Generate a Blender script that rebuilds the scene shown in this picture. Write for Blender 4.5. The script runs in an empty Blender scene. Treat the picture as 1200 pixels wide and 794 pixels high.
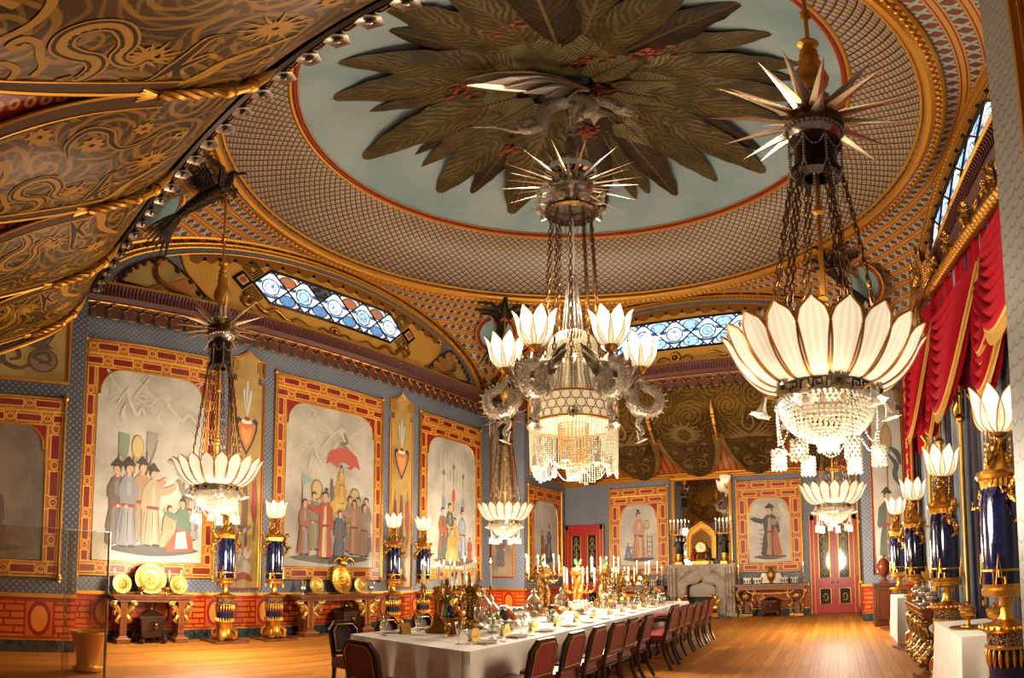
import bpy, math, random
from mathutils import Vector, Matrix
from math import sin, cos, pi, sqrt, atan2, floor, radians
rnd = random.Random(7)
SC = bpy.context.scene
COL = SC.collection
TAU = 2*pi

# ------------------------------------------------------------------ mesh builder
class MB:
    def __init__(s):
        s.v = []; s.f = []; s.m = []; s.uv = []
    def add(s, verts, faces, m=0, uvs=None, M=None):
        o = len(s.v)
        if M is not None: verts = [M @ Vector(p) for p in verts]
        s.v.extend([tuple(p) for p in verts])
        for k, f in enumerate(faces):
            s.f.append([i+o for i in f]); s.m.append(m)
            if uvs is None: s.uv.append([(0.0, 0.0)]*len(f))
            else: s.uv.append([uvs[i] for i in f])
        return s
    def box(s, c, d, m=0, rz=0.0, M=None, taper=1.0):
        x, y, z = d[0]/2, d[1]/2, d[2]/2
        t = taper
        P = [(-x,-y,-z),(x,-y,-z),(x,y,-z),(-x,y,-z),(-x*t,-y*t,z),(x*t,-y*t,z),(x*t,y*t,z),(-x*t,y*t,z)]
        if rz: P = [(p[0]*cos(rz)-p[1]*sin(rz), p[0]*sin(rz)+p[1]*cos(rz), p[2]) for p in P]
        P = [(p[0]+c[0], p[1]+c[1], p[2]+c[2]) for p in P]
        return s.add(P, [(0,3,2,1),(4,5,6,7),(0,1,5,4),(1,2,6,5),(2,3,7,6),(3,0,4,7)], m, None, M)
    def tube(s, pts, r, n=8, m=0, cap=True, M=None, flat=1.0, up=None, closed=False):
        pts = [Vector(p) for p in pts]; N = len(pts)
        if not hasattr(r, '__len__'): r = [r]*N
        V = []; nrm = None
        for i in range(N):
            if closed: t = pts[(i+1) % N]-pts[i-1]
            elif i == 0: t = pts[1]-pts[0]
            elif i == N-1: t = pts[-1]-pts[-2]
            else: t = pts[i+1]-pts[i-1]
            if t.length < 1e-9: t = Vector((0,0,1))
            t.normalize()
            if nrm is None:
                a = Vector(up) if up else (Vector((0,0,1)) if abs(t.z) < .9 else Vector((1,0,0)))
                nrm = a - t*a.dot(t); nrm.normalize()
            else:
                nrm = nrm - t*nrm.dot(t)
                if nrm.length < 1e-6: nrm = t.orthogonal()
                nrm.normalize()
            b = t.cross(nrm)
            for k in range(n):
                a = TAU*k/n
                V.append(pts[i]+nrm*(cos(a)*r[i]*flat)+b*(sin(a)*r[i]))
        F = []
        for i in range(N if closed else N-1):
            j = (i+1) % N
            for k in range(n):
                l = (k+1) % n
                F.append((i*n+k, i*n+l, j*n+l, j*n+k))
        if cap and not closed:
            F.append(tuple(range(n-1,-1,-1))); F.append(tuple((N-1)*n+k for k in range(n)))
        return s.add(V, F, m, None, M)
    def lathe(s, prof, n=16, m=0, c=(0,0,0), M=None, lobes=0, amp=0.0, a0=0.0, a1=TAU, ur=1.0):
        full = abs(a1-a0-TAU) < 1e-6
        K = n if full else n+1
        V = []; U = []
        L = 0; pl = None
        for (r, z) in prof:
            if pl: L += sqrt((r-pl[0])**2+(z-pl[1])**2)
            pl = (r, z)
            for k in range(K):
                a = a0+(a1-a0)*k/n
                rr = r*(1+amp*cos(lobes*a)) if lobes else r
                V.append((c[0]+rr*cos(a), c[1]+rr*sin(a), c[2]+z)); U.append((k/n*ur, L))
        F = []; FU = []
        for i in range(len(prof)-1):
            for k in range(n):
                l = (k+1) % K
                F.append((i*K+k, i*K+l, (i+1)*K+l, (i+1)*K+k))
                FU.append([U[i*K+k], (ur*(k+1)/n, U[i*K+k][1]), (ur*(k+1)/n, U[(i+1)*K+k][1]), U[(i+1)*K+k]])
        o = len(s.v)
        if M is not None: V = [M @ Vector(p) for p in V]
        s.v.extend([tuple(p) for p in V])
        for f, u in zip(F, FU):
            s.f.append([i+o for i in f]); s.m.append(m); s.uv.append(u)
        return s
    def sph(s, c, r, sc=(1,1,1), nu=10, nv=6, m=0, M=None):
        pr = [(max(1e-4, sin(pi*i/nv)), -cos(pi*i/nv)) for i in range(nv+1)]
        V = []
        for (a, z) in pr:
            for k in range(nu):
                t = TAU*k/nu
                V.append((c[0]+r*sc[0]*a*cos(t), c[1]+r*sc[1]*a*sin(t), c[2]+r*sc[2]*z))
        F = [(i*nu+k, i*nu+(k+1) % nu, (i+1)*nu+(k+1) % nu, (i+1)*nu+k) for i in range(nv) for k in range(nu)]
        return s.add(V, F, m, None, M)
    def bead(s, c, r, m=0, h=None):
        h = h or r; x, y, z = c
        return s.add([(x+r,y,z),(x,y+r,z),(x-r,y,z),(x,y-r,z),(x,y,z+h),(x,y,z-h)],
                     [(0,1,4),(1,2,4),(2,3,4),(3,0,4),(1,0,5),(2,1,5),(3,2,5),(0,3,5)], m)
    def chain(s, pts, step, r, m=0, h=None):      # beads strung along a polyline
        acc = 0.0; last = Vector(pts[0]); s.bead(last, r, m, h)
        for p in pts[1:]:
            p = Vector(p); d = (p-last).length
            while d >= step:
                last = last+(p-last)*(step/d); s.bead(last, r, m, h); d = (p-last).length
        return s
    def grid(s, f, nu, nv, m=0, uv=None, M=None):
        V = []; U = []
        for j in range(nv+1):
            for i in range(nu+1):
                a, b = i/nu, j/nv
                V.append(f(a, b)); U.append(uv(a, b) if uv else (a, b))
        w = nu+1
        F = [(j*w+i, j*w+i+1, (j+1)*w+i+1, (j+1)*w+i) for j in range(nv) for i in range(nu)]
        return s.add(V, F, m, U, M)
    def poly(s, P, m=0, uvs=None, M=None):
        return s.add(P, [tuple(range(len(P)))], m, uvs, M)
    def prism(s, P2, f, d0, d1, m=0, side=True):   # P2 outline in 2D, f(a,b,d)->3D
        n = len(P2)
        V = [f(a, b, d1) for a, b in P2]+[f(a, b, d0) for a, b in P2]
        F = [tuple(range(n))]
        if side: F += [(i, i+n, (i+1) % n+n, (i+1) % n) for i in range(n)]
        return s.add(V, F, m, [(a, b) for a, b in P2]*2)
    def band(s, A, B, m=0, uvw=1.0, close=False):  # strip between two polylines
        n = len(A); V = list(A)+list(B); L = 0; U0 = []
        for i in range(n):
            if i: L += (Vector(A[i])-Vector(A[i-1])).length
            U0.append(L)
        U = [(u, 0.0) for u in U0]+[(u, uvw) for u in U0]
        F = [(i, i+1, n+i+1, n+i) for i in range(n-1)]
        return s.add(V, F, m, U)
    def build(s, name, mats, parent=None, sharp=38, smooth=True, loc=None):
        me = bpy.data.meshes.new(name)
        me.from_pydata(s.v, [], s.f)
        if not isinstance(mats, (list, tuple)): mats = [mats]
        for mm in mats: me.materials.append(mm)
        me.polygons.foreach_set('material_index', s.m)
        ul = me.uv_layers.new(name='UVMap')
        flat = [c for f in s.uv for p in f for c in p]
        ul.data.foreach_set('uv', flat)
        if smooth:
            me.polygons.foreach_set('use_smooth', [True]*len(me.polygons))
            me.set_sharp_from_angle(angle=radians(sharp))
        me.update()
        o = bpy.data.objects.new(name, me); COL.objects.link(o)
        if parent is not None: o.parent = parent
        if loc: o.location = loc
        return o

def T(x=0, y=0, z=0, rx=0, ry=0, rz=0, s=1.0):
    M = Matrix.Translation((x, y, z)) @ Matrix.Rotation(rz, 4, 'Z') @ Matrix.Rotation(ry, 4, 'Y') @ Matrix.Rotation(rx, 4, 'X')
    return M @ Matrix.Diagonal((s, s, s, 1)) if not hasattr(s, '__len__') else M @ Matrix.Diagonal((s[0], s[1], s[2], 1))
def catmull(P, n=6):
    P = [Vector(p) for p in P]; Q = [P[0]*2-P[1]]+P+[P[-1]*2-P[-2]]; out = []
    for i in range(1, len(Q)-2):
        a, b, c, d = Q[i-1], Q[i], Q[i+1], Q[i+2]
        for k in range(n):
            t = k/n
            out.append(((b*2)+(c-a)*t+(a*2-b*5+c*4-d)*t*t+(b*3-a-c*3+d)*t*t*t)*.5)
    out.append(P[-1]); return out
def lerp(a, b, t): return a+(b-a)*t
def rl(R, n):     # resample list of radii
    out = []
    for i in range(n):
        x = i/(n-1)*(len(R)-1); k = min(int(x), len(R)-2); out.append(lerp(R[k], R[k+1], x-k))
    return out

# ------------------------------------------------------------------ scene helpers
def tag(o, label=None, cat=None, group=None, kind=None):
    if label: o['label'] = label
    if cat: o['category'] = cat
    if group: o['group'] = group
    if kind: o['kind'] = kind
    return o
def empty(name, loc=(0,0,0), rz=0.0):
    o = bpy.data.objects.new(name, None); COL.objects.link(o)
    o.location = loc; o.rotation_euler = (0, 0, rz); o.empty_display_size = .1
    return o
def thing(name, label, cat, loc=(0,0,0), rz=0.0, group=None):
    return tag(empty(name, loc, rz), label, cat, group)
def kids(o): return KID.get(o.name, [])
def copy_tree(o, loc=None, rz=None, label=None, parent=None, sc=None):
    c = o.copy(); COL.objects.link(c)
    if parent is not None: c.parent = parent
    for ch in o.children: copy_tree(ch, parent=c)
    if loc is not None: c.location = loc
    if rz is not None: c.rotation_euler = (0, 0, rz)
    if sc is not None: c.scale = (sc, sc, sc)
    if label: c['label'] = label
    return c

# ------------------------------------------------------------------ node DSL
class N:
    def __init__(s, nt, so): s.nt, s.so = nt, so
    def _m(s, op, o=None, o2=None, rev=False):
        n = s.nt.nodes.new('ShaderNodeMath'); n.operation = op
        ins = [s, o] if not rev else [o, s]
        if o2 is not None: ins.append(o2)
        for i, x in enumerate(ins):
            if x is None: continue
            if isinstance(x, N): s.nt.links.new(x.so, n.inputs[i])
            else: n.inputs[i].default_value = x
        return N(s.nt, n.outputs[0])
    def __add__(s, o): return s._m('ADD', o)
    __radd__ = __add__
    def __sub__(s, o): return s._m('SUBTRACT', o)
    def __rsub__(s, o): return s._m('SUBTRACT', o, rev=True)
    def __mul__(s, o): return s._m('MULTIPLY', o)
    __rmul__ = __mul__
    def __truediv__(s, o): return s._m('DIVIDE', o)
    def __lt__(s, o): return s._m('LESS_THAN', o)
    def __gt__(s, o): return s._m('GREATER_THAN', o)
    def fr(s): return s._m('FRACT')
    def fl(s): return s._m('FLOOR')
    def ab(s): return s._m('ABSOLUTE')
    def sn(s): return s._m('SINE')
    def cs(s): return s._m('COSINE')
    def sq(s): return s._m('SQRT')
    def mx(s, o): return s._m('MAXIMUM', o)
    def mn(s, o): return s._m('MINIMUM', o)
    def at(s, o): return s._m('ARCTAN2', o)
    def pw(s, o): return s._m('POWER', o)
    def md(s, o): return s._m('MODULO', o)
    def sm(s, a, b):
        n = s.nt.nodes.new('ShaderNodeMapRange'); n.interpolation_type = 'SMOOTHSTEP'
        s.nt.links.new(s.so, n.inputs[0]); n.inputs[1].default_value = a; n.inputs[2].default_value = b
        return N(s.nt, n.outputs[0])
class Mt:
    """material builder"""
    def __init__(s, name):
        s.mat = bpy.data.materials.new(name); s.mat.use_nodes = True
        s.nt = s.mat.node_tree; s.b = s.nt.nodes['Principled BSDF']
        s.b.inputs['Roughness'].default_value = .5
    def node(s, t, **k):
        n = s.nt.nodes.new(t)
        for a, b in k.items(): setattr(n, a, b)
        return n
    def link(s, a, b): s.nt.links.new(a.so if isinstance(a, N) else a, b)
    def uv(s):
        n = s.node('ShaderNodeUVMap'); x = s.node('ShaderNodeSeparateXYZ'); s.link(n.outputs[0], x.inputs[0])
        s.uvs = n.outputs[0]
        return N(s.nt, x.outputs[0]), N(s.nt, x.outputs[1])
    def obj(s):
        n = s.node('ShaderNodeTexCoord'); x = s.node('ShaderNodeSeparateXYZ'); s.link(n.outputs['Object'], x.inputs[0])
        s.ob = n.outputs['Object']
        return [N(s.nt, x.outputs[i]) for i in range(3)]
    def xyz(s, x, y, z=0.0):
        n = s.node('ShaderNodeCombineXYZ')
        for i, a in enumerate((x, y, z)):
            if isinstance(a, N): s.link(a, n.inputs[i])
            else: n.inputs[i].default_value = a
        return n.outputs[0]
    def noise(s, scale, detail=3, vec=None, rough=.5, dist=0.0, out=0):
        n = s.node('ShaderNodeTexNoise'); n.inputs['Scale'].default_value = scale; n.inputs['Detail'].default_value = detail
        n.inputs['Roughness'].default_value = rough; n.inputs['Distortion'].default_value = dist
        if vec is None:
            t = s.node('ShaderNodeTexCoord'); vec = t.outputs['Object']
        s.link(vec, n.inputs['Vector'])
        return N(s.nt, n.outputs[out])
    def voro(s, scale, vec, rnd_=1.0):
        n = s.node('ShaderNodeTexVoronoi'); n.inputs['Scale'].default_value = scale; n.inputs['Randomness'].default_value = rnd_
        s.link(vec, n.inputs['Vector'])
        return n
    def sep(s, sock):
        x = s.node('ShaderNodeSeparateXYZ'); s.link(sock, x.inputs[0]); return [N(s.nt, x.outputs[i]) for i in range(3)]
    def mix(s, f, a, b):
        n = s.node('ShaderNodeMix', data_type='RGBA')
        if isinstance(f, N): s.link(f, n.inputs[0])
        else: n.inputs[0].default_value = f
        for k, x in ((6, a), (7, b)):
            if isinstance(x, N): s.link(x, n.inputs[k])
            else: n.inputs[k].default_value = col(x)
        return N(s.nt, n.outputs[2])
    def color(s, c):
        if isinstance(c, N): s.link(c, s.b.inputs['Base Color'])
        else: s.b.inputs['Base Color'].default_value = col(c)
        return s
    def set(s, **k):
        for a, v in k.items():
            i = s.b.inputs[a.replace('_', ' ')]
            if isinstance(v, N): s.link(v, i)
            elif isinstance(v, (tuple, str)): i.default_value = col(v)
            else: i.default_value = v
        return s
    def bump(s, h, strength=.3, dist=.01):
        n = s.node('ShaderNodeBump'); n.inputs['Strength'].default_value = strength; n.inputs['Distance'].default_value = dist
        s.link(h, n.inputs['Height']); s.link(n.outputs[0], s.b.inputs['Normal']); return s
def lin(c): return c/12.92 if c <= .04045 else ((c+.055)/1.055)**2.4
def col(c):
    if isinstance(c, str):
        return tuple(lin(int(c[i:i+2], 16)/255) for i in (0, 2, 4))+(1.0,)
    return tuple(c) if len(c) == 4 else tuple(c)+(1.0,)
def simple(name, c, rough=.5, metal=0.0, **k):
    m = Mt(name).color(c).set(Roughness=rough, Metallic=metal)
    m.set(**k); return m.mat
# ------------------------------------------------------------------ materials
M = {}
def mk(k, *a, **kw): M[k] = simple(k, *a, **kw); return M[k]
mk('gold', 'd69c40', .33, 1.0)
mk('gold_pale', 'c79f52', .42, 1.0)
mk('gold_dull', 'a8742c', .42, .9)
mk('gilt', 'cf9236', .38, .75)
mk('bronze', '5a3d1e', .35, .9)
mk('chain', '6e4a22', .4, .85)
mk('border_brown', '4a3012', .55, Specular_IOR_Level=.12)
mk('dark_bronze', '2a1d12', .4, .7)
mk('silver', 'd6cbb8', .3, .85)
mk('old_silver', '8f8474', .35, .9)
mk('red_paint', '8c1a12', .4)
mk('red_door', 'a01a1c', .35)
mk('dark_red', '4d120c', .5)
mk('orange_paint', 'c9701f', .45)
mk('ochre', 'c08424', .55)
mk('ochre_dark', '7d4f17', .55)
mk('blue_trim', '5d6878', .5)
mk('black', '14100d', .4)
mk('iron', '1b1817', .45, .6)
mk('mahogany', '54230f', .3)
mk('dark_wood', '2c150c', .3)
mk('wood_oak', '7a4519', .35)
mk('leather', '6f1d1d', .45)
mk('leather_gold', 'b98a3a', .4, .6)
mk('candle', 'f4ead2', .5, Subsurface_Weight=0.0)
mk('mirror', 'b9b4aa', .03, 1.0)
mk('spike', 'c9b79a', .22, .9)
mk('blue_china', '0c1250', .12, 0.0, Coat_Weight=.6)
mk('navy', '0b0d2c', .3)
mk('grey_marble_dark', '20282c', .2)
mk('cornice_brown', '4c2219', .5)
mk('cornice_reed', '52241c', .5)
mk('pendant_brown', '5a2f22', .5)
mk('teal', '6f8f86', .5)
mk('leaf_edge', '6a5228', .5)
mk('flower_glass', 'b3a679', .2, 0, Coat_Weight=.5)
mk('flower_orange', '9a4216', .5)
mk('fruit_orange', 'd9681a', .45)
mk('fruit_red', 'a8201a', .4)
mk('fruit_green', '6d8f35', .45)
mk('grape', '2a1c30', .35)
mk('pine', '7a5220', .6)
mk('pine_leaf', '3c6a2c', .55)
mk('skin', 'caa07c', .6)
mk('ink', '2b241d', .7)
mk('dial', 'efe8d6', .3)
mk('fire_dark', '0e0b0a', .6)
mk('linen', 'e9e2d6', .8)
mk('flame', 'ffd28a', .5, Emission_Color='ffd08a', Emission_Strength=28.0)
mk('lamp_glow', 'fff1d6', .5, Emission_Color='ffe6b8', Emission_Strength=9.0)
mk('grey_metal', '857b6e', .4, .6)
PAINT = {}
def paint(c):
    if c not in PAINT: PAINT[c] = simple('paint_'+c, c, .6)
    return PAINT[c]

# frosted petal glass lit from within by its bulb
def _petal(name, em):
    m = Mt(name); u, v = m.uv()
    ribs = ((u*26.0).sn()*.5+.5)
    c = m.mix(ribs*.35, 'e6dfcd', 'b0a387')
    m.color(c).set(Roughness=.35, Emission_Color='fff0d8', Emission_Strength=em)
    nt = m.nt; tr = m.node('ShaderNodeBsdfTranslucent'); m.link(c, tr.inputs[0])
    mx = m.node('ShaderNodeMixShader'); mx.inputs[0].default_value = .5
    nt.links.new(m.b.outputs[0], mx.inputs[1]); nt.links.new(tr.outputs[0], mx.inputs[2])
    nt.links.new(mx.outputs[0], nt.nodes['Material Output'].inputs[0])
    return m.mat
M['petal'] = _petal('petal_glass', .24)
# crystal beads: bright facets
def _crystal(name, c, tr, rough=.08):
    m = Mt(name).color(c).set(Roughness=rough, IOR=1.52, Specular_IOR_Level=.9, Transmission_Weight=tr, Coat_Weight=.5)
    return m.mat
M['crystal'] = _crystal('crystal', 'f3ead8', .35)
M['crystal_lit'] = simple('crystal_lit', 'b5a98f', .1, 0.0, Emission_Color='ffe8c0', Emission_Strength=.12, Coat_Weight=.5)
def _glass(name, c, k, rough=.03, body=0.0):
    m = Mt(name); nt = m.nt; fr = m.node('ShaderNodeLayerWeight'); fr.inputs[0].default_value = .45
    tr = m.node('ShaderNodeBsdfTransparent'); tr.inputs[0].default_value = col(c); gl = m.node('ShaderNodeBsdfGlossy'); gl.inputs[0].default_value = (1, .97, .92, 1); gl.inputs['Roughness'].default_value = rough
    f = N(nt, fr.outputs['Facing'])*k+body; mx = m.node('ShaderNodeMixShader'); m.link(f, mx.inputs[0]); nt.links.new(tr.outputs[0], mx.inputs[1]); nt.links.new(gl.outputs[0], mx.inputs[2])
    nt.links.new(mx.outputs[0], nt.nodes['Material Output'].inputs[0]); return m.mat
M['glass'] = _glass('clear_glass', 'eef0ea', .75, .06, .08)
M['acrylic'] = _glass('acrylic_panel', 'f1ece0', .13, .05, .03)
M['acrylic_edge'] = _glass('acrylic_edge', 'b9a478', .5, .2, .35)

def _wall(name, base, line, k=9.0, amt=.6):
    m = Mt(name); u, v = m.uv()
    a = ((u*k+v*k).fr()-.5).ab(); b = ((u*k-v*k).fr()-.5).ab()
    ln = (a < .10).mx(b < .10)
    dot = ((a-.5).ab() < .13)*((b-.5).ab() < .13)
    n = m.noise(1.3, 4)
    c = m.mix(ln*amt, base, line); c = m.mix(dot*.55, c, '9aa0a8'); c = m.mix(n.sm(.35, .75)*.1, c, 'a59d90')
    return m.color(c).set(Roughness=.6).mat
M['wall'] = _wall('wall_diaper', '6b717c', '363c4a')
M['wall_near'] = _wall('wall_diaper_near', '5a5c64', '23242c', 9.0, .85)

def _scalewall():
    m = Mt('wall_scale'); u, v = m.uv()
    k = 13.0; row = (v*k).fl(); x = (u*k+row*.5).fr()-.5; y = (v*k).fr()
    d = (x*x+(y-1.0)*(y-1.0)*.9).sq()
    ln = ((d-.55).ab() < .07)
    return m.color(m.mix(ln, '827c70', '5b564e')).set(Roughness=.55).mat
M['wall_scale'] = _scalewall()

def _dado():
    m = Mt('dado'); u, v = m.uv()
    n = m.node('ShaderNodeTexBrick', offset=.5, squash=1.6, squash_frequency=3)
    m.link(m.xyz(u, v), n.inputs['Vector'])
    for k, x in (('Scale', 1.0), ('Mortar Size', .018), ('Mortar Smooth', .1), ('Bias', .0), ('Brick Width', .34), ('Row Height', .118)): n.inputs[k].default_value = x
    n.inputs['Color1'].default_value = col('cf6a1f'); n.inputs['Color2'].default_value = col('c0521a'); n.inputs['Mortar'].default_value = col('8e1510')
    P = 1.22
    x = ((u/P).fr()-.5)*P; y = v-.36
    ov = (x*x*14.0+(y*y)*6.0).sq()
    inner = ov < .72; ring = (ov-.62).ab() < .1
    pan = (x.ab() < .24)
    edge = ((x.ab()-.24).ab() < .016)
    c = m.mix(pan, N(m.nt, n.outputs[0]), 'c4591b'); c = m.mix(inner, c, 'd97f26'); c = m.mix(ring*pan, c, '8e1510'); c = m.mix(edge, c, '8e1510')
    top = (v > .64).mx(v < .06)
    c = m.mix(top, c, 'a02a14')
    nz = m.noise(2.0, 3)
    c = m.mix(nz.sm(.4, .8)*.2, c, '7a1a10')
    return m.color(c).set(Roughness=.28, Coat_Weight=.25).mat
M['dado'] = _dado()

def _fret(name, ground='b4641a', bar='7a130e', hi='dca243', bh=.21):
    """gilt fretwork border: u metres along, v track number"""
    m = Mt(name); u, v = m.uv()
    P = .62
    y = (v.fr()-.5); t = ((u/P+(v.fl()*.5)).fr()-.5); x = t*P
    yy = y*.17*1.9
    ay = y.ab(); ax = x.ab()
    barm = (ax < .2)*(ay < bh)
    barl = (ax < .222)*(ay < bh+.075)
    cap = ((x.ab()-.31).ab())
    r = (cap*cap+yy*yy).sq()
    ring = ((r-.062).ab() < .013)
    disc = (r < .05)*((cap-ay*.2).ab() > .012) if bh > .2 else ((cap-.0).ab() < .055)*(((cap*16.0).fl()+(y*14.0).fl()).md(2.0).ab() > .5)
    diag = ((cap*1.0-ay*.16-.06).ab() < .012)*(ay > .15)
    rail = ((ay-.455).ab() < .045)
    c = m.mix(barl, ground, hi); c = m.mix(barm, c, bar); c = m.mix(diag, c, hi); c = m.mix(ring, c, hi); c = m.mix(disc, c, bar); c = m.mix(rail, c, hi)
    n = m.noise(3.0, 3); c = m.mix(n.sm(.35, .8)*.3, c, '8a5416')
    return m.color(c).set(Roughness=.42).mat
M['fret'] = _fret('fretwork')
M['fret_fine'] = _fret('fretwork_fine', 'b8681c', '84180f', 'dd9f3a', .17)
M['fret_orange'] = _fret('fretwork_orange', 'bf621a', '8c1c10', 'dd9a36', .17)

def _canvas(name, a, b, line, sw=.35):
    m = Mt(name); u, v = m.uv()
    n = m.noise(1.6, 4); n2 = m.noise(5.5, 3, dist=2.2)
    ln = ((n2*9.0).fr()-.5).ab() < .07
    c = m.mix(n.sm(.3, .7), a, b); c = m.mix(ln*sw, c, line)
    n3 = m.noise(40.0, 2); c = m.mix(n3.sm(.5, .8)*.15, c, '7d7666')
    return m.color(c).set(Roughness=.42).mat
M['canvas'] = _canvas('canvas_silver', 'bdb7a9', '9d9687', 'd8d2c2')
M['canvas_gold'] = _canvas('canvas_gold', 'b39450', '8f6f34', 'd1b878')
M['canvas_dark'] = _canvas('canvas_dark', '6a5a34', '4c3d20', '96814c')
M['canvas_brown'] = _canvas('canvas_brown', '8b7966', '67584a', 'a8947c', .4)

def _floor():
    m = Mt('floor_boards'); x, y, z = m.obj()
    n = m.node('ShaderNodeTexBrick', offset=.37, offset_frequency=2)
    m.link(m.xyz(y, x), n.inputs['Vector'])
    for k, q in (('Scale', 1.0), ('Mortar Size', .004), ('Mortar Smooth', .2), ('Bias', -.1), ('Brick Width', 2.6), ('Row Height', .145)): n.inputs[k].default_value = q
    n.inputs['Color1'].default_value = col('a8661f'); n.inputs['Color2'].default_value = col('c68434'); n.inputs['Mortar'].default_value = col('5c3410')
    g = m.noise(1.0, 4, m.xyz(x*34.0, y*1.6, z))
    c = m.mix(g.sm(.3, .75)*.4, N(m.nt, n.outputs[0]), '8a4f18')
    m.color(c).set(Roughness=g*.15+.5, Specular_IOR_Level=.22)
    return m.mat
M['floor'] = _floor()

def _scales():
    """u: count round the ring, v: rows"""
    m = Mt('ceiling_scales'); u, v = m.uv()
    row = v.fl(); x = (u+row*.5).fr()-.5; y = v.fr()
    def arc(yo):
        return (x*x*1.15+(yo)*(yo)).sq()
    d0 = arc(y-.05)
    # ogee net: two families of sine lines
    w = (x*TAU).cs()*.5
    a = (y-.5-w*.9).ab(); b = (y-.5+w*.9).ab()
    net = a < .13
    edge = (a-.19).ab() < .07
    body = m.mix(y, '7b867a', 'a9a88e')
    c = m.mix(edge, body, 'b98a44'); c = m.mix(net, c, '5f1c12')
    eye = (x*x*7.0+(y-.28)*(y-.28)*5.0).sq()
    c = m.mix(((x.ab()-.5).ab() < .1)*(y > .3), c, 'c9a35c')
    return m.color(c).set(Roughness=.42).mat
def _scales2():
    m = Mt('ceiling_scales'); u, v = m.uv()
    # lozenge scales: pointed ogee cells on a staggered lattice
    p = (u+v*.5).fr()-.5; q = (u-v*.5).fr()-.5
    # distance to the cell border
    d = (p.ab().mx(q.ab()))
    s = (p+q)
    red = d > .385
    gold = (d > .27)*(d < .385)
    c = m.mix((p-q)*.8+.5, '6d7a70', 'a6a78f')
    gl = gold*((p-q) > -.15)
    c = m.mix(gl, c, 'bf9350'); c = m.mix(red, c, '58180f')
    return m.color(c).set(Roughness=.4).mat
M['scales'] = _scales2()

def _pend():
    """u metres along the ring, v metres from the ring"""
    m = Mt('pendentive_fret'); u, v = m.uv()
    P = .33
    y = (v/P).fr()-.5; ay = y.ab()
    t = (u/.19).fr()-.5; at_ = t.ab()
    strip = ay < .26
    cross = ((at_-(ay*1.0)).ab() < .13)*strip
    blob = ((at_*at_+(ay*ay)).sq() < .16)*strip
    c = m.mix(strip, '8f2a12', '7a3a1c'); c = m.mix(cross.mx(blob), c, '9fb0a0')
    g = ((ay-.31).ab() < .035).mx((ay-.455).ab() < .045)
    c = m.mix(g, c, 'c98f35')
    return m.color(c).set(Roughness=.45).mat
M['pend'] = _pend()

def _sky():
    m = Mt('sky_canvas'); n = m.noise(.5, 5)
    return m.color(m.mix(n.sm(.3, .7), '80979a', '9fb1b0')).set(Roughness=.65).mat
M['sky'] = _sky()

def _leaf(name, a, b):
    """u along the leaf 0..1, v across -1..1"""
    m = Mt(name); u, v = m.uv()
    n = m.noise(3.0, 3)
    vein = (((u*110.0-v.ab()*24.0)+n*16.0).sn()*.5+.5)*m.noise(2.2, 3).sm(.3, .65)
    n2 = m.noise(1.1, 2)
    c = m.mix(vein*.6+n*.25, a, b); c = m.mix(n2.sm(.45, .75)*.5, c, '2e2112')
    c = m.mix(v.ab() < .045, c, '7d6838')
    return m.color(c).set(Roughness=.55, Specular_IOR_Level=.2).mat
M['leaf'] = _leaf('plantain_leaf', '2c210f', '86713c')
M['leaf_dark'] = _leaf('plantain_leaf_dark', '1f140a', '57401f')
M['leaf_green'] = _leaf('plantain_leaf_green', '3a3318', 'a39660')

def _tapestry(name, dark, mid, line, k=1.45):
    m = Mt(name); u, v = m.uv()
    nz = m.node('ShaderNodeTexNoise'); nz.inputs['Scale'].default_value = 1.4; nz.inputs['Detail'].default_value = 2
    m.link(m.xyz(u, v), nz.inputs['Vector'])
    w = m.sep(nz.outputs['Color'])
    uu = u+(w[0]-.5)*.35; vv = v+(w[1]-.5)*.35
    vo = m.voro(k, m.xyz(uu, vv), .9)
    px, py, _ = m.sep(vo.outputs['Position'])
    dx = uu-px; dy = vv-py
    r = (dx*dx+dy*dy).sq(); a = dy.at(dx)
    sp = (a*2.0+r*48.0).sn()
    fine = (a*6.0-r*60.0+w[2]*12.0).sn()
    ln = sp.sm(.25, .75)*(r < .42)
    f2 = fine.sm(.4, .9)
    c = m.mix(w[2].sm(.3, .7), dark, mid); c = m.mix(f2*.45, c, line); c = m.mix(ln*.85, c, line)
    c = m.mix((r < .05)*.7, c, line)
    ring = ((r-.45).ab() < .02)*(w[0] > .45)
    c = m.mix(ring*.7, c, line)
    return m.color(c).set(Roughness=.4, Specular_IOR_Level=.5, Specular_Tint='c98a38').mat
M['tapestry'] = _tapestry('tapestry_near', '1f1204', '35220a', '7a5519')
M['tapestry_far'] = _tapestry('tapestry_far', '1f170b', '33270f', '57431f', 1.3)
M['motif'] = simple('motif_gold', '96691c', .5, Specular_IOR_Level=.15)
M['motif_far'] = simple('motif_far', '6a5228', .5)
M['motif_dark'] = simple('motif_dark', '33200a', .5, Specular_IOR_Level=.12)

def _redscale():
    m = Mt('red_fret_ground'); u, v = m.uv()
    x = ((u*5.0).fr()-.5).ab(); y = ((v*9.0).fr()-.5).ab()
    d = (x*x+y*y).sq()
    c = m.mix((d < .36)*(d > .16), '7d1710', 'a87a34')
    return m.color(c).set(Roughness=.45).mat
M['red_scale'] = _redscale()

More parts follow.
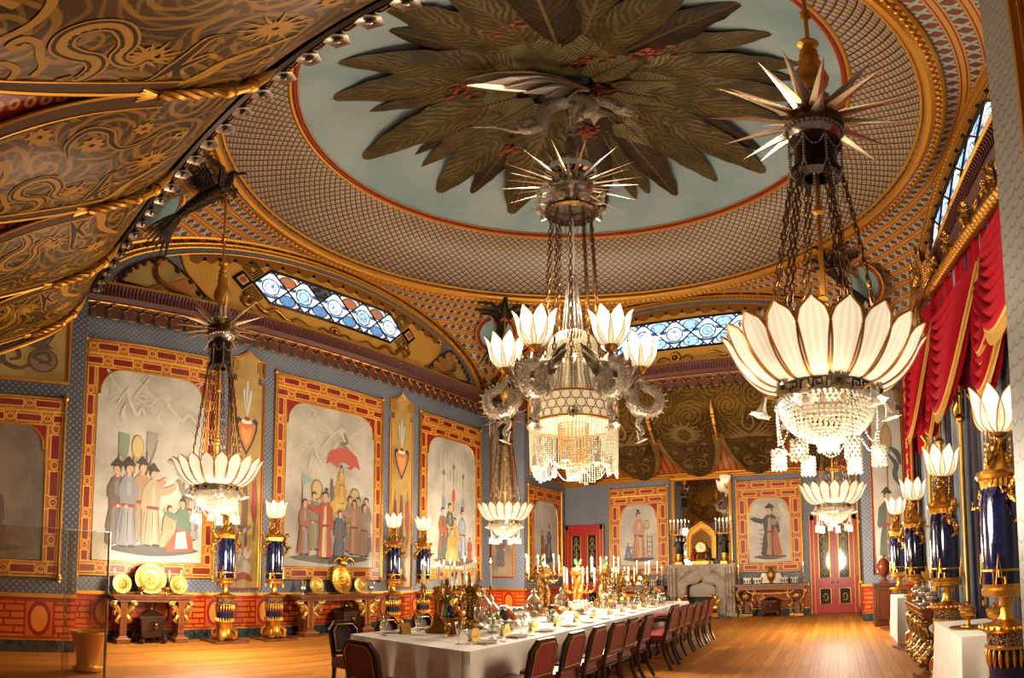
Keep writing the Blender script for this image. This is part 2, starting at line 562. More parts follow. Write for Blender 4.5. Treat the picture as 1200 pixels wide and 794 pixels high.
def _cloth(name, c1, c2, k, rough=.75):
    m = Mt(name); n = m.noise(k, 4)
    return m.color(m.mix(n.sm(.3, .7), c1, c2)).set(Roughness=rough, Sheen_Weight=.25).mat
M['velvet'] = simple('red_velvet', '98071a', .7, Specular_IOR_Level=.12)
M['drape'] = _cloth('grey_drape', '77818a', '8d959a', 3.0)
M['drape_dark'] = _cloth('plum_drape', '2f2330', '3a2c3a', 3.0)
M['tablecloth'] = _cloth('white_tablecloth', 'e8dfd2', 'ded3c4', 4.0)

def _fringe():
    m = Mt('gold_fringe'); u, v = m.uv()
    s = (u*260.0).sn()*.5+.5
    return m.color(m.mix(s, '9a6a20', 'd9ab50')).set(Roughness=.5, Metallic=.3).mat
M['fringe'] = _fringe()

def _stained(name, ring, rim, glow, em=2.2):
    """medallion pane: uv -1..1"""
    m = Mt(name); u, v = m.uv()
    r = (u*u+v*v).sq(); a = v.at(u)
    n = m.noise(9.0, 3)
    pet = ((a*8.0).sn()*.06+.62)
    c = m.mix((r < .72), 'c9dcf0', ring); c = m.mix(r < pet, c, rim); c = m.mix(r < .42, c, glow); c = m.mix((r-.72).ab() < .05, c, '1c2228'); c = m.mix((r-.42).ab() < .035, c, '2a3540')
    c = m.mix((n.sm(.52, .6))*(r < .36), c, '5f7288')
    c = m.mix((r > .8)*((((u+v)*4.0).sn()) > .6), c, '2d4560')
    m.color('101010').set(Roughness=.1, Emission_Color=c, Emission_Strength=em)
    return m.mat
M['sg_white'] = _stained('stained_white', '9db8d4', 'e6eef4', 'f4f7fa', 1.5)
M['sg_blue'] = _stained('stained_blue', '4f86c0', 'bcd6ee', '8fb8de', 1.5)
M['sg_orange'] = _stained('stained_orange', 'd98a3a', 'f0e2c8', 'c86a30', .8)
M['sg_red'] = _stained('stained_red', 'b8422c', 'd8dce4', '5f8ab8', 1.0)
M['sg_dark'] = _stained('stained_dark', '6a4a3a', '8a6a50', '40302a', .5)

def _stripe():
    m = Mt('lunette_gold'); u, v = m.uv()
    s = ((u*16.0).fr()-.5).ab() < .12
    n = m.noise(1.0, 3)
    c = m.mix(s*.6, 'd09a40', '9a6a24'); c = m.mix(n.sm(.4, .8)*.3, c, 'a8742a')
    return m.color(c).set(Roughness=.5).mat
M['lunette_gold'] = _stripe()

def _marble(name, a, b, c3, sc, rough=.25):
    m = Mt(name); n = m.noise(sc, 6, dist=1.2); n2 = m.noise(sc*3, 4, dist=2.0)
    c = m.mix(n.sm(.35, .7), a, b); c = m.mix(((n2-.5).ab() < .02)*.6, c, c3)
    return m.color(c).set(Roughness=rough).mat
M['marble_green'] = _marble('marble_green', '171d1f', '2c3a3d', '5c6a68', 3.0)
M['marble_grey'] = _marble('marble_grey', 'a5917a', '83705a', '54473a', 4.0, .35)
def _wood(name, a, b, rough=.3):
    m = Mt(name); x, y, z = m.obj()
    g = m.noise(1.0, 4, m.xyz(x*3.0, y*3.0, z*26.0))
    return m.color(m.mix(g.sm(.3, .7), a, b)).set(Roughness=rough, Coat_Weight=.2).mat
M['rosewood'] = _wood('rosewood', '5a2a12', '7a3d1a')
M['mahog'] = _wood('mahogany_wood', '3a1a0e', '522512')
def _chinablue():
    m = Mt('blue_lustre'); u, v = m.uv(); n = m.noise(16.0, 3)
    return m.color(m.mix((n.sm(.58, .64))*.5, '050830', '141c58')).set(Roughness=.12, Coat_Weight=.7).mat
M['blue'] = _chinablue()
def _bluegold():
    m = Mt('blue_gold_band'); n = m.noise(14.0, 3, dist=1.5)
    k = ((n*8.0).fr()-.5).ab() < .16
    return m.color(m.mix(k, '0c1030', 'd9a850')).set(Roughness=.25, Metallic=k*.6).mat
M['blue_gold'] = _bluegold()
def _fishbody(name, a, b, met=.8):
    m = Mt(name); u, v = m.uv(); n = m.noise(22.0, 2)
    vo = m.voro(30.0, m.node('ShaderNodeTexCoord').outputs['Object'])
    d = N(m.nt, vo.outputs[0])
    m.color(m.mix(d.sm(.1, .6), a, b)).set(Roughness=.3, Metallic=met).bump(d, .6, .02)
    return m.mat
M['dragon_silver'] = _fishbody('dragon_silver', 'e8dfcc', 'b0a48e', .4)
M['chased'] = _fishbody('chased_gold', 'e2bd72', '8a6128', .85)
M['dragon_gold'] = _fishbody('dragon_gold', 'e6b050', '8a5a1c')
M['bird_dark'] = _fishbody('bird_dark', '5a4a34', '1d1610')
def _mirrorstar():
    m = Mt('faceted_silver'); n = m.noise(30.0, 2)
    return m.color(m.mix(n, '7a7068', 'd8ccba')).set(Roughness=.25, Metallic=.9).mat
M['facet'] = _mirrorstar()
# ------------------------------------------------------------------ the room
HW, HL, WR, YF = 6.4, 6.354, 4.93, 9.06
def srf(o, kind='structure'): o['kind'] = kind; return o
fl = MB().poly([(-HW, -YF, 0), (HW, -YF, 0), (HW, YF, 0), (-HW, YF, 0)]).build('floor', M['floor'], smooth=False); srf(fl)
Z0, ZT, AX = 7.3, 9.62, 6.36
def arch(a, A=AX, B=ZT-Z0): return Z0+B*sqrt(max(0, 1-(a/A)**2))
def archpts(A, B, n=48): return [(-A*cos(pi*i/n), Z0+B*sin(pi*i/n)) for i in range(n+1)]
FR = {'left': lambda a, z, d: (-HW+d, a, z), 'right': lambda a, z, d: (HW-d, -a, z), 'far': lambda a, z, d: (a, HL-d, z)}
def recess(side, sy):       # wall plane of an end recess; a = distance from the corner towards the end wall
    sx = -1 if side == 'left' else 1
    return lambda a, z, d: (sx*(WR-d), sy*(HL+a), z)
FEND = lambda a, z, d: (a, YF-d, z)
def rect(f, a0, a1, z0, z1, d=0.0): return [f(a0, z0, d), f(a1, z0, d), f(a1, z1, d), f(a0, z1, d)]
def rectuv(a0, a1, z0, z1): return [(a0, z0), (a1, z0), (a1, z1), (a0, z1)]
def wall_rect(mb, f, a0, a1, z0, z1, d=0.0, m=0): mb.poly(rect(f, a0, a1, z0, z1, d), m, rectuv(a0, a1, z0, z1))
def slab(mb, f, a0, a1, z0, z1, d0, d1, m=0):
    V = [f(a, z, d) for d in (d0, d1) for a, z in ((a0, z0), (a1, z0), (a1, z1), (a0, z1))]
    U = [(a, z) for a, z in ((a0, z0), (a1, z0), (a1, z1), (a0, z1))]*2
    mb.add(V, [(0,1,2,3), (4,7,6,5), (0,4,5,1), (1,5,6,2), (2,6,7,3), (3,7,4,0)], m, U)
def dado(par, f, a0, a1):
    b = MB(); slab(b, f, a0, a1, .2, .92, 0, .03); b.uv = [[(u, v-.2) for u, v in fc] for fc in b.uv]
    b.build('dado_panel', M['dado'], par, smooth=False)
    g = MB(); slab(g, f, a0, a1, .91, .975, 0, .07); slab(g, f, a0, a1, .195, .225, 0, .045)
    g.build('dado_rail', M['gilt'], par, smooth=False)
def baseb(name, f, a0, a1):
    b = MB(); slab(b, f, a0, a1, 0, .2, 0, .06); srf(b.build(name, M['marble_green'], smooth=False))
# central bay walls
walls = {}
for s in ('left', 'right', 'far'):
    f = FR[s]; b = MB()
    if s == 'left': wall_rect(b, f, -HL, HL, 0, Z0)
    elif s == 'right':       # solid piers and a spandrel round one tall window opening behind the drapes
        for a0, a1 in ((-HL, -4.9), (4.9, HL)): wall_rect(b, f, a0, a1, 0, Z0)
        wall_rect(b, f, -4.9, 4.9, 6.6, Z0); wall_rect(b, f, -4.9, 4.9, 0, .5)
    P = archpts(AX, ZT-Z0)
    b.poly([f(a, z, 0) for a, z in P][::-1], 0, P[::-1])
    if s == 'far':
        wall_rect(b, f, -WR, WR, 6.85, Z0)
    o = b.build('wall_'+('far_upper' if s == 'far' else s), M['wall'], smooth=False); srf(o); walls[s] = o
dado(walls['left'], FR['left'], -HL, HL); baseb('baseboard_left', FR['left'], -HL, HL)
# piers, recess walls and end walls
pf = MB()
for s in (-1, 1):
    b = MB(); f = lambda a, z, d: (a, HL-d, z)
    a0, a1 = (-HW, -WR) if s < 0 else (WR, HW)
    wall_rect(b, f, a0, a1, 0, Z0+.1)
    o = srf(b.build('wall_pier_'+('left' if s < 0 else 'right'), M['wall'], smooth=False)); dado(o, f, a0, a1+(.03 if s < 0 else 0)); baseb('baseboard_pier', f, a0, a1)
    for sy, nm in ((1, 'far'), (-1, 'near')):
        b = MB(); f = recess('left' if s < 0 else 'right', sy)
        wall_rect(b, f, 0, YF-HL, 0, 7.2)
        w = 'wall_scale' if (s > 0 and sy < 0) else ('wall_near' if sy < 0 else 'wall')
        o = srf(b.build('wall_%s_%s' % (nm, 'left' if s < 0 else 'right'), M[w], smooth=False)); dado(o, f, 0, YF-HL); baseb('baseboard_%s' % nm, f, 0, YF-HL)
    b = MB(); f2 = lambda a, z, d: (a, -HL+d, z); wall_rect(b, f2, a0, a1, 0, Z0+.1); srf(b.build('wall_pier_near', M['wall'], smooth=False))
b = MB(); wall_rect(b, FEND, -WR, WR, 0, 5.2); o = srf(b.build('wall_far', M['wall'], smooth=False)); walls['end'] = o
for a0, a1 in ((-3.3, -1.2), (1.15, 3.4), (-WR, -4.95)): pass
dado(o, FEND, -3.35, -1.15); dado(o, FEND, 1.15, 3.35); baseb('baseboard_far', FEND, -3.35, -1.15); baseb('baseboard_far', FEND, 1.15, 3.35)
b = MB(); wall_rect(b, lambda a, z, d: (a, -YF+d, z), -WR, WR, 0, 5.2); srf(b.build('wall_near', M['wall'], smooth=False))

# ------------------------------------------------------------------ lunettes
def ell(a, k): # k=0 outer .. inner
    A, B = k; return Z0+B*sqrt(max(0, 1-(a/A)**2))
E0, E1, E2, E3 = (6.34, 2.31), (6.02, 2.17), (5.86, 2.06), (5.56, 1.9)
def ellpts(e, n=56, a0=None, a1=None):
    A, B = e
    t0 = math.acos(max(-1, min(1, -(a0 if a0 is not None else -A)/A))); t1 = math.acos(max(-1, min(1, -(a1 if a1 is not None else A)/A)))
    return [(-A*cos(lerp(t0, t1, i/n)), Z0+B*sin(lerp(t0, t1, i/n))) for i in range(n+1)]
def lunette(side, par, detail=True):
    f = FR[side]
    def bandp(e0, e1, d, nm, mat):
        A = [f(a, z, d) for a, z in ellpts(e0)]; B = [f(a, z, d) for a, z in ellpts(e1)]
        MB().band(A, B).build(nm, mat, par)
    bandp(E0, E1, .012, 'star_band', M['dark_red']); bandp(E1, E2, .03, 'gilt_band', M['ochre'])
    g = MB()
    for e, r in ((E0, .05), (E1, .03), (E2, .03), (E3, .02)):
        g.tube([f(a, z, .03) for a, z in ellpts(e)], r, 6)
    g.build('arch_moulding', M['gilt'], par)
    st = MB()
    em = ((E0[0]+E1[0])/2, (E0[1]+E1[1])/2); L = ellpts(em, 40)
    for a, z in L[1:-1]:
        pts = []
        for k in range(12):
            r = .075 if k % 2 == 0 else .035
            pts.append((a+r*cos(TAU*k/12), z+r*sin(TAU*k/12)))
        st.prism(pts, f, .014, .03)
    for a, z in ellpts(((E1[0]+E2[0])/2, (E1[1]+E2[1])/2), 150): st.bead(f(a, z, .04), .035)
    st.build('gilt_star', M['gold_dull'], par, smooth=False)
    # middle field
    up = ellpts(E3, 30, -4.1, 4.1)
    si = [(lerp(4.1, 3.0, t)+.28*sin(pi*t), lerp(up[-1][1], Z0+.02, t)) for t in [i/10 for i in range(1, 11)]]
    fld = up+si+[(-a, z) for a, z in si[::-1]]
    b = MB(); P3 = [f(a, z, .02) for a, z in fld]
    b.poly(P3[::-1], 0, fld[::-1]); b.build('lunette_field', M['lunette_gold'], par, smooth=False)
    g = MB(); g.tube(P3, .022, 6, closed=True); g.build('field_moulding', M['gilt'], par)
    # scalloped valance under the arch
    sc = MB(); n = 19
    L = ellpts(E3, n, -3.9, 3.9)
    for i in range(n):
        (a0, z0), (a1, z1) = L[i], L[i+1]
        pts = [(a0, z0-.02), (a1, z1-.02)]
        for k in range(9):
            t = 1-k/8; pts.append((lerp(a0, a1, t), lerp(z0, z1, t)-.16-.12*sin(pi*t)))
        sc.prism(pts[::-1], f, .022, .04)
        sc.sph(f(a1, z1-.17, .05), .045, nu=6, nv=4, m=1)
    sc.build('scalloped_valance', [M['ochre_dark'], M['dark_bronze']], par, smooth=False)
    # side tympana
    for s in (-1, 1):
        tl = [(s*a, z) for a, z in ellpts(E3, 12, 4.5, 5.5)]
        cv = [(s*(lerp(4.5, 3.36, t)-.16*sin(pi*t)), lerp(tl[0][1], Z0+.03, t)) for t in [i/8 for i in range(1, 9)]]
        out = tl[::-1]+cv
        inn = []
        cx = sum(p[0] for p in out)/len(out); cz = sum(p[1] for p in out)/len(out)
        b = MB(); b.poly([f(a, z, .02) for a, z in (out if s < 0 else out[::-1])], 0, out)
        b.build('tympanum_panel', M['canvas_gold'], par, smooth=False)
        g = MB(); g.tube([f(a, z, .03) for a, z in out], .03, 6, closed=True)
        for k in range(0, len(out), 2):
            a, z = out[k]; a, z = lerp(a, cx, .13), lerp(z, cz, .13)
            g.sph(f(a, z, .02), .075, (1, 1, 1), 7, 4)
        g.build('tympanum_border', M['bronze'], par)
        # a crouching winged beast painted on the panel
        d = MB(); q = lambda x, z: f(s*(4.45+x), Z0+z, .035)
        d.tube(catmull([q(-.75, .16), q(-.4, .2), q(-.1, .3), q(.15, .45), q(.2, .72), q(.1, .86)], 5), rl([.05, .12, .17, .15, .1, .09], 26), 8, 0, flat=.35)
        d.sph(q(.12, .9), .12, nu=8, nv=5); d.tube([q(.06, .98), q(-.06, 1.08)], [.03, .01], 5); d.tube([q(.2, .98), q(.3, 1.08)], [.03, .01], 5)
        d.tube(catmull([q(.1, .3), q(.3, .2), q(.35, .1), q(.2, .08)], 4), .06, 6)
        d.prism([(-.1, .42), (-.62, .72), (-.7, .5), (-.55, .3), (-.3, .22)], lambda x, z, dd: f(s*(4.45+x), Z0+z, dd), .02, .05, 1)
        d.tube(catmull([q(-.75, .16), q(-.95, .12), q(-.9, .22), q(-1.0, .2)], 4), .05, 6, 2)
        d.build('painted_beast', [paint('9a5a20'), paint('b06a30'), paint('4f5a4c')], par)
    # stained glass window with its lattice
    win = MB()
    H = [(-2.34, 8.29), (-1.88, 8.77), (1.88, 8.77), (2.34, 8.29), (1.9, 7.85), (-1.9, 7.85)]
    win.tube([f(a, z, .05) for a, z in H], .035, 6, closed=True)
    D = .47; Hh = .46
    def clip_line(p, q):
        return f(p[0], p[1], .05), f(q[0], q[1], .05)
    cz = 8.31
    for i in range(-3, 4):
        for sg in (-1, 1):
            # diagonals through (i*2D, cz)
            a0 = i*2*D+D; pts = []
            for t in (-1, 1): pts.append((a0+sg*t*D*.98, cz+t*Hh))
            if all(abs(p[0]) < 2.42 for p in pts): win.tube([f(pts[0][0], pts[0][1], .05), f(pts[1][0], pts[1][1], .05)], .022, 5)
    wo = win.build('window_lattice', M['dark_bronze'], par)
    kinds = {0: 'sg_white', 1: 'sg_blue', -1: 'sg_blue', 2: 'sg_white', -2: 'sg_white'}
    for i in range(-2, 3):
        c = (i*2*D, cz)
        pts = [(c[0]-D, cz), (c[0], cz-Hh), (c[0]+D, cz), (c[0], cz+Hh)]
        q = [f(a, z, .03) for a, z in pts]
        b = MB(); b.poly(q, 0, [(-1.05, 1.05), (-1.05, -1.05), (1.05, -1.05), (1.05, 1.05)])
        b.build('glass_pane', M[kinds[i] if side == 'left' else ('sg_blue' if i % 2 else 'sg_white')], wo, smooth=False)
    for i in range(-2, 2):
        for sg in (1, -1):
            c = i*2*D+D
            pts = [(c-D, cz+sg*Hh), (c, cz), (c+D, cz+sg*Hh)]
            b = MB(); q = [f(a, z, .03) for a, z in pts]
            b.poly(q if sg < 0 else q, 0, [(-.9, .55), (0, -.75), (.9, .55)])
            k = ('sg_orange' if sg > 0 else 'sg_red') if side == 'left' else 'sg_blue'
            if side == 'left' and sg > 0 and i == -1: k = 'sg_dark'
            b.build('glass_pane', M[k], wo, smooth=False)
    # little square lights with key-fret corners
    for s in (-1, 1):
        c = 2.62*s; q = [(c-.27, 8.29), (c, 8.02), (c+.27, 8.29), (c, 8.56)]
        b = MB(); b.prism(q, f, .02, .05, 0)
        b.prism([(lerp(c, a, .62), lerp(8.29, z, .62)) for a, z in q], f, .05, .06, 1)
        b.prism([(c+.09*cos(TAU*k/10), 8.29+.09*sin(TAU*k/10)) for k in range(10)], f, .06, .07, 2)
        b.build('square_light', [M['dark_bronze'], paint('b9a58c'), paint('b8481c')], par, smooth=False)
        g = MB()
        for sg in (-1, 1):
            cx, cz2 = c-s*.27*0+s*.0, 8.29
            o = (c+(-s)*.0, 0)
            for k in range(3):
                h = .26-.075*k
                cc = (2.36*s, 8.29+sg*.36)
                sq_ = [(cc[0]-h, cc[1]), (cc[0], cc[1]-h), (cc[0]+h, cc[1]), (cc[0], cc[1]+h)]
                g.tube([f(a, z, .045) for a, z in sq_], .014, 4, closed=True)
        g.build('key_fret', M['dark_bronze'], par)
    # gilt serpents and rosette
    for s in (-1, 1):
        P = [f(s*a, z, .07) for a, z in ((.75, 7.5), (1.1, 7.62), (1.4, 7.5), (1.75, 7.68), (2.05, 7.56), (2.3, 7.74), (2.5, 7.62), (2.62, 7.75), (2.5, 7.86))]
        d = MB(); d.tube(catmull(P, 6), rl([.012, .03, .04, .05, .055, .055, .05, .05, .045], 49), 8)
        h = P[-1]; d.sph(h, .085, nu=8, nv=5); d.tube([h, f(s*2.36, 7.9, .12)], [.06, .03], 6); d.tube([h, f(s*2.6, 8.02, .08)], [.03, .008], 5)
        for k in (2, 4, 6): d.tube([P[k], f(s*(.75+.26*k), 7.42, .12)], [.03, .012], 5)
        d.tube([f(s*.6, 7.45, .04), f(s*2.9, 7.43, .04)], .015, 5)
        d.build('gilt_serpent', M['gold_dull'], par)
    r = MB()
    for k in range(10): r.sph(f(.12*cos(TAU*k/10), 7.56+.12*sin(TAU*k/10), .05), .06, nu=6, nv=4)
    r.sph(f(0, 7.56, .08), .07, nu=8, nv=5)
    for s in (-1, 1): r.tube(catmull([f(s*.15, 7.5, .05), f(s*.35, 7.6, .05), f(s*.5, 7.5, .05), f(s*.42, 7.44, .05)], 4), .025, 6)
    r.build('rosette', M['gold_dull'], par)
for s in ('left', 'far', 'right'): lunette(s, walls[s])

# ------------------------------------------------------------------ cornices
def quatrefoil(mb, f, a, z, r, d0, d1, m0, m1):
    out = []
    for k in range(48):
        t = TAU*k/48+pi/2
        rr = r*(.74+.30*abs(cos(2*t)))
        x, y = rr*cos(t), rr*sin(t)*1.05
        out.append((a+x, z+y))
    mb.prism(out, f, d0, d1, m0)
    mb.tube([f(x, y, d1) for x, y in out], .012, 4, m1, closed=True)
def bell(mb, c, s=1.0, m=0):
    x, y, z = c
    mb.lathe([(.006*s, .16*s), (.02*s, .13*s), (.035*s, .07*s), (.05*s, .02*s), (.085*s, -.04*s), (.06*s, -.035*s), (.02*s, -.02*s)], 10, m, c, lobes=5, amp=.12)
    mb.sph((x, y, z-.045*s), .028*s, nu=6, nv=4, m=m)
    mb.tube([(x, y, z+.14*s), (x, y, z+.3*s)], .012*s, 5, m)
NC = 38
def cornice(side, nm, a0, a1, z=7.33):
    f = FR[side]
    prof = [(0, -.48), (.10, -.48), (.12, -.42), (.14, -.40), (.14, -.36), (.2, -.30), (.22, -.28), (.24, -.12), (.3, -.04), (.34, -.03), (.34, 0), (0, 0)]
    b = MB()
    A = [f(a0, z+p[1], p[0]) for p in prof]; B = [f(a1, z+p[1], p[0]) for p in prof]
    for i in range(len(prof)-1):
        mm = 0 if i in (6, 7) else (2 if i in (2, 8, 9) else 1)
        b.add([A[i], A[i+1], B[i+1], B[i]], [(0, 1, 2, 3)], mm)
    n = int((a1-a0)/.075)
    for i in range(n):     # reeding
        a = lerp(a0, a1, (i+.5)/n)
        b.tube([f(a, z-.28, .225), f(a, z-.13, .245), f(a, z-.05, .30)], .022, 5, 0, cap=False)
    o = srf(b.build(nm, [M['cornice_reed'], M['cornice_brown'], M['gilt']]))
    q = MB(); quatrefoil(q, lambda x, y, d: (x, y, d), 0, 0, .145, 0, .03, 0, 1)
    qo = None
    nn = int(round((a1-a0)/.334))
    for i in range(nn):
        a = lerp(a0, a1, (i+.5)/nn)
        if qo is None:
            q = MB(); f0 = lambda x, y, d: Vector(f(a+x, z-.62+y, .12+d))
            q.prism([(0, 0)], f0, 0, 0) if False else None
            quatrefoil(q, f0, 0, 0, .15, 0, .03, 0, 1); bm = q
            q.box(tuple(f0(0, .16, .0)), (.06, .06, .06), 0)
            qo = q.build('quatrefoil_drop', [M['pendant_brown'], M['gold_dull']], o); base = Vector(f(a, 0, 0))
            bb = MB(); bell(bb, f(a+.167, z-.76, .17), 1.15 if side == 'near' else .85); bo = bb.build('bell_drop', M['old_silver'], o)
        else:
            dv = Vector(f(a, 0, 0))-base
            for src in (qo, bo):
                c = src.copy(); COL.objects.link(c); c.parent = o; c.location = dv
    return o
cornice('left', 'trim_1', -HL, HL)
cornice('far', 'trim_2', -HL, HL)
cornice('right', 'trim_3', -HL, HL)

# ------------------------------------------------------------------ ceiling
R1, ZR1, R2, ZR2, ZAP = 5.95, 9.47, 4.76, 11.04, 12.75
def dome_z(r):   # sky vault
    return ZR2+(ZAP-ZR2)*(1-(r/R2)**2)**.8
nscale, rows = 176, 12
def cove(t):     # concave cove from ring to sky rim
    a = t*pi/2
    return (lerp(R1, R2, .35*t+.65*(1-cos(a))), lerp(ZR1, ZR2, .35*t+.65*sin(a)))
b = MB(); pr = [cove(i/14) for i in range(15)]
b.lathe(pr, 120, 0)
tot = 0; Ls = [0]
for i in range(14): tot += sqrt((pr[i+1][0]-pr[i][0])**2+(pr[i+1][1]-pr[i][1])**2); Ls.append(tot)
b.uv = [[(u*nscale/1.0, v/tot*rows*2) for u, v in fc] for fc in b.uv]
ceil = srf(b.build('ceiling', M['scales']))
b = MB(); n = 16
b.lathe([(R2*i/n if i else .001, dome_z(R2*i/n)) for i in range(n, -1, -1)], 96, 0)
b.build('sky_vault', M['sky'], ceil)
g = MB()
def torus(mb, R, z, r, m=0, n=96, k=8): mb.tube([(R*cos(TAU*i/n), R*sin(TAU*i/n), z) for i in range(n)], r, k, m, closed=True, up=(0, 0, 1))
torus(g, R1-.02, ZR1+.02, .10); torus(g, R1+.14, ZR1-.03, .06); torus(g, R1-.15, ZR1+.12, .035)
for i in range(260): g.sph(((R1+.08)*cos(TAU*i/260), (R1+.08)*sin(TAU*i/260), ZR1-.09), .05, nu=5, nv=3)
torus(g, R2+.02, ZR2+.0, .045); torus(g, R2-.1, ZR2+.06, .02); torus(g, R2-.05, ZR2+.02, .04, 1)
g.build('ring_moulding', [M['gilt'], M['red_paint']], ceil)
for qd in range(4):
    b = MB(); nu = 48; nv = 8
    def P(u, v):
        th = qd*pi/2+u*pi/2
        ct, st = cos(th), sin(th)
        k = 6.39/max(abs(ct), abs(st)); xo, yo = ct*k, st*k
        a = yo if abs(ct) > abs(st) else xo
        zo = arch(a)
        p0 = (R1*ct+.12*ct, R1*st+.12*st, ZR1-.04)
        # hang from the ring as part of a spherical triangle
        bul = .35*sin(pi*v)*min(1, (k-6.4)/2.0)
        return (lerp(p0[0], xo, v)+bul*ct, lerp(p0[1], yo, v)+bul*st, lerp(p0[2], zo, v)+bul*.35)
    def UV(u, v):
        th = u*pi/2; p = Vector(P(u, v)); p0 = Vector(P(u, 0))
        return (u*pi/2*R1, (p-p0).length)
    b.grid(P, nu, nv, 0, UV)
    po = b.build('pendentive', M['pend'], ceil)
    g = MB(); th = qd*pi/2+pi/4; c = Vector(P(.5, .3)); nrm = Vector((-cos(th)*.75, -sin(th)*.75, -.62)).normalized()
    # painted roundel of sky behind the bird
    t1 = Vector((-sin(th), cos(th), 0)); t2 = nrm.cross(t1)
    c = c+nrm*.06
    g.poly([c+t1*(.52*cos(TAU*k/28))+t2*(.52*sin(TAU*k/28)) for k in range(28)], 0)
    g.tube([c+t1*(.54*cos(TAU*k/28))+t2*(.54*sin(TAU*k/28)) for k in range(28)], .045, 6, 1, closed=True)
    g.tube([c+t1*(.62*cos(TAU*k/28))+t2*(.62*sin(TAU*k/28)) for k in range(28)], .03, 6, 2, closed=True)
    g.build('roundel', [M['teal'], M['red_paint'], M['gilt']], ceil)
# ------------------------------------------------------------------ dragon that holds the great chandelier, birds over the corners
def wing_mb(root, spread, tip, n, fan, mb, m=0, m2=None, thick=.02):
    """membrane wing: root point, arm along spread, fingers fanning to tip points"""
    root = Vector(root); E = [Vector(p) for p in fan]
    for i in range(len(E)-1):
        a, b_ = E[i], E[i+1]; nrm = (a-root).cross(b_-root).normalized(); L = (a-root).length
        for sg in (1, -1):
            def P(u, v): return root+(a.lerp(b_, u)-root)*(v*(1-.2*sin(pi*u)))+nrm*(.16*L*sin(pi*v*.9)*(1-.5*sin(pi*u))*(1 if nrm.z > 0 else -1)+sg*thick*.4)
            mb.grid(P, 5, 7, m if m2 is None or i % 2 else m2)
    for i, p in enumerate(E):
        q = E[i+1] if i < len(E)-1 else E[i-1]; nrm = (p-root).cross(q-root).normalized(); nrm = nrm if nrm.z > 0 else -nrm; L = (p-root).length
        mb.tube([root+(p-root)*v+nrm*(.16*L*sin(pi*v*.9)) for v in (0, .25, .5, .75, 1)], [.05, .04, .03, .022, .008], 6, m)
dr = thing('dragon_sculpture', 'silvered winged dragon with coiled tail clutching the top of the central chandelier', 'dragon', (0, 0, 11.2))
def DV(dx, dz, dd=0.0):   # offsets along the camera-side tangent direction
    tx = Vector((.893, .449, 0)); ty = Vector((-.449, .893, 0))
    return tx*dx+ty*dd+Vector((0, 0, dz))
body = [DV(-1.75, -.05), DV(-1.3, -.12), DV(-.95, -.3), DV(-.62, -.22), DV(-.68, .02), DV(-.9, -.08), DV(-.8, -.3), DV(-.5, -.15), DV(-.45, .3), DV(-.25, .62), DV(.1, .72), DV(.35, .55), DV(.35, .3), DV(.2, .2)]
bp = catmull(body, 7); b = MB()
R_ = rl([.012, .03, .05, .06, .07, .08, .09, .11, .15, .19, .21, .18, .14, .1], len(bp))
b.tube(bp, R_, 10)
for i in range(14, len(bp)-4, 2):
    d = (bp[i+1]-bp[i-1]).normalized(); up = Vector((0, 0, 1)) if abs(d.z) < .8 else Vector((-.9, -.4, 0))
    b.tube([bp[i]+up*R_[i]*.8, bp[i]+up*(R_[i]+.08)-d*.05], [.04, .006], 4)
b.build('body', M['dragon_silver'], dr)
b = MB(); neck = catmull([DV(.25, .6), DV(.5, .72), DV(.72, .6), DV(.85, .5)], 5); b.tube(neck, rl([.16, .13, .11, .12], len(neck)), 9)
h = DV(.92, .42); b.sph(h, .15, (1.1, .8, .8), 9, 6); b.tube([h, h+DV(.22, -.1)], [.11, .06], 7); b.tube([h+DV(0, -.08), h+DV(.18, -.22)], [.07, .03], 6)
for k in range(9):
    a = -1.2+k*.3; b.tube([h, h+DV(-.12*cos(a), .2*sin(a)+.1, .12*sin(a*2)), h+DV(-.26*cos(a)+.1, .3*sin(a)+.12, .2*sin(a*2))], [.05, .03, .006], 5)
for k in range(12): b.tube([neck[k], neck[k]+DV(-.05, .18, .1*(k % 3-1))], [.05, .006], 4)
b.build('head', M['dragon_silver'], dr)
b = MB(); wing_mb(DV(.3, .5, -.55), 0, 0, 5, [DV(-.5, .92, -.75), DV(-1.25, .78, -.85), DV(-1.7, .55, -.9), DV(-1.4, .3, -.95), DV(-1.08, .1, -.95), DV(-.75, -.05, -.9), DV(-.4, -.15, -.85), DV(-.05, -.15, -.8)], b, 0, 1); b.build('wing', [M['silver'], M['old_silver']], dr)
b = MB(); wing_mb(DV(.2, .7, .1), 0, 0, 5, [DV(.5, .95, .4), DV(.9, 1.1, .9), DV(.5, .9, 1.1), DV(.1, .8, .9), DV(0, .7, .5)], b, 0, 1); b.build('wing', [M['silver'], M['old_silver']], dr)
for s in (-1, 1):
    b = MB(); b.tube([DV(.05, .5, .1*s), DV(.12, .3, .2*s), DV(.02, .05, .12*s)], [.09, .06, .045], 7)
    for k in range(4): b.tube([DV(.02, .05, .12*s), DV(.08*cos(k*1.6), -.06, .1*s+.08*sin(k*1.6)), DV(.03*cos(k*1.6), -.16, .05*s)], [.03, .025, .006], 5)
    b.build('foreleg', M['dragon_silver'], dr)

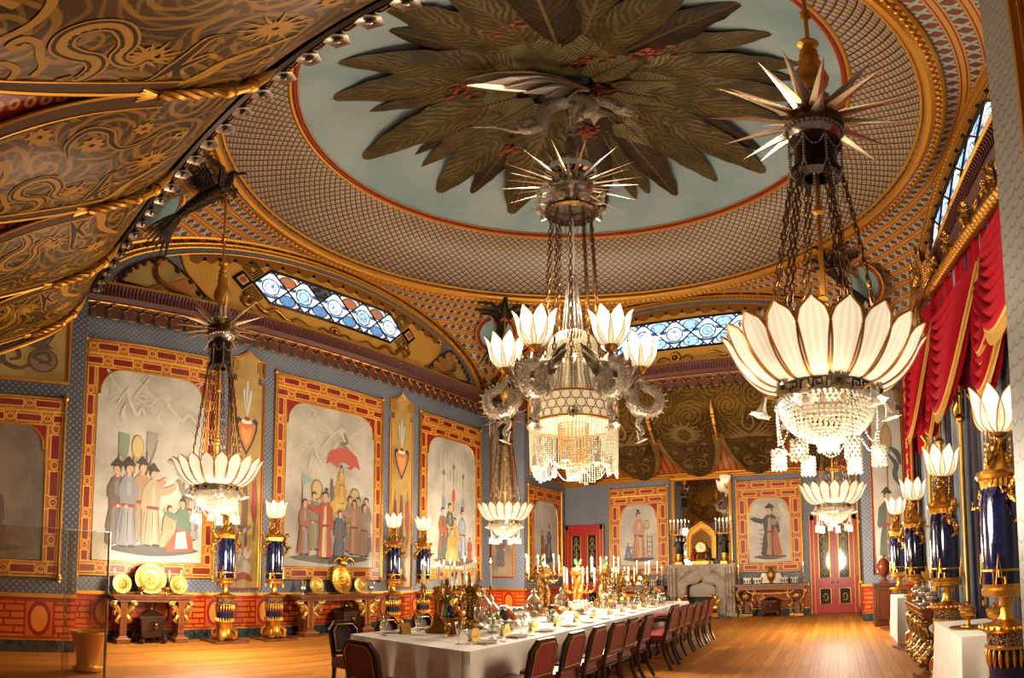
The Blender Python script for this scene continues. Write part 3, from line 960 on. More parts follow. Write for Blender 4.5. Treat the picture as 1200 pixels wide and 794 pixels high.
def make_bird():
    o = thing('roof_bird', '', 'bird statue', (0, 0, 0))
    # local frame: +x towards the room centre, origin on the chandelier rod top
    b = MB(); P = catmull([(-1.5, 0, -1.0), (-1.1, 0, -.55), (-.6, 0, -.2), (-.2, 0, .05), (.02, 0, .3), (.1, 0, .52)], 6)
    b.tube(P, rl([.03, .1, .2, .2, .12, .08], len(P)), 10); b.build('body', M['bird_dark'], o)
    b = MB(); b.sph((.14, 0, .58), .11, (1.2, .8, .9), 9, 6); b.tube([(.2, 0, .58), (.42, 0, .54), (.5, 0, .46)], [.05, .03, .006], 6)
    for k in range(4): b.tube([(.08, 0, .64), (-.05-.05*k, .04*(k-1.5), .8-.03*k)], [.03, .005], 5)
    b.build('head', M['bird_dark'], o)
    for s in (-1, 1):
        b = MB()
        for k in range(9):
            a = lerp(.15, 1.5, k/8); L = 1.0-.035*k
            r0 = Vector((-.25-.3*(k/8), s*.12, .1-.2*k/8)); p = r0+Vector((-.35*sin(a)+.1, s*L*cos(a*.75), .55*sin(a)*.6+.1))
            b.tube([r0, r0.lerp(p, .5)+Vector((0, 0, .1)), p], [.05, .1, .015], 6, 0, flat=.25, up=(1, 0, 1))
        for k in range(6): b.sph((-.3-.06*k, s*(.2+.1*k), .15+.03*k), .12, (1, 1, .6), 7, 4)
        b.tube([(-.1, s*.1, .12), (.05, s*.5, .42), (-.1, s*.95, .5)], [.09, .07, .03], 7)
        b.build('wing', M['bird_dark'], o)
        b = MB(); b.tube([(-.25, s*.1, -.1), (-.05, s*.08, -.2), (.0, s*.03, -.12)], [.07, .05, .04], 6)
        for k in range(3): b.tube([(0, s*.03, -.12), (.06*cos(k*2), s*.03+.06*sin(k*2), -.2), (.0, 0, -.27)], [.03, .025, .01], 5)
        b.build('claw', M['gold_dull'], o)
    b = MB()
    for k in range(7): b.tube(catmull([(-1.1, .03*(k-3), -.55), (-1.5, .12*(k-3), -.95), (-1.9+.06*abs(k-3), .22*(k-3), -1.45)], 4), rl([.05, .07, .02], 9), 6, 0, flat=.35)
    b.build('tail', M['bird_dark'], o)
    return o
bird = make_bird(); first = True
for sx, sy, lb in ((-1, 1, 'dark winged bird statue at the ceiling corner between the left wall and the fireplace end'), (1, 1, 'dark winged bird statue at the ceiling corner above the far end of the red curtains'), (-1, -1, 'dark winged bird statue at the ceiling corner beside the gilded tented canopy'), (1, -1, 'dark bird statue whose gilt claws hold the nearest lotus chandelier, at the top edge')):
    r = atan2(-sy, -sx)
    if first: o = bird; first = False
    else: o = copy_tree(bird)
    o.scale = (.78,)*3; o.location = (sx*4.2, sy*4.2, 8.95); o.rotation_euler = (0, 0, r); o['label'] = lb; o['group'] = 'bird statues holding the lotus chandeliers'
# ------------------------------------------------------------------ tented canopies over both ends
FR['near'] = lambda a, z, d: (-a, -HL+d, z)
b = MB(); wall_rect(b, FR['near'], -HL, HL, 6.85, Z0); P_ = archpts(AX, ZT-Z0); b.poly([FR['near'](a, z, 0) for a, z in P_][::-1], 0, P_[::-1])
srf(b.build('wall_near_upper', M['wall'], smooth=False))
cornice('near', 'trim_4', -WR-.1, WR+.1)
CP = [Vector((p[0], p[1], 0)) for p in [(0, 6.87), (.08, 6.5), (.25, 6.05), (.55, 5.68), (1.0, 5.4), (1.5, 5.15), (2.1, 4.85), (2.7, 4.56)]]
CPC = catmull(CP, 10); CL = [0]
for i in range(1, len(CPC)): CL.append(CL[-1]+(CPC[i]-CPC[i-1]).length)
def cprof(dy):
    for i in range(1, len(CPC)):
        if CPC[i][0] >= dy or i == len(CPC)-1:
            a, b = CPC[i-1], CPC[i]; t = (dy-a[0])/(b[0]-a[0]) if b[0] != a[0] else 0
            return lerp(a[1], b[1], t), CL[i-1]+t*(CL[i]-CL[i-1]), (b-a).normalized()
def ccan(sy):
    def f(x, dy, off=0.0):
        z, l, tg = cprof(max(0, min(2.7, dy)))
        n = Vector((tg[1], -tg[0]))        # downward / inward normal in (dy,z)
        if n[1] > 0: n = -n
        return Vector((x, sy*(HL+dy+n[0]*off), z+n[1]*off))
    return f
TX = [-4.75, -2.85, -.95, .95, 2.85, 4.75]
def eoff(dy): return .66*max(0, (dy-1.0)/1.7)**2.1
def canopy(nm, sy, mat, motif, label):
    f = ccan(sy)
    root = thing(nm, label, 'canopy', (0, sy*(HL+1.3), 4.56))
    inv = Vector((0, -sy*(HL+1.3), -4.56))
    def fin(o): o.location = inv; return o
    b = MB(); b.grid(lambda u, v: f(lerp(-WR, WR, u), 2.7*v, -.03), 30, 26, 0, lambda u, v: (lerp(-WR, WR, u), cprof(2.7*v)[1]))
    fin(b.build('red_ground', M['red_scale'], root))
    # two half lobes at the ends and five whole ones
    spans = [(-WR, TX[0], 0, 1)]+[(TX[i], TX[i+1], 1, 1) for i in range(5)]+[(TX[5], WR, 1, 0)]
    for x0, x1, l, r in spans:
        w = x1-x0
        def g(u, v):
            dy = 2.7*v; e = eoff(dy)
            a, c = x0+e*l, x1-e*r
            if a > c: a = c = (x0+x1)/2
            s = lerp(a, c, u)
            bul = .10*sin(pi*u)*min(1, dy*1.2) if l and r else 0
            return f(s, dy, .03+bul)
        def uvf(u, v):
            dy = 2.7*v; e = eoff(dy); return (lerp(x0+e*l, x1-e*r, u), cprof(dy)[1])
        b = MB(); b.grid(g, 20, 30, 0, uvf)
        def lobe_surface(x, dy, off):
            e = eoff(dy); a, c = x0+e, x1-e; u = (x-a)/max(.05, c-a)
            return f(x, dy, .036+.10*sin(pi*max(0, min(1, u)))*min(1, dy*1.2)+(off-.13)*.12)
        if motif and l and r: motif(lobe_surface, b, (x0+x1)/2, sy)
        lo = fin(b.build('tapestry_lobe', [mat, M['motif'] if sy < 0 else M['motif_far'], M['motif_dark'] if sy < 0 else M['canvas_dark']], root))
        for sd, on in ((0, l), (1, r)):
            if not on or w < .5: continue
            A = [g(sd, v/24) for v in range(8, 25)]
            e = MB()
            B = [g(abs(sd-.09), v/24)+Vector((0, 0, -.012)) for v in range(8, 25)]
            e.band([p+Vector((0, 0, -.02)) for p in A], B, 0)
            e.tube([p+Vector((0, 0, -.02)) for p in A], .022, 6, 1); e.tube(B, .012, 5, 1)
            e.build('border_band', [M['border_brown'] if sy < 0 else M['canvas_dark'], M['gold_dull']], lo)
    for x in TX[0:6]:
        c = MB()
        c.tube([f(x, d, .08) for d in (.16, .24, .33)], [.008, .05, .06], 8, 0)
        c.sph(f(x, .37, .1), .075, nu=9, nv=6)
        c.tube([f(x, d, .1) for d in (.40, .44, .50)], [.05, .05, .055], 8, 0)
        c.sph(f(x, .53, .1), .065, nu=9, nv=6)
        for k in range(3):
            P = [f(x+.03*sin(d*22+k*TAU/3), d, .085+.03*cos(d*22+k*TAU/3)) for d in [.55+.02*i for i in range(24)]]
            c.tube(P, .028, 5, 1)
        for k in range(5): c.tube([f(x, 1.0, .07), f(x+.04*(k-2), 1.12, .06)], [.03, .012], 5)
        fin(c.build('cord_tassel', [M['gilt'], M['gold_dull']], root))
    g = MB(); g.box((0, sy*(HL-.06), 6.72), (2*WR, .05, .42)); g.box((0, sy*(HL-.12), 6.9), (2*WR, .3, .06))
    if sy < 0: fin(g.build('soffit_shade_board', M['dark_bronze'], root))  # dark board added to imitate the shade under the near cornice
    g = MB()
    V = lambda x, d, z: Vector((x, sy*(YF-d), z))
    for z, r in ((4.58, .05), (4.5, .035), (4.44, .022)): g.tube([V(-WR, .06, z), V(WR, .06, z)], r, 6)
    for i in range(130): g.bead(V(lerp(-WR, WR, (i+.5)/130), .1, 4.54), .03)
    fin(g.build('gilt_cornice', M['gilt'], root))
    return root
def ribbon(mb, f, pts, wid, off=.05, n=6, m=0, cx=0, sgn=1):
    P = catmull([Vector((p[0], p[1], 0)) for p in pts], n); W = rl(wid, len(P)) if hasattr(wid, '__len__') else [wid]*len(P)
    A, B = [], []
    for i, p in enumerate(P):
        t = (P[min(i+1, len(P)-1)]-P[max(i-1, 0)]).normalized(); q = Vector((-t.y, t.x, 0))*W[i]/2
        A.append(f(cx+sgn*(p.x+q.x), p.y+q.y, off)); B.append(f(cx+sgn*(p.x-q.x), p.y-q.y, off))
    mb.band(A, B, m+1); return P
DB = [(1.26, 1.62), (1.22, 1.68), (1.17, 1.62), (1.24, 1.55), (1.36, 1.52), (1.47, 1.57), (1.52, 1.67), (1.62, 1.77), (1.75, 1.77), (1.83, 1.68), (1.83, 1.56), (1.75, 1.48), (1.62, 1.43), (1.5, 1.44), (1.42, 1.4), (1.38, 1.32), (1.44, 1.28)]
def dragon_motif(f, b, cx, sy):
    s = 1 if cx >= 0 else -1
    o = -1.9*s
    kw = dict(cx=cx+o, sgn=s)
    kw = dict(cx=cx-s*1.9, sgn=s)
    ribbon(b, f, DB, [.03, .06, .09, .11, .125, .13, .13, .13, .125, .12, .12, .12, .115, .11, .1, .1, .1], .16, m=0, **kw)
    ribbon(b, f, DB, [.02, .04, .065, .085, .095, .1, .1, .1, .1, .095, .09, .09, .085, .08, .07, .06, .06], .164, m=1, **kw)
    ribbon(b, f, DB, [.01, .02, .03, .04, .05, .055, .055, .055, .05, .05, .045, .045, .04, .04, .03, .03, .03], .168, m=0, **kw)
    X = lambda x, y: f(kw['cx']+s*x, y, .17)
    for k in range(14):      # mane rays round the head
        a = TAU*k/14; r0, r1 = .07, .16+.04*(k % 2)
        ribbon(b, f, [(1.47+r0*cos(a), 1.27+r0*sin(a)), (1.47+r1*cos(a+.2), 1.27+r1*sin(a+.2))], [.035, .006], .16, 2, 0, **kw)
    ribbon(b, f, [(1.42, 1.33), (1.5, 1.28), (1.57, 1.22)], [.06, .1, .05], .172, **kw)
    ribbon(b, f, [(1.5, 1.3), (1.58, 1.31), (1.6, 1.27)], [.02, .02, .01], .174, **kw); ribbon(b, f, [(1.46, 1.25), (1.44, 1.17), (1.48, 1.12)], [.03, .02, .01], .174, **kw)
    for k in range(30):     # scales on the body
        t = 1+k*.46
        i = int(t); p = Vector(DB[min(i, 16)]).lerp(Vector(DB[min(i+1, 16)]), t-i)
        ribbon(b, f, [(p.x-.02, p.y-.02), (p.x+.02, p.y+.02)], .02, .17, 2, 0, **kw)
    SB = [(1.18, 1.31), (1.09, 1.23), (1.15, 1.12), (1.33, 1.06), (1.53, 1.04), (1.71, 1.02), (1.77, .93)]
    ribbon(b, f, SB, [.04, .07, .05, .1, .07, .06, .015], .15, m=0, **kw); ribbon(b, f, SB, [.02, .04, .02, .06, .04, .03, .01], .155, m=1, **kw)
    ribbon(b, f, [(1.2, .98), (1.3, 1.02), (1.4, .98), (1.5, .92), (1.46, .86)], [.1, .08, .08, .06, .02], .15, **kw); ribbon(b, f, [(1.2, .98), (1.3, 1.02), (1.4, .98), (1.5, .92)], [.05, .04, .04, .02], .155, m=1, **kw)
    ribbon(b, f, [(1.05, .9), (1.2, .8), (1.4, .76), (1.6, .62), (1.76, .5)], [.04, .1, .07, .05, .03], .13, **kw)
    ribbon(b, f, [(1.3, 1.85), (1.42, 1.82), (1.55, 1.86), (1.7, 1.9), (1.76, 1.98), (1.7, 2.03), (1.66, 1.98), (1.7, 1.95)], .045, .14, **kw)
    ribbon(b, f, [(1.2, 2.0), (1.4, 1.95), (1.52, 2.05), (1.45, 2.14), (1.38, 2.08), (1.43, 2.04)], .045, .14, **kw)
    ribbon(b, f, [(1.75, 2.1), (1.9, 1.95), (2.1, 1.9), (2.25, 2.0), (2.15, 2.12), (2.05, 2.04)], .05, .14, **kw)
    for k in range(24):     # starburst
        a = TAU*k/24; r1 = .2 if k % 2 else .11
        ribbon(b, f, [(1.86+.02*cos(a), .72+.02*sin(a)), (1.86+r1*cos(a), .72+r1*1.1*sin(a))], [.04, .004], .15, 2, 0, **kw)
    for (x, y, r) in ((2.25, 1.3, .1), (2.4, .95, .08), (2.2, .6, .07), (2.45, 1.7, .1), (1.35, .45, .06), (1.55, 2.35, .1), (2.15, 2.4, .09)):   # lotus blossoms
        for k in range(8):
            a = TAU*k/8; ribbon(b, f, [(x+.02*cos(a), y+.02*sin(a)), (x+r*.6*cos(a), y+r*.6*sin(a)), (x+r*cos(a), y+r*sin(a))], [.01, r*.6, .006], .14, 2, 0, **kw)
    P2 = [(2.1, 1.45), (2.3, 1.48), (2.45, 1.36), (2.4, 1.2), (2.25, 1.15), (2.15, 1.05), (2.2, .9), (2.35, .8)]
    ribbon(b, f, P2, [.02, .06, .07, .07, .07, .06, .05, .01], .14, **kw); ribbon(b, f, P2, [.01, .03, .04, .04, .04, .03, .02, .005], .145, m=1, **kw)
def sun_motif(f, b, cx, sy):
    kw = dict(cx=cx, sgn=1)
    if abs(cx) < .5:
        for k in range(28):
            a = TAU*k/28; r1 = .62 if k % 2 else .5
            ribbon(b, f, [(.2*cos(a), .8+.2*sin(a)), (r1*cos(a), .8+.62*r1*sin(a))], [.07, .01], .15, 2, 0, **kw)
        for k in range(6): ribbon(b, f, [(-.3, .62+.07*k), (0, .66+.07*k), (.3, .62+.07*k)], .02, .16, 3, 1, **kw)
    else:
        for s in (-1, 1):
            for k in range(5): ribbon(b, f, [(0, .95), (s*(.25+.08*k), .75+.07*k), (s*(.55+.03*k), .45+.14*k)], [.05, .06, .01], .15, 4, 0, **kw)
        ribbon(b, f, [(-.1, .4), (-.16, .6), (0, .75), (.16, .6), (.1, .4), (0, .5)], [.03, .05, .06, .05, .03, .02], .155, m=0, **kw)
    for (x, y, r) in ((-.5, 1.5, .12), (.4, 1.7, .12), (0, 1.35, .1), (-.2, 2.1, .1), (.5, 1.2, .08)):
        for k in range(8):
            a = TAU*k/8; ribbon(b, f, [(x+.02*cos(a), y+.02*sin(a)), (x+r*cos(a), y+r*sin(a))], [.05, .008], .14, 2, 0, **kw)
    for s in (-1, 1): ribbon(b, f, [(s*.1, 1.8), (s*.35, 1.95), (s*.3, 2.2), (s*.12, 2.15), (s*.2, 2.05)], .05, .14, **kw)
canopy('tented_canopy', -1, M['tapestry'], dragon_motif, 'huge gilded tented canopy painted with dragons, overhead at upper left, hung with cords')
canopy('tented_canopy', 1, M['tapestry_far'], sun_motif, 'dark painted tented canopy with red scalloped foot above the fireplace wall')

# ------------------------------------------------------------------ plantain crown in the dome
def leaf_mb(L, W, droop, tip=0.0, tatter=True, seed=0):
    """leaf lying along +x from the origin, bulging down slightly"""
    r = random.Random(seed); nu, nv = 18, 4
    b = MB()
    def wprof(u): return W*.5*max(.02, sin(pi*min(1, (u*.93+.07))**.8))**.75
    V, U = [], []
    for i in range(nu+1):
        u = i/nu; w = wprof(u)
        for j in range(-nv, nv+1):
            v = j/nv; j2 = w*v
            if abs(j) == nv and tatter and u > .35: j2 *= 1-.18*r.random()
            V.append((L*u-abs(v)*.10*W*(1-u), j2, droop*u*u-.10*W*(1-v*v)*sin(pi*u)+ .03*W*(j % 2)*.3)); U.append((u, v))
    K = 2*nv+1; F = []
    for i in range(nu):
        for j in range(K-1): F.append((i*K+j, i*K+j+1, (i+1)*K+j+1, (i+1)*K+j))
    b.add(V, F, 0, U)
    b.tube([(L*u, 0, droop*u*u-.11*W*sin(pi*u)-.01) for u in [i/10 for i in range(11)]], rl([.018, .012, .005], 11), 5, 1)
    return b
plant = thing('plantain_crown', 'giant crown of brown plantain leaves with orange flowers spreading across the domed ceiling', 'foliage', (0, 0, 12.4))
def place_leaf(az, r0, r1, W, mat, drop, seed, roll=0.0):
    az = radians(az); p0 = Vector((r0*cos(az), r0*sin(az), dome_z(r0)-drop)); p1 = Vector((r1*cos(az), r1*sin(az), dome_z(r1)-drop*.4-.03))
    d = p1-p0; L = d.length; x = d.normalized(); y = Vector((0, 0, 1)).cross(x).normalized(); z = x.cross(y)
    b = leaf_mb(L, W, .12*L*.3, seed=seed)
    Mx = Matrix((x, y, z)).transposed().to_4x4() @ Matrix.Rotation(roll, 4, 'X'); Mx.translation = p0
    b.v = [tuple(Mx @ Vector(p)-Vector((0, 0, 12.4))) for p in b.v]
    b.build('leaf', [mat, M['leaf_edge']], plant)
OUT = [(-136, 4.25, 1.7, .95), (-141, 3.67, 2.1, .5), (-148, 3.6, 1.9, .55), (-165, 4.43, 1.3, 1.0), (-178, 3.6, 2.0, .45), (176, 3.75, 1.6, .6), (164, 4.32, 1.2, 1.0), (153, 4.03, 1.8, .65), (137, 4.37, 1.1, 1.05), (120, 4.1, 1.5, .8), (107, 4.41, 1.2, 1.0), (93, 3.97, 1.9, .6), (88, 4.0, 1.8, .55), (79, 4.19, 1.5, .75), (63, 4.14, 1.5, .75), (47, 4.56, 1.0, .95), (41, 4.05, 1.5, .7), (25, 4.02, 1.4, .9), (12, 4.25, 1.3, .8), (4, 4.0, 1.6, .6), (-3, 4.05, 1.4, .8), (-16, 3.94, 1.5, .65), (-30, 3.97, 1.3, .85), (-43, 4.2, 1.4, .8), (-56, 3.9, 1.3, .9), (-70, 4.3, 1.4, .9), (-84, 4.1, 1.4, .9), (-97, 4.2, 1.5, .9), (-107, 3.6, 1.6, .8), (-121, 4.1, 1.4, .9)]
for i, (az, r1, r0, W) in enumerate(OUT): place_leaf(az, r0*.55, r1, W*1.22, M['leaf_dark' if i % 3 == 1 else 'leaf'], .10+.05*(i % 3), i)
INN = [(-135, .9, 2.5, .62), (-75, .5, 1.9, .62), (172, .8, 2.1, .6), (-20, .55, 2.05, .62), (30, .8, 2.35, .7), (72, 1.5, 3.0, .7), (92, .3, 1.55, .62), (-85, 1.2, 2.7, .8), (-50, 1.0, 2.6, .75), (140, .7, 1.9, .55), (-165, 1.0, 2.4, .6), (8, 1.2, 2.7, .6), (55, 1.1, 2.7, .62), (-110, .8, 2.2, .7), (115, 1.2, 2.6, .6), (-5, 1.6, 3.1, .6)]
for i, (az, r0, r1, W) in enumerate(INN): place_leaf(az, r0, r1, W*1.25, M['leaf_green'], .34+.04*(i % 2), 50+i)
for i in range(18):
    az = i*20+7; place_leaf(az, .4, 2.6, .7, M['leaf_dark'], .04, 90+i)
for i, (az, r) in enumerate([(-143, 1.98), (-45, 1.02), (-22, 1.88), (-85, 2.43), (102, 1.5), (-120, 1.15), (30, .6), (150, 2.3)]):
    b = MB(); a = radians(az); rr = random.Random(i); c = Vector((r*cos(a), r*sin(a), dome_z(r)-.34-12.4))
    for k in range(38):
        p = c+Vector((rr.gauss(0, .16), rr.gauss(0, .16), rr.uniform(-.1, .06)))
        b.sph(p, .075, (1, .6, .5), 6, 4, rr.randint(0, 1))
    tag(b.build('flower_cluster', [M['flower_orange'], paint('6d2a12')], plant), kind='stuff')
for i in range(14):
    b = MB(); a = TAU*i/14; r = .5 if i % 2 else .28
    b.tube([(0, 0, .2), (r*.6*cos(a), r*.6*sin(a), -.02), (r*cos(a), r*sin(a), -.2)], [.05, .15, .01], 6, 0, flat=.5)
    b.build('bud_scale', paint('3c3a30'), plant)
# ------------------------------------------------------------------ chandeliers
def ring_link(mb, c, ax, r, h, t, m=0):
    """one chain link standing in the plane of (axis, side)"""
    ax = Vector(ax).normalized(); sd = ax.orthogonal().normalized()
    return ax, sd
def chain_mb(mb, p, q, step=.085, w=.022, t=.008, m=0, sag=0.0):
    p, q = Vector(p), Vector(q); L = (q-p).length; n = max(2, int(L/step)); ax = (q-p).normalized()
    s1 = ax.orthogonal().normalized(); s2 = ax.cross(s1)
    for i in range(n):
        c = p.lerp(q, (i+.5)/n)+Vector((0, 0, -sag*4*((i+.5)/n)*(1-(i+.5)/n))); sd = s1 if i % 2 else s2; h = L/n*.66
        mb.tube([c+ax*(h*cos(TAU*k/6))+sd*(w*sin(TAU*k/6)) for k in range(6)], t, 4, m, closed=True)
def petal_mb(prof, wid, edge=.008, n=8, tipup=.0, curl=.12):
    """petal in the xz plane pointing out along +x; widths along the profile; gold rims"""
    P = catmull([Vector((r, 0, z)) for r, z in prof], 4); W = rl(wid, len(P))
    b = MB(); V, U = [], []; K = 7
    for i, p in enumerate(P):
        for j in range(K):
            v = j/(K-1)*2-1; y = v*W[i]
            V.append((p.x-curl*W[i]*v*v*1.0, y, p.z+(.25*W[i]*v*v if i > len(P)*.6 else 0)*0)); U.append((j/(K-1), i/(len(P)-1)))
    F = [(i*K+j, (i+1)*K+j, (i+1)*K+j+1, i*K+j+1) for i in range(len(P)-1) for j in range(K-1)]
    b.add(V, F, 0, U)
    for j in (0, K-1): b.tube([V[i*K+j] for i in range(len(P))], edge, 5, 1)
    return b
def flower_mb(c, n, r, dirv, m0=0, m1=1):
    b = MB(); dirv = Vector(dirv).normalized(); s = dirv.orthogonal().normalized() if abs(dirv.z) > .9 else Vector((0, 0, 1)).cross(dirv).normalized(); t = dirv.cross(s); c = Vector(c)
    for k in range(n):
        a = TAU*k/n; d = s*cos(a)+t*sin(a); e = -s*sin(a)+t*cos(a)
        pts = [c+dirv*.01, c+d*r*.45+e*r*.2+dirv*.02, c+d*r*.78+e*r*.3+dirv*.03, c+d*r*.98+e*r*.15+dirv*.01, c+d*r*.98-e*r*.15+dirv*.01, c+d*r*.78-e*r*.3+dirv*.03, c+d*r*.45-e*r*.2+dirv*.02]
        b.add(pts, [tuple(range(7))], m0); b.add([p-dirv*.012 for p in pts], [(6, 5, 4, 3, 2, 1, 0)], m0)
    b.sph(c+dirv*.02, r*.25, nu=8, nv=5, m=m1)
    return b
def lily_mb(b, c, ax, s=1.0, m=0):
    c = Vector(c); ax = Vector(ax).normalized(); q = Vector((0, 0, 1)).rotation_difference(ax).to_matrix().to_4x4()
    b.lathe([(.012*s, -.12*s), (.02*s, -.05*s), (.035*s, 0), (.05*s, .03*s), (.085*s, .045*s), (.06*s, .035*s), (.02*s, .0)], 18, m, M=Matrix.Translation(c) @ q, lobes=6, amp=.16)
def make_lotus():
    o = thing('lotus_chandelier', '', 'chandelier')
    # suspension rod with turned gilt knob (top at 8.9)
    b = MB(); b.lathe([(.02, 3.0), (.02, 6.3), (.02, 8.9)], 8)
    b.lathe([(.02, 7.86), (.05, 7.83), (.03, 7.78), (.05, 7.72), (.02, 7.68)], 10)
    for z in (3.65, 4.6): b.lathe([(.02, z+.06), (.045, z+.03), (.035, z), (.045, z-.03), (.02, z-.06)], 10)
    b.build('rod', M['gilt'], o)
    b = MB(); b.lathe([(.02, 7.2), (.08, 7.17), (.09, 7.13), (.05, 7.1), (.045, 7.02), (.075, 6.98), (.06, 6.93), (.085, 6.88), (.07, 6.82), (.095, 6.77), (.08, 6.7), (.125, 6.58), (.15, 6.47), (.14, 6.37), (.1, 6.29), (.04, 6.26)], 16)
    b.build('turned_knob', M['gilt'], o)
    # faceted silver crown with mirror rays
    b = MB(); b.lathe([(.05, 6.26), (.13, 6.18), (.15, 6.05), (.11, 5.98), (.2, 5.93), (.225, 5.85), (.225, 5.62), (.2, 5.56), (.12, 5.5)], 18, 0)
    for k in range(36):
        a = TAU*k/36
        for z in (5.9, 5.6): b.bead((.225*cos(a), .225*sin(a), z), .022, 0, .03)
    for k in range(14):
        a = TAU*k/14
        for j in range(4): b.bead(((.13+.018*j)*cos(a), (.13+.018*j)*sin(a), 6.14-.05*j), .024)
    b.build('faceted_crown', M['facet'], o)
    b = MB(); b.lathe([(.228, 5.84), (.245, 5.82), (.235, 5.77), (.235, 5.7), (.245, 5.65), (.228, 5.63)], 20); b.build('gilt_collar', M['bronze'], o)
    n = 0
    for k in range(12):
        for el, L in ((.62, .62), (.12, .66), (-.32, .5)):
            if el != .12 and k % 2 == (0 if el > 0 else 1): continue
            a = TAU*k/12+(.13 if el > .3 else 0)
            d = Vector((cos(a)*cos(el), sin(a)*cos(el), sin(el))); s = Vector((-sin(a), cos(a), 0)); u = d.cross(s)
            c = d*.2+Vector((0, 0, 5.75)); w = .062
            b = MB(); tip = c+d*L
            b.add([c+s*w, c+u*.025, c-s*w, c-u*.025, tip], [(0, 1, 4), (1, 2, 4), (2, 3, 4), (3, 0, 4)])
            b.build('mirror_ray', M['spike'], o, smooth=False)
    # dark crown with swagged beads
    b = MB(); b.lathe([(.12, 5.5), (.21, 5.46), (.22, 5.4), (.17, 5.36), (.17, 5.1), (.21, 5.06), (.2, 5.0), (.1, 4.98)], 18); b.build('lower_crown', M['dark_bronze'], o)
    b = MB()
    for k in range(8):
        a0, a1 = TAU*k/8, TAU*(k+1)/8
        for zz, sg, rr in ((5.42, .16, .215), (5.08, .22, .225)):
            b.chain([(rr*cos(lerp(a0, a1, t)), rr*sin(lerp(a0, a1, t)), zz-sg*4*t*(1-t)) for t in [i/10 for i in range(11)]], .028, .012)
        for j in range(9): b.bead((.22*cos(a0), .22*sin(a0), 5.36-.035*j), .014, 0, .018)
        for j in range(10): b.bead((.2*cos(a0+.3), .2*sin(a0+.3), 4.98-.035*j), .013, 0, .017)
    b.build('bead_swag', M['facet'], o)
    for k in range(6):
        a = TAU*k/6+.2; b = MB(); chain_mb(b, (.2*cos(a), .2*sin(a), 5.02), (.46*cos(a), .46*sin(a), 3.05), .09, .019, .0065)
        a += .14; chain_mb(b, (.2*cos(a), .2*sin(a), 5.02), (.46*cos(a), .46*sin(a), 3.05), .09, .019, .0065)
        b.build('suspension_chain', M['chain'], o)
    # the lotus: twenty frosted glass petals with gilt ribs
    NP = 20
    b = petal_mb([(.365, 2.865), (.46, 2.885), (.57, 2.96), (.665, 3.08), (.735, 3.22), (.79, 3.31)], [.056, .072, .09, .103, .112, .112, .085, .012], .0095)
    po = b.build('petal', [M['petal'], M['gilt']], o)
    for k in range(1, NP): c = po.copy(); COL.objects.link(c); c.parent = o; c.rotation_euler = (0, 0, TAU*k/NP)
    b = MB(); b.bead((.75, 0, 3.27), .018, 0, .034); po = b.build('crystal_drop', M['crystal_lit'], o); po.rotation_euler = (0, 0, TAU*.5/NP)
    for k in range(1, NP): c = po.copy(); COL.objects.link(c); c.parent = o; c.rotation_euler = (0, 0, TAU*(k+.5)/NP)
    b = MB(); b.lathe([(.35, 2.885), (.385, 2.88), (.385, 2.865), (.37, 2.86), (.37, 2.785), (.385, 2.78), (.385, 2.765), (.35, 2.76)], 32, 0)
    for k in range(24):
        a = TAU*k/24; w = TAU/24*.4
        q = [(-1, 2.79), (-1, 2.852), (.7, 2.852), (.7, 2.81), (-.3, 2.81), (-.3, 2.832)]
        b.tube([(.374*cos(a+x*w), .374*sin(a+x*w), z) for x, z in q], .0055, 4, 1)
    b.build('key_fret_band', [M['silver'], M['dark_bronze']], o)
    for k in range(6):
        a = TAU*k/6+.1
        flower_mb((.405*cos(a), .405*sin(a), 2.82), 7, .085, (cos(a), sin(a), -.1)).build('glass_flower', [M['flower_glass'], M['bronze']], o, smooth=False)
        a += TAU/12; b = MB(); b.tube(catmull([(.37*cos(a), .37*sin(a), 2.79), (.47*cos(a), .47*sin(a), 2.8), (.5*cos(a), .5*sin(a), 2.74)], 4), .012, 5, 1); lily_mb(b, (.5*cos(a), .5*sin(a), 2.7), (.3*cos(a), .3*sin(a), -1), .95, 0); b.build('lily', [M['crystal'], M['gilt']], o)
    # crystal basket
    b = MB()
    for i in range(13):
        t = i/12; ph = t*1.32; r = .36*cos(ph); z = 2.75-.30*sin(ph); n = max(6, int(TAU*r/.041))
        for k in range(n):
            a = TAU*(k+.5*(i % 2))/n; b.bead((r*cos(a), r*sin(a), z), .0185)
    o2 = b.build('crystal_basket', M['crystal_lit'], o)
    b = MB(); b.sph((0, 0, 2.42), .055, (1, 1, .7), 10, 6); b.lathe([(.02, 2.5), (.06, 2.47), (.05, 2.44)], 10); b.build('bulb', M['lamp_glow'], o)
    b = MB()
    for k in range(10):
        a = TAU*k/10
        for j in range(3): b.bead((.075*cos(a), .075*sin(a), 2.45-.03*j), .02)
    b.build('rosette', M['crystal'], o)
    b = MB()
    for k in range(6):
        a0, a1 = TAU*k/6+.35, TAU*(k+1)/6+.35
        b.chain([(.385*cos(lerp(a0, a1, t)), .385*sin(lerp(a0, a1, t)), 2.74-.33*4*t*(1-t)) for t in [i/16 for i in range(17)]], .026, .0115)
        b.chain([(.385*cos(a0), .385*sin(a0), 2.76), (.385*cos(a0), .385*sin(a0), 2.42)], .026, .0115)
    b.build('bead_festoon', M['crystal'], o)
    b = MB(); b.sph((0, 0, 2.33), .032, (1, 1, 1.4), 8, 5, 1)
    for j in range(6):
        for k in range(9): a = TAU*(k+.5*(j % 2))/9; b.bead((.052*cos(a), .052*sin(a), 2.40-.027*j), .0165, 0)
    pl = b.build('pendant_light', [M['crystal_lit'], M['lamp_glow']], o); 
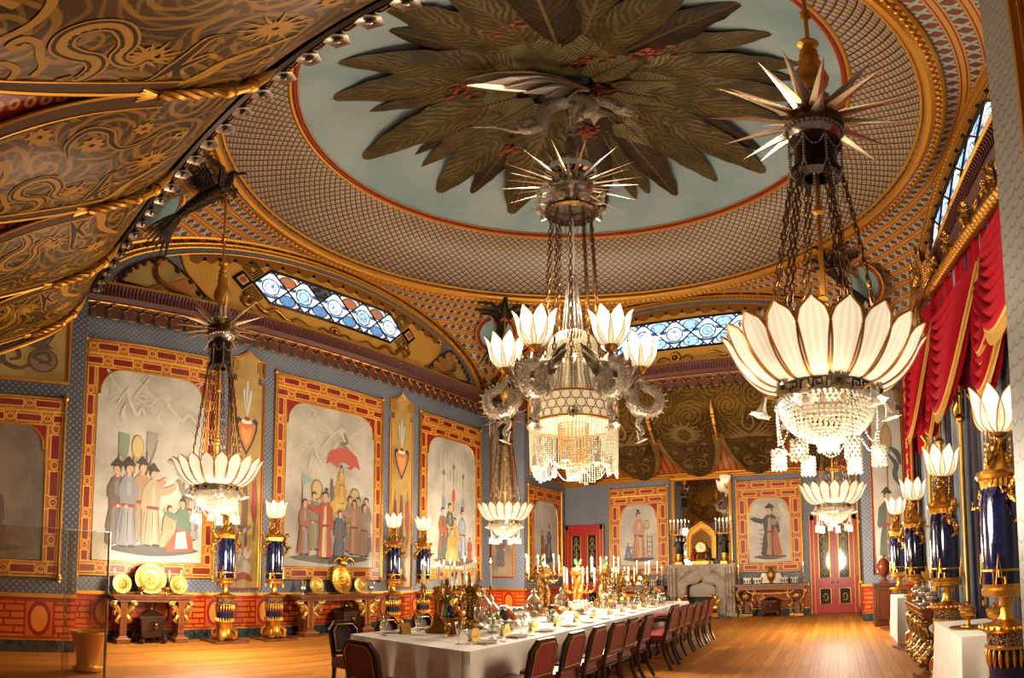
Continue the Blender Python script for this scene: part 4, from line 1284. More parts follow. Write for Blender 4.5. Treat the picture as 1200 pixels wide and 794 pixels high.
    for k in range(6):
        a = TAU*k/6+.35
        c = pl if k == 0 else pl.copy()
        if k: COL.objects.link(c); c.parent = o
        c.location = (.385*cos(a), .385*sin(a), 0)
    return o
lot = make_lotus(); first = True
for sx, sy, lb in ((1, -1, 'nearest and largest lotus chandelier of frosted petals, before the red curtains'), (-1, -1, 'lotus chandelier with glowing petals before the left wall, between the first two large paintings'),
                   (-1, 1, 'lotus chandelier hanging before the patterned pier at the far left corner'), (1, 1, 'far lotus chandelier hanging in front of the red double doors with glazed panels')):
    o = lot if first else copy_tree(lot); first = False
    o.location = (sx*4.2, sy*4.2, 0); o.rotation_euler = (0, 0, .3*sx+.7*sy); o['label'] = lb; o['group'] = 'four lotus chandeliers'

# ---- the great central chandelier
def lotus_cup(mb_parent, R=.3, H=.72, n=8, zb=0.0, glow=True):
    """petal prototype for a cup shade, opening upwards from z=zb"""
    return petal_mb([(.03, zb), (R*.42, zb+H*.10), (R*.72, zb+H*.33), (R*.82, zb+H*.58), (R*.92, zb+H*.82), (R*1.08, zb+H)], [.02, R*.22, R*.34, R*.36, R*.36, R*.3, R*.17, .006], .007, curl=.2)
gc = thing('grand_chandelier', 'huge central crystal chandelier with six silver dragons holding lotus lamps, hung from the dome', 'chandelier', (0, 0, 0))
b = MB(); b.lathe([(.02, 10.9), (.09, 10.86), (.06, 10.8), (.1, 10.7), (.06, 10.62), (.09, 10.5), (.11, 10.35), (.07, 10.25), (.1, 10.15), (.05, 10.05), (.05, 9.9)], 14); b.build('hanger', M['old_silver'], gc)
b = MB(); b.lathe([(.05, 10.05), (.15, 10.02), (.3, 9.93), (.42, 9.78), (.47, 9.6), (.45, 9.45), (.3, 9.38)], 16); b.build('mirror_dome', M['mirror'], gc, sharp=10)
b = MB(); b.lathe([(.3, 9.42), (.34, 9.35), (.31, 9.28), (.36, 9.2), (.38, 9.05), (.33, 9.0), (.3, 8.9), (.36, 8.8), (.4, 8.72), (.36, 8.65), (.39, 8.55), (.42, 8.48), (.36, 8.4)], 24)
for k in range(30):
    a = TAU*k/30; b.bead((.37*cos(a), .37*sin(a), 9.24), .04, 0, .12); b.bead((.41*cos(a), .41*sin(a), 8.6), .035)
b.build('crown', M['facet'], gc)
b = MB(); b.lathe([(.36, 8.52), (.45, 8.5), (.46, 8.44), (.4, 8.4)], 24)
for k in range(30): a = TAU*k/30; b.sph((.45*cos(a), .45*sin(a), 8.46), .035, nu=6, nv=4)
b.build('bead_collar', M['bronze'], gc)
for k in range(6):
    a = TAU*k/6+.5; b = MB()
    for r in (.1, .065): b.tube([(.42*cos(a)+.0-sin(a)*r*cos(t), .42*sin(a)+cos(a)*r*cos(t), 8.62+r*sin(t)) for t in [TAU*i/14 for i in range(14)]], .024, 5, closed=True)
    b.sph((.43*cos(a), .43*sin(a), 8.62), .035, nu=7, nv=5); b.build('shell_rosette', M['silver'], gc)
    a += .5; b = MB(); b.tube(catmull([(.38*cos(a), .38*sin(a), 8.6), (.6*cos(a), .6*sin(a), 8.5), (.62*cos(a), .62*sin(a), 8.66)], 4), .03, 6); b.sph((.62*cos(a), .62*sin(a), 8.68), .05, nu=8, nv=5); lily_mb(b, (.62*cos(a), .62*sin(a), 8.75), (cos(a), sin(a), .5), 1.1); b.build('flower_spray', M['silver'], gc)
for k in range(14):
    for el, L in ((.75, .65), (.25, 1.0), (-.12, .95)):
        if el > .5 and k % 2: continue
        a = TAU*k/14+(.2 if el < 0 else 0); d = Vector((cos(a)*cos(el), sin(a)*cos(el), sin(el))); s = Vector((-sin(a), cos(a), 0)); u = d.cross(s); c = d*.3+Vector((0, 0, 9.15)); w = .045
        b = MB(); b.add([c+s*w, c+u*.02, c-s*w, c-u*.02, c+d*L], [(0, 1, 4), (1, 2, 4), (2, 3, 4), (3, 0, 4)]); b.build('mirror_ray', M['spike'], gc, smooth=False)
b = MB()
for k in range(22):
    a = TAU*k/22; b.chain([(.38*cos(a), .38*sin(a), 8.4), (.33*cos(a), .33*sin(a), 7.75)], .04, .013, 0, .02)
b.build('bead_fringe', M['facet'], gc)
for k in range(10):
    a = TAU*k/10+.1; b = MB(); chain_mb(b, (.36*cos(a), .36*sin(a), 8.4), (.5*cos(a), .5*sin(a), 5.0), .13, .03, .011); b.build('suspension_chain', M['chain'], gc)
b = MB(); b.lathe([(.04, 8.3), (.06, 8.0), (.05, 7.7), (.07, 7.4), (.045, 7.0), (.06, 6.95)], 10); b.build('stem', M['crystal'], gc)
b = MB()
for k in range(14):
    a = TAU*k/14; b.chain([(.07*cos(a), .07*sin(a), 6.95), (.19*cos(a), .19*sin(a), 5.72)], .034, .015, 0, .02)
b.lathe([(.05, 6.97), (.08, 6.95), (.085, 6.9)], 12); b.lathe([(.05, 6.9), (.165, 5.72)], 12)
b.build('bead_spire', M['facet'], gc)
b = MB()
for i in range(15):
    t = i/14; r = lerp(.2, .45, sin(t*pi/2)); z = 5.72-.55*(1-cos(t*pi/2)); n = int(TAU*r/.055)
    for k in range(n): a = TAU*(k+.5*(i % 2))/n; b.bead((r*cos(a), r*sin(a), z), .026)
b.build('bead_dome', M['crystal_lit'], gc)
b = MB()
b.sph((0, 0, 5.12), .03, nu=7, nv=5); po = b.build('bulb', M['lamp_glow'], gc); po.location = (.46, 0, 0)
for k in range(1, 12): c = po.copy(); COL.objects.link(c); c.parent = gc; c.location = (.46*cos(TAU*k/12), .46*sin(TAU*k/12), 0)
b = MB()
for k in range(40):
    a = TAU*k/40; b.chain([(.43*cos(a), .43*sin(a), 5.1), (.47*cos(a), .47*sin(a), 4.78), (.62*cos(a), .62*sin(a), 4.42)], .04, .017, 0, .022)
b.lathe([(.4, 5.1), (.44, 4.78), (.6, 4.42)], 24, 1)
b.build('bead_skirt', [M['crystal_lit'], M['facet']], gc)
# drum with honeycomb of gilt over lit glass
b = MB(); b.lathe([(.74, 4.42), (.755, 4.2), (.765, 3.98)], 48); b.build('drum', simple('drum_glass', 'e9d9b4', .25, 0, Emission_Color='ffe4b4', Emission_Strength=.3), gc)
b = MB(); torus(b, .75, 4.43, .022, 0, 48, 6); torus(b, .775, 3.98, .026, 0, 48, 6)
for k in range(30):
    for j, zz in enumerate((4.34, 4.2, 4.06)):
        a = TAU*(k+.5*(j % 2))/30; da = TAU/30*.5
        P = [(a+da*x, zz+.072*y) for x, y in ((-.55, 1), (.55, 1), (1.0, 0), (.55, -1), (-.55, -1), (-1.0, 0))]
        b.tube([(.77*cos(t), .77*sin(t), z) for t, z in P], .0085, 4, 0, closed=True)
b.build('gilt_lattice', M['gilt'], gc)
for k in range(6):
    a = TAU*k/6+.46-pi/6+.0
    flower_mb((.79*cos(a), .79*sin(a), 4.03), 8, .1, (cos(a), sin(a), 0)).build('glass_flower', [M['flower_glass'], M['bronze']], gc, smooth=False)
b = MB()
for k in range(96):
    a = TAU*k/96; L = .52+.36*abs(sin(a*2.5+.4))**.8
    b.chain([(.755*cos(a), .755*sin(a), 3.96), (.74*cos(a), .74*sin(a), 3.96-L)], .038, .0165, 0, .02)
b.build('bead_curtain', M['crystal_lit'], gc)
b = MB()
for k in range(26):
    a = TAU*k/26; b.chain([(.26*cos(a), .26*sin(a), 4.0), (.22*cos(a), .22*sin(a), 3.3)], .05, .022, 0, .03)
b.build('amber_core', simple('amber_crystal', 'b98a45', .15, .2, Emission_Color='ffb85a', Emission_Strength=.22), gc)
b = MB()
for j in range(7):
    r = .14-.006*j; n = 16
    for k in range(n): a = TAU*(k+.5*(j % 2))/n; b.bead((r*cos(a), r*sin(a), 3.3-.04*j), .023)
b.build('crystal_basket', M['crystal_lit'], gc)
b = MB(); b.sph((0, 0, 3.1), .045, nu=8, nv=6)
b.build('bulb', M['lamp_glow'], gc)
b = MB(); b.sph((0, 0, 3.24), .04, (1, 1, 1.3), 8, 5, 1); b.lathe([(.02, 3.4), (.05, 3.37), (.055, 3.3), (.06, 3.22)], 10, 0); pl = b.build('pendant_light', [M['crystal_lit'], M['lamp_glow']], gc)
b = MB()
for k in range(8):
    a = TAU*k/8+.2; r = .72 if k % 2 else .55
    c = pl if k == 0 else pl.copy()
    if k: COL.objects.link(c); c.parent = gc
    c.location = (r*cos(a), r*sin(a), .0 if k % 2 else .06)
    a2 = a+TAU/8; r2 = .55 if k % 2 else .72
    b.chain([(lerp(r*cos(a), r2*cos(a2), t), lerp(r*sin(a), r2*sin(a2), t), 3.42-.3*4*t*(1-t)) for t in [i/14 for i in range(15)]], .035, .014)
    b.chain([(lerp(r*cos(a), .13*cos(a), t), lerp(r*sin(a), .13*sin(a), t), lerp(3.5, 3.3, t)-.3*t*(1-t)) for t in [i/14 for i in range(15)]], .035, .014)
    b.chain([(r*cos(a), r*sin(a), 3.95), (r*cos(a), r*sin(a), 3.4)], .04, .013)
b.build('bead_festoon', M['crystal'], gc)
# dragons, each with a lotus lamp
lp = lotus_cup(None)
first = True
for k in range(6):
    a = radians(27.2)+TAU*k/6
    R_m = Matrix.Rotation(a, 4, 'Z')
    if first:
        b = MB(); P = catmull([(.72, 0, 4.5), (.86, 0, 4.75), (.98, 0, 4.62), (1.05, 0, 4.36), (1.25, 0, 4.25), (1.44, 0, 4.32), (1.47, 0, 4.55), (1.32, 0, 4.66), (1.2, 0, 4.72), (1.16, 0, 4.9)], 6)
        b.tube(P, rl([.08, .13, .13, .11, .1, .1, .09, .075, .06, .04], len(P)), 9)
        for i in range(6, len(P)-8, 2):
            d = (P[i+1]-P[i-1]).normalized(); u = Vector((-d.z, 0, d.x)); b.tube([P[i]-u*.08, P[i]-u*.15], [.03, .004], 4)
        b.sph((.84, 0, 4.86), .1, (1.3, .8, .9), 9, 6); b.tube([(.9, 0, 4.86), (1.08, 0, 4.8)], [.08, .04], 7); b.tube([(.9, 0, 4.8), (1.04, 0, 4.7)], [.05, .02], 6)
        for s in (-1, 1):
            b.tube([(.8, s*.05, 4.93), (.7, s*.12, 5.06)], [.03, .005], 5); b.tube([(.95, s*.1, 4.45), (1.05, s*.2, 4.3), (1.12, s*.16, 4.2)], [.06, .04, .02], 6)
        b.tube(catmull([(1.2, 0, 4.25), (1.1, 0, 4.05), (1.18, 0, 3.9), (1.1, 0, 3.8)], 4), rl([.05, .05, .03], 13), 6); lily_mb(b, (1.14, 0, 3.78), (.4, 0, -1), 1.3)
        dro = b.build('silver_dragon', M['dragon_silver'], gc)
        b = MB()
        for s in (-1, 1): wing_mb((.88, s*.08, 4.66), 0, 0, 4, [(.8, s*.2, 5.1), (.9, s*.42, 5.12), (1.02, s*.5, 4.95), (1.08, s*.45, 4.76), (1.0, s*.25, 4.6)], b, 0)
        wo = b.build('wings', M['old_silver'], dro)
        b = MB(); b.lathe([(.02, 4.85), (.06, 4.9), (.04, 4.96), (.1, 5.02), (.11, 5.08), (.03, 5.1)], 12); ho = b.build('lotus_lamp', M['gold_dull'], gc); ho.location = (1.16*cos(a), 1.16*sin(a), 0)
        b = MB(); b.sph((0, 0, 5.3), .07, (1, 1, 1.5), 8, 6); bo = b.build('bulb', M['lamp_glow'], ho)
        for j in range(8):
            if j == 0: p0 = lotus_cup(None, .35, .62, 8, 5.06).build('petal', [M['petal'], M['gilt']], ho); pp = p0
            else: pp = p0.copy(); COL.objects.link(pp); pp.parent = ho
            pp.rotation_euler = (0, 0, TAU*j/8)
        dro.rotation_euler = (0, 0, a); first = False
    else:
        copy_tree(dro, parent=gc).rotation_euler = (0, 0, a); copy_tree(ho, parent=gc).location = (1.16*cos(a), 1.16*sin(a), 0)
# ------------------------------------------------------------------ painted panels
class Pic:
    """paint layered shapes on a plane f(a,z,d); local x,y run 0..1 over a box"""
    def __init__(s, f, a0, a1, z0, z1, flip=1):
        s.f, s.a0, s.a1, s.z0, s.z1 = f, a0, a1, z0, z1
        s.mb = MB(); s.mats = []; s.d = .03; s.asp = abs(a1-a0)
    def mi(s, c):
        if isinstance(c, str): q = [int(c[i:i+2], 16) for i in (0, 2, 4)]; c = paint('%02x%02x%02x' % tuple(int(x*.8+y*.2) for x, y in zip(q, (0x98, 0x90, 0x80))))
        m = c
        if m not in s.mats: s.mats.append(m)
        return s.mats.index(m)
    def p(s, x, z): return s.f(s.a0+x*(s.a1-s.a0), s.z0+z*(s.z1-s.z0), s.d)
    def poly(s, P, c):
        s.d += .00012; i = s.mi(c)
        s.mb.poly([s.p(x, z) for x, z in P], i); return s
    def ell(s, x, z, rx, rz, c, n=14): return s.poly([(x+rx*cos(TAU*k/n), z+rz*sin(TAU*k/n)) for k in range(n)], c)
    def line(s, P, w, c):
        s.d += .00012; i = s.mi(c); P = catmull([(x, z, 0) for x, z in P], 5); k = (s.a1-s.a0)/(s.z1-s.z0); A, B = [], []
        for j, q in enumerate(P):
            t = P[min(j+1, len(P)-1)]-P[max(j-1, 0)]; t = Vector((t.x*abs(k), t.y, 0)).normalized(); n = Vector((-t.y/abs(k), t.x, 0))
            s.d += .00003; ww = w*(.35+.65*sin(pi*(j+.5)/len(P)))/2
            A.append(s.p(q.x+n.x*ww, q.y+n.y*ww)); B.append(s.p(q.x-n.x*ww, q.y-n.y*ww))
        s.mb.band(A, B, i); return s
    def fig(s, x, z, h, robe, over=None, under='8a7a62', hat='2b241d', face='c79c78', t=1, arms='out', sash='7a2a1c', kneel=False, W=1.0, hair=True):
        """robed figure standing at (x,z), h tall in panel heights"""
        k = (s.z1-s.z0)/abs(s.a1-s.a0)*W; q = lambda u, v: (x+t*u*h*k, z+v*h)
        P = lambda L, c: s.poly([q(u, v) for u, v in (L if t > 0 else L[::-1])], c)
        over = over or robe
        if not kneel:
            P([(-.07, 0), (-.1, .02), (-.03, .05), (-.02, 0)], '2b241d'); P([(.02, 0), (.03, .05), (.11, .02), (.1, 0)], '2b241d')
            P([(-.14, .03), (-.05, .02), (.04, .035), (.13, .02), (.11, .25), (.085, .45), (.10, .68), (.07, .80), (.02, .84), (-.04, .84), (-.08, .79), (-.1, .66), (-.075, .46), (-.12, .24)], robe)
            P([(-.02, .03), (.06, .03), (.05, .4), (.03, .75), (-.01, .78), (-.02, .4)], under)
            P([(-.13, .2), (-.09, .45), (-.11, .67), (-.08, .8), (-.03, .84), (-.02, .6), (-.05, .3), (-.06, .14)], over)
            P([(.07, .14), (.06, .4), (.03, .62), (.03, .83), (.075, .8), (.11, .67), (.09, .45), (.13, .2)], over)
            P([(-.08, .47), (.085, .46), (.085, .5), (-.08, .51)], sash)
            for u in (-.08, .0, .085): s.line([q(u*1.2, .06), q(u, .3), q(u*.8, .45)], .005*h*2, '4b4034')
        else:
            P([(-.2, 0), (.26, 0), (.3, .06), (.2, .2), (.1, .34), (.09, .58), (.06, .68), (-.05, .69), (-.1, .58), (-.08, .36), (-.18, .22)], robe)
            P([(-.1, .05), (.12, .04), (.1, .3), (-.05, .33)], under)
            P([(-.1, .36), (.1, .34), (.1, .58), (.06, .68), (-.05, .69), (-.1, .58)], over)
            z0 = .16
        top = .84 if not kneel else .69
        sl = {'out': [(.05, top-.03), (.12, top-.1), (.24, top-.06), (.3, top-.02), (.31, top-.1), (.24, top-.16), (.12, top-.2)],
              'up': [(.05, top-.04), (.12, top-.06), (.2, top+.1), (.24, top+.09), (.19, top-.1), (.1, top-.18)],
              'front': [(.06, top-.04), (.12, top-.14), (.12, top-.26), (-.02, top-.34), (-.07, top-.3), (.03, top-.22)],
              'down': [(.06, top-.03), (.13, top-.1), (.16, top-.36), (.12, top-.42), (.08, top-.36), (.07, top-.15)]}
        P(sl[arms], over); e = sl[arms][3]; s.ell(*q(e[0], e[1]-.03), .025*h*k, .022*h, face, 8)
        P([(-u, v) for u, v in sl['front' if arms == 'front' else 'down']][::-1], over)
        P([(-.02, top-.02), (.025, top-.02), (.02, top+.03), (-.02, top+.03)], face)
        s.ell(*q(.005, top+.075), .045*h*k, .062*h, face, 12)
        if hair: P([(-.05, top+.07), (-.045, top+.13), (0, top+.155), (.045, top+.13), (.05, top+.1), (.0, top+.115), (-.03, top+.09), (-.035, top+.03)], hat)
        if hair == 'hat': P([(-.09, top+.12), (.09, top+.11), (.05, top+.16), (0, top+.22), (-.05, top+.17)], hat)
        if hair == 'bun': s.ell(*q(-.01, top+.175), .03*h*k, .03*h, hat, 8)
        s.poly([q(.012, top+.085), q(.02, top+.085), q(.02, top+.075), q(.012, top+.075)], '2b1c14')
        s.poly([q(.012, top+.045), q(.03, top+.045), q(.024, top+.037)], '9a4a3a')
        return s
    def ground(s, x0, x1, z, c='6a6152', h=.03):
        n = 12; P = [(lerp(x0, x1, i/n), z+h*(.2+.6*sin(pi*i/n))+.004*(i % 3)) for i in range(n+1)]+[(lerp(x1, x0, i/n), z-h*sin(pi*i/n)) for i in range(1, n)]
        return s.poly(P[::-1], c)
    def banner(s, x, z0, z1, c, kind=0, t=1):
        s.line([(x, z0), (x+.01, z1)], .008, '5c4a34')
        if kind == 0: s.poly([(x, z1), (x+.10*t, z1-.01), (x+.09*t, z1-.1), (x+.05*t, z1-.16), (x+.0, z1-.1)], c)
        elif kind == 1: s.ell(x+.04*t, z1-.06, .055, .065, 'a58c50').ell(x+.04*t, z1-.06, .045, .055, c).line([(x+.05*t, z1-.12), (x+.03*t, z1-.2)], .02, c)
        else: s.poly([(x, z1), (x+.13*t, z1-.035), (x, z1-.08)], c)
        return s
    def dragon(s, x, z, w, c='c4bda9'):
        for k in range(6): s.line([(x-w*.2, z), (x-w*(.5+.06*k), z+.03*k-.02), (x-w*(.75-.05*k), z-.05+.03*k)], .007, c)
        for k in range(6): s.line([(x+w*.2, z), (x+w*(.5+.06*k), z+.03*k-.02), (x+w*(.8-.07*k), z-.05+.03*k)], .007, c)
        s.line([(x-w*.4, z-.05), (x-w*.1, z+.02), (x+w*.1, z-.04), (x+w*.35, z-.1), (x+w*.5, z-.06), (x+w*.7, z-.11)], .02, c)
        s.ell(x, z+.02, .05*w*2, .025, c); s.line([(x-w*.1, z-.05), (x-w*.2, z-.11), (x-w*.05, z-.13)], .02, c)
        return s
    def build(s, par, name='canvas'): return s.mb.build(name, s.mats, par, smooth=False)
def inner_shape(a0, a1, z0, z1, c, r, notch=.06):
    """opening with stepped quarter-round upper corners"""
    L = [(a0, z0), (a1, z0), (a1, z1-r-notch), (a1-notch, z1-r-notch)]
    L += [(a1-notch-r+r*cos(t), z1-r-notch*0-.0+r*sin(t)-.0) for t in [pi/2*i/7*1.0 for i in range(8)]]
    L += [(a1-notch-r, z1), (a0+notch+r, z1)] if False else []
    L += [(a0+notch+r-r*sin(t), z1-r+r*cos(t)) for t in [pi/2*i/7 for i in range(8)]]
    L += [(a0+notch, z1-r-notch), (a0, z1-r-notch)]
    return L
def panel(name, label, f, a0, a1, z0, z1, sw, tw, bw, draw, ntop=2, canvas='canvas', fret='fret', group=None, cat='painting', rr=.5, loc=None, corner_up=True):
    mid = loc or f((a0+a1)/2, z0, 0)
    root = thing(name, label, cat, mid, group=group); inv = -Vector(mid)
    def fin(o): o.location = inv; return o
    i0, i1, j0, j1 = a0+sw, a1-sw, z0+bw, z1-tw
    b = MB()
    def strip(A, v0, v1, horiz):   # A=(a0,a1,z0,z1)
        x0, x1, y0, y1 = A; V = [f(x, y, .045) for x, y in ((x0, y0), (x1, y0), (x1, y1), (x0, y1))]
        U = [(x0, v0), (x1, v0), (x1, v1), (x0, v1)] if horiz else [(y0, v1), (y0, v0), (y1, v0), (y1, v1)]
        b.add(V, [(0, 1, 2, 3)], 0, U)
    strip((a0, a1, z1-tw, z1), 0, ntop, True); strip((a0, a1, z0, z0+bw), 0, 1, True)
    strip((a0, a0+sw, z0+bw, z1-tw), 0, 1, False); strip((a1-sw, a1, z0+bw, z1-tw), 0, 1, False)
    slab(b, f, a0, a1, z0, z1, .0, .044, 1)
    sh = inner_shape(i0, i1, j0, j1, 0, rr)
    # corner spandrels
    for s_ in (0, 1):
        ar = [p for p in sh if (p[0] > (a0+a1)/2) == bool(s_) and p[1] > j1-rr-.08]
        cnr = (i1 if s_ else i0, j1)
        pts = ar+[cnr] if s_ == 0 else [cnr]+ar
        if s_ == 1: pts = ar[1:] + [(ar[-1][0], j1), cnr]
        else: pts = [cnr, (ar[0][0], j1)]+ar[:-1] if False else ar[:-1]+[cnr]
        V = [f(x, y, .046) for x, y in pts]; b.add(V, [tuple(range(len(V)))], 2)
    fin(b.build('frame', [M[fret], M['gold_dull'], M['red_paint']], root, smooth=False))
    g = MB()
    for (x0, x1, y0, y1, r) in ((a0, a1, z0, z1, .026), (a0+.05, a1-.05, z0+.05, z1-.05, .012)): g.tube([f(x, y, .05) for x, y in ((x0, y0), (x1, y0), (x1, y1), (x0, y1))], r, 6, closed=True)
    g.tube([f(x, y, .05) for x, y in sh], .018, 6, closed=True)
    if ntop == 2: g.tube([f(a0, z1-tw/2, .048), f(a1, z1-tw/2, .048)], .01, 5)
    for x in (a0, a1):
        for y in (z0, z1): g.sph(f(x, y, .05), .055, nu=8, nv=5); g.tube([f(x, y-.06, .05), f(x, y+.06, .05)], .035, 6)
    fin(g.build('gilt_moulding', M['gilt'], root))
    P = Pic(f, i0, i1, j0, j1); P.d = .0475
    P.mb.poly([P.f(x, y, .0475) for x, y in sh], P.mi(M[canvas]), sh)
    P.d = .049
    draw(P); fin(P.build(root)); return root
def d_soldiers(P):
    P.dragon(.62, .86, .42).dragon(.27, .86, .24)
    P.banner(.2, .2, .66, '77866a', 0).banner(.33, .3, .65, 'c9b06a', 1).banner(.45, .3, .68, '8d8a80', 0).line([(.38, .3), (.55, .64)], .008, '5c4a34')
    P.ground(.12, .97, .06, '4a4a48')
    P.fig(.2, .08, .42, '6d5040', '5a4436', '6a6a70', t=-1, arms='front', hair='hat').fig(.42, .1, .42, 'a8794a', 'a0764c', '8a7a62', hair='hat').fig(.3, .07, .44, '7d8088', '72757e', '8c8c90', hair='hat', arms='front')
    P.fig(.52, .08, .41, '9a8f74', 'a09070', 'b0a488', hair='hat', arms='out')
    P.ell(.8, .53, .15, .022, '9aa08c').line([(.8, .3), (.81, .54)], .01, '6b5a40')
    P.fig(.88, .12, .34, '8a8e96', '6f6a68', 'a09a8a', face='8a6248', t=-1, arms='up').fig(.68, .08, .26, 'b0946a', 'a88a60', 'a08c70', kneel=True)
    P.fig(.8, .06, .33, 'b8442e', '52705a', 'cfc8bc', kneel=True, t=-1, hair='bun')
def d_palanquin(P):
    P.dragon(.6, .84, .42).dragon(.3, .72, .25)
    P.line([(.62, .86), (.66, .8), (.6, .78), (.68, .76)], .02, '5f6a58').line([(.62, .55), (.62, .76)], .012, '6b5a40')
    P.poly([(.42, .64), (.46, .72), (.56, .75), (.62, .76), (.7, .75), (.78, .71), (.82, .63), (.76, .65), (.7, .62), (.62, .645), (.54, .625), (.48, .655)], 'b04636').poly([(.56, .65), (.62, .665), (.7, .645), (.62, .63)], '8fb4c0')
    P.banner(.17, .2, .56, '7fa59c', 2).ell(.33, .47, .06, .065, '6a5a38').ell(.33, .47, .05, .055, 'c0a86a').ell(.76, .45, .06, .06, '6a5a38').ell(.76, .45, .05, .05, 'b8a06a').line([(.33, .3), (.33, .4)], .012, '5c4a34').line([(.5, .4), (.49, .55)], .025, '5a5048')
    P.ground(.05, .95, .05, '56544e')
    P.fig(.59, .33, .3, 'c2983a', 'b88c30', 'c9a850', t=1, arms='front', hair='bun', sash='a07a2a', W=1.5, kneel=True).fig(.6, .4, .24, 'caa24a', 'b48a34', 'd0ac5a', arms='front', hair='bun')
    for x, c, t in ((.3, '6a7258', 1), (.4, '9a7a5a', -1), (.7, '7d6a58', 1), (.8, '8a6448', -1), (.9, '7a6a60', -1)): P.fig(x, .1, .36, c, c, '8c7c66', t=t, arms='front')
    P.fig(.2, .07, .34, '9a5a34', '8d5030', '7a8aa0', t=1, arms='front').fig(.75, .08, .36, 'a85a44', '9a6a54', '9a8a72', t=-1, arms='out').fig(.87, .07, .35, '86705e', '8a7866', '8a7866', arms='down')
    P.fig(.42, .05, .42, '9c3a26', '98341f', 'c9b27a', t=-1, arms='out', hair='bun').fig(.58, .06, .3, '3f4654', '3a404e', '4a5260', arms='down')
def d_family(P):
    for x, z, c in ((.32, .5, '7a8698'), (.52, .56, 'b8482e'), (.72, .5, '8a93a4')):
        P.line([(x, z+.06), (x, .85)], .006, '6a6254').ell(x, z, .035, .06, c).line([(x, z-.06), (x, z-.12)], .012, c).ell(x, z+.23, .03, .02, '6a6254')
    for k in range(7): P.line([(.3+.07*k, .95), (.25+.08*k, .8), (.3+.06*k, .7)], .008, 'c9c3b2')
    P.ground(.12, .95, .06, '5a4c3c', .04)
    P.fig(.3, .07, .4, '44584a', 'a04428', '3c5044', t=1, arms='front').fig(.44, .09, .42, '4a5a52', '40504a', '8a7a5a', arms='front').fig(.55, .08, .32, 'a88a4e', 'a8884a', '8a7448', t=-1)
    P.fig(.48, .06, .3, 'b09048', 'a4843c', 'bca05a', kneel=True, W=1.3).fig(.7, .07, .4, '5a6a86', '8a94a4', 'a8aeb6', t=1, hair='bun', arms='front').fig(.86, .06, .19, 'b0502e', 'a84828', 'b0502e', arms='down')
def d_mother(P):
    P.ground(.1, .9, .12, '54524a', .05)
    P.fig(.35, .14, .42, '46603c', '46603c', 'b05a34', t=1, hat='2b241d', arms='front').fig(.62, .12, .52, '3f5078', '4a5a86', 'a8a69c', t=-1, hair='bun', arms='front', W=1.15).fig(.48, .12, .3, 'b24a2c', 'b24a2c', '8a5a3a', arms='down')
    for k in range(5): P.line([(.3+.1*k, .9), (.25+.1*k, .8), (.35+.08*k, .72)], .01, 'c9c6ba')
def d_lady(P):
    P.ground(.06, .94, .1, '5a4630', .04).fig(.22, .12, .3, '5a6f92', '5a6f92', '7a8090', kneel=True, W=1.1)
    P.fig(.5, .1, .78, 'b0786a', 'b88478', 'c9b070', t=1, hair='bun', arms='front', W=1.15).ell(.72, .66, .08, .08, '8a7a5a').ell(.72, .66, .06, .06, 'b5aa90')
    for k in range(5): P.line([(.72, .14+.08*k), (.86, .14+.08*k)], .014, '7a4a30')
    P.line([(.73, .12), (.73, .5)], .016, '7a4a30').line([(.85, .12), (.85, .5)], .016, '7a4a30')
def d_robed(P):
    P.ground(.1, .92, .08, '5c4630', .04)
    for k in range(6): P.line([(.26, .15+.07*k), (.42, .15+.07*k)], .014, '6a5038')
    P.fig(.52, .09, .78, '3a3c40', '34363c', 'a8845e', t=-1, hair='hat', arms='out', W=1.25).poly([(.6, .1), (.8, .12), (.74, .3), (.7, .5), (.62, .56), (.58, .35)], 'a4502c').poly([(.4, .1), (.3, .12), (.36, .4), (.44, .5), (.46, .25)], '33353a')
    P.ell(.6, .62, .1, .05, '7d7a6c').ell(.72, .66, .06, .04, '8d8a78')
    for s_ in (-1, 1):
        for k in range(4): P.line([(.5+s_*.3, .8), (.5+s_*(.4-.05*k), .7+.06*k), (.5+s_*(.25+.03*k), .9)], .014, 'cfcab8')
def d_kneeler(P):
    P.ground(.2, .95, .08, '4c4640', .03).fig(.55, .1, .6, '6a4a3a', '5c4034', '6a5a50', kneel=True, W=1.1, hair='hat').poly([(.7, .1), (.95, .09), (.98, .13), (.8, .17)], '8a3a28')
panel('wall_painting', 'wide painting of soldiers with banners and a kneeling woman, nearest of the left bay wall', FR['left'], -6.04, -3.14, 1.27, 6.09, .27, .62, .30, d_soldiers, group='large wall paintings')
panel('wall_painting', 'large painting of a procession under a red parasol, middle of the left wall', FR['left'], -1.67, 1.67, 1.27, 6.09, .29, .62, .30, d_palanquin, group='large wall paintings', canvas='canvas')
panel('wall_painting', 'large painting of a family group below hanging lanterns, far end of the left wall', FR['left'], 3.14, 6.04, 1.27, 6.09, .29, .62, .30, d_family, group='large wall paintings')
panel('wall_painting', 'framed painting of two figures and a child beside the small red door', recess('left', 1), .18, 2.4, 1.34, 4.24, .3, .45, .28, d_mother, 1, group='framed recess paintings', fret='fret_orange', rr=.35)
panel('wall_painting', 'framed painting of a lady in pink with a fan, left of the mirror', FEND, -3.18, -1.13, 1.36, 4.24, .36, .55, .3, d_lady, 2, fret='fret_fine', group='framed recess paintings', rr=.4)
panel('wall_painting', 'framed painting of a dark-robed figure, between the mirror and the tall double doors', FEND, 1.13, 3.18, 1.36, 4.24, .36, .55, .3, d_robed, 2, fret='fret_fine', group='framed recess paintings', rr=.4)
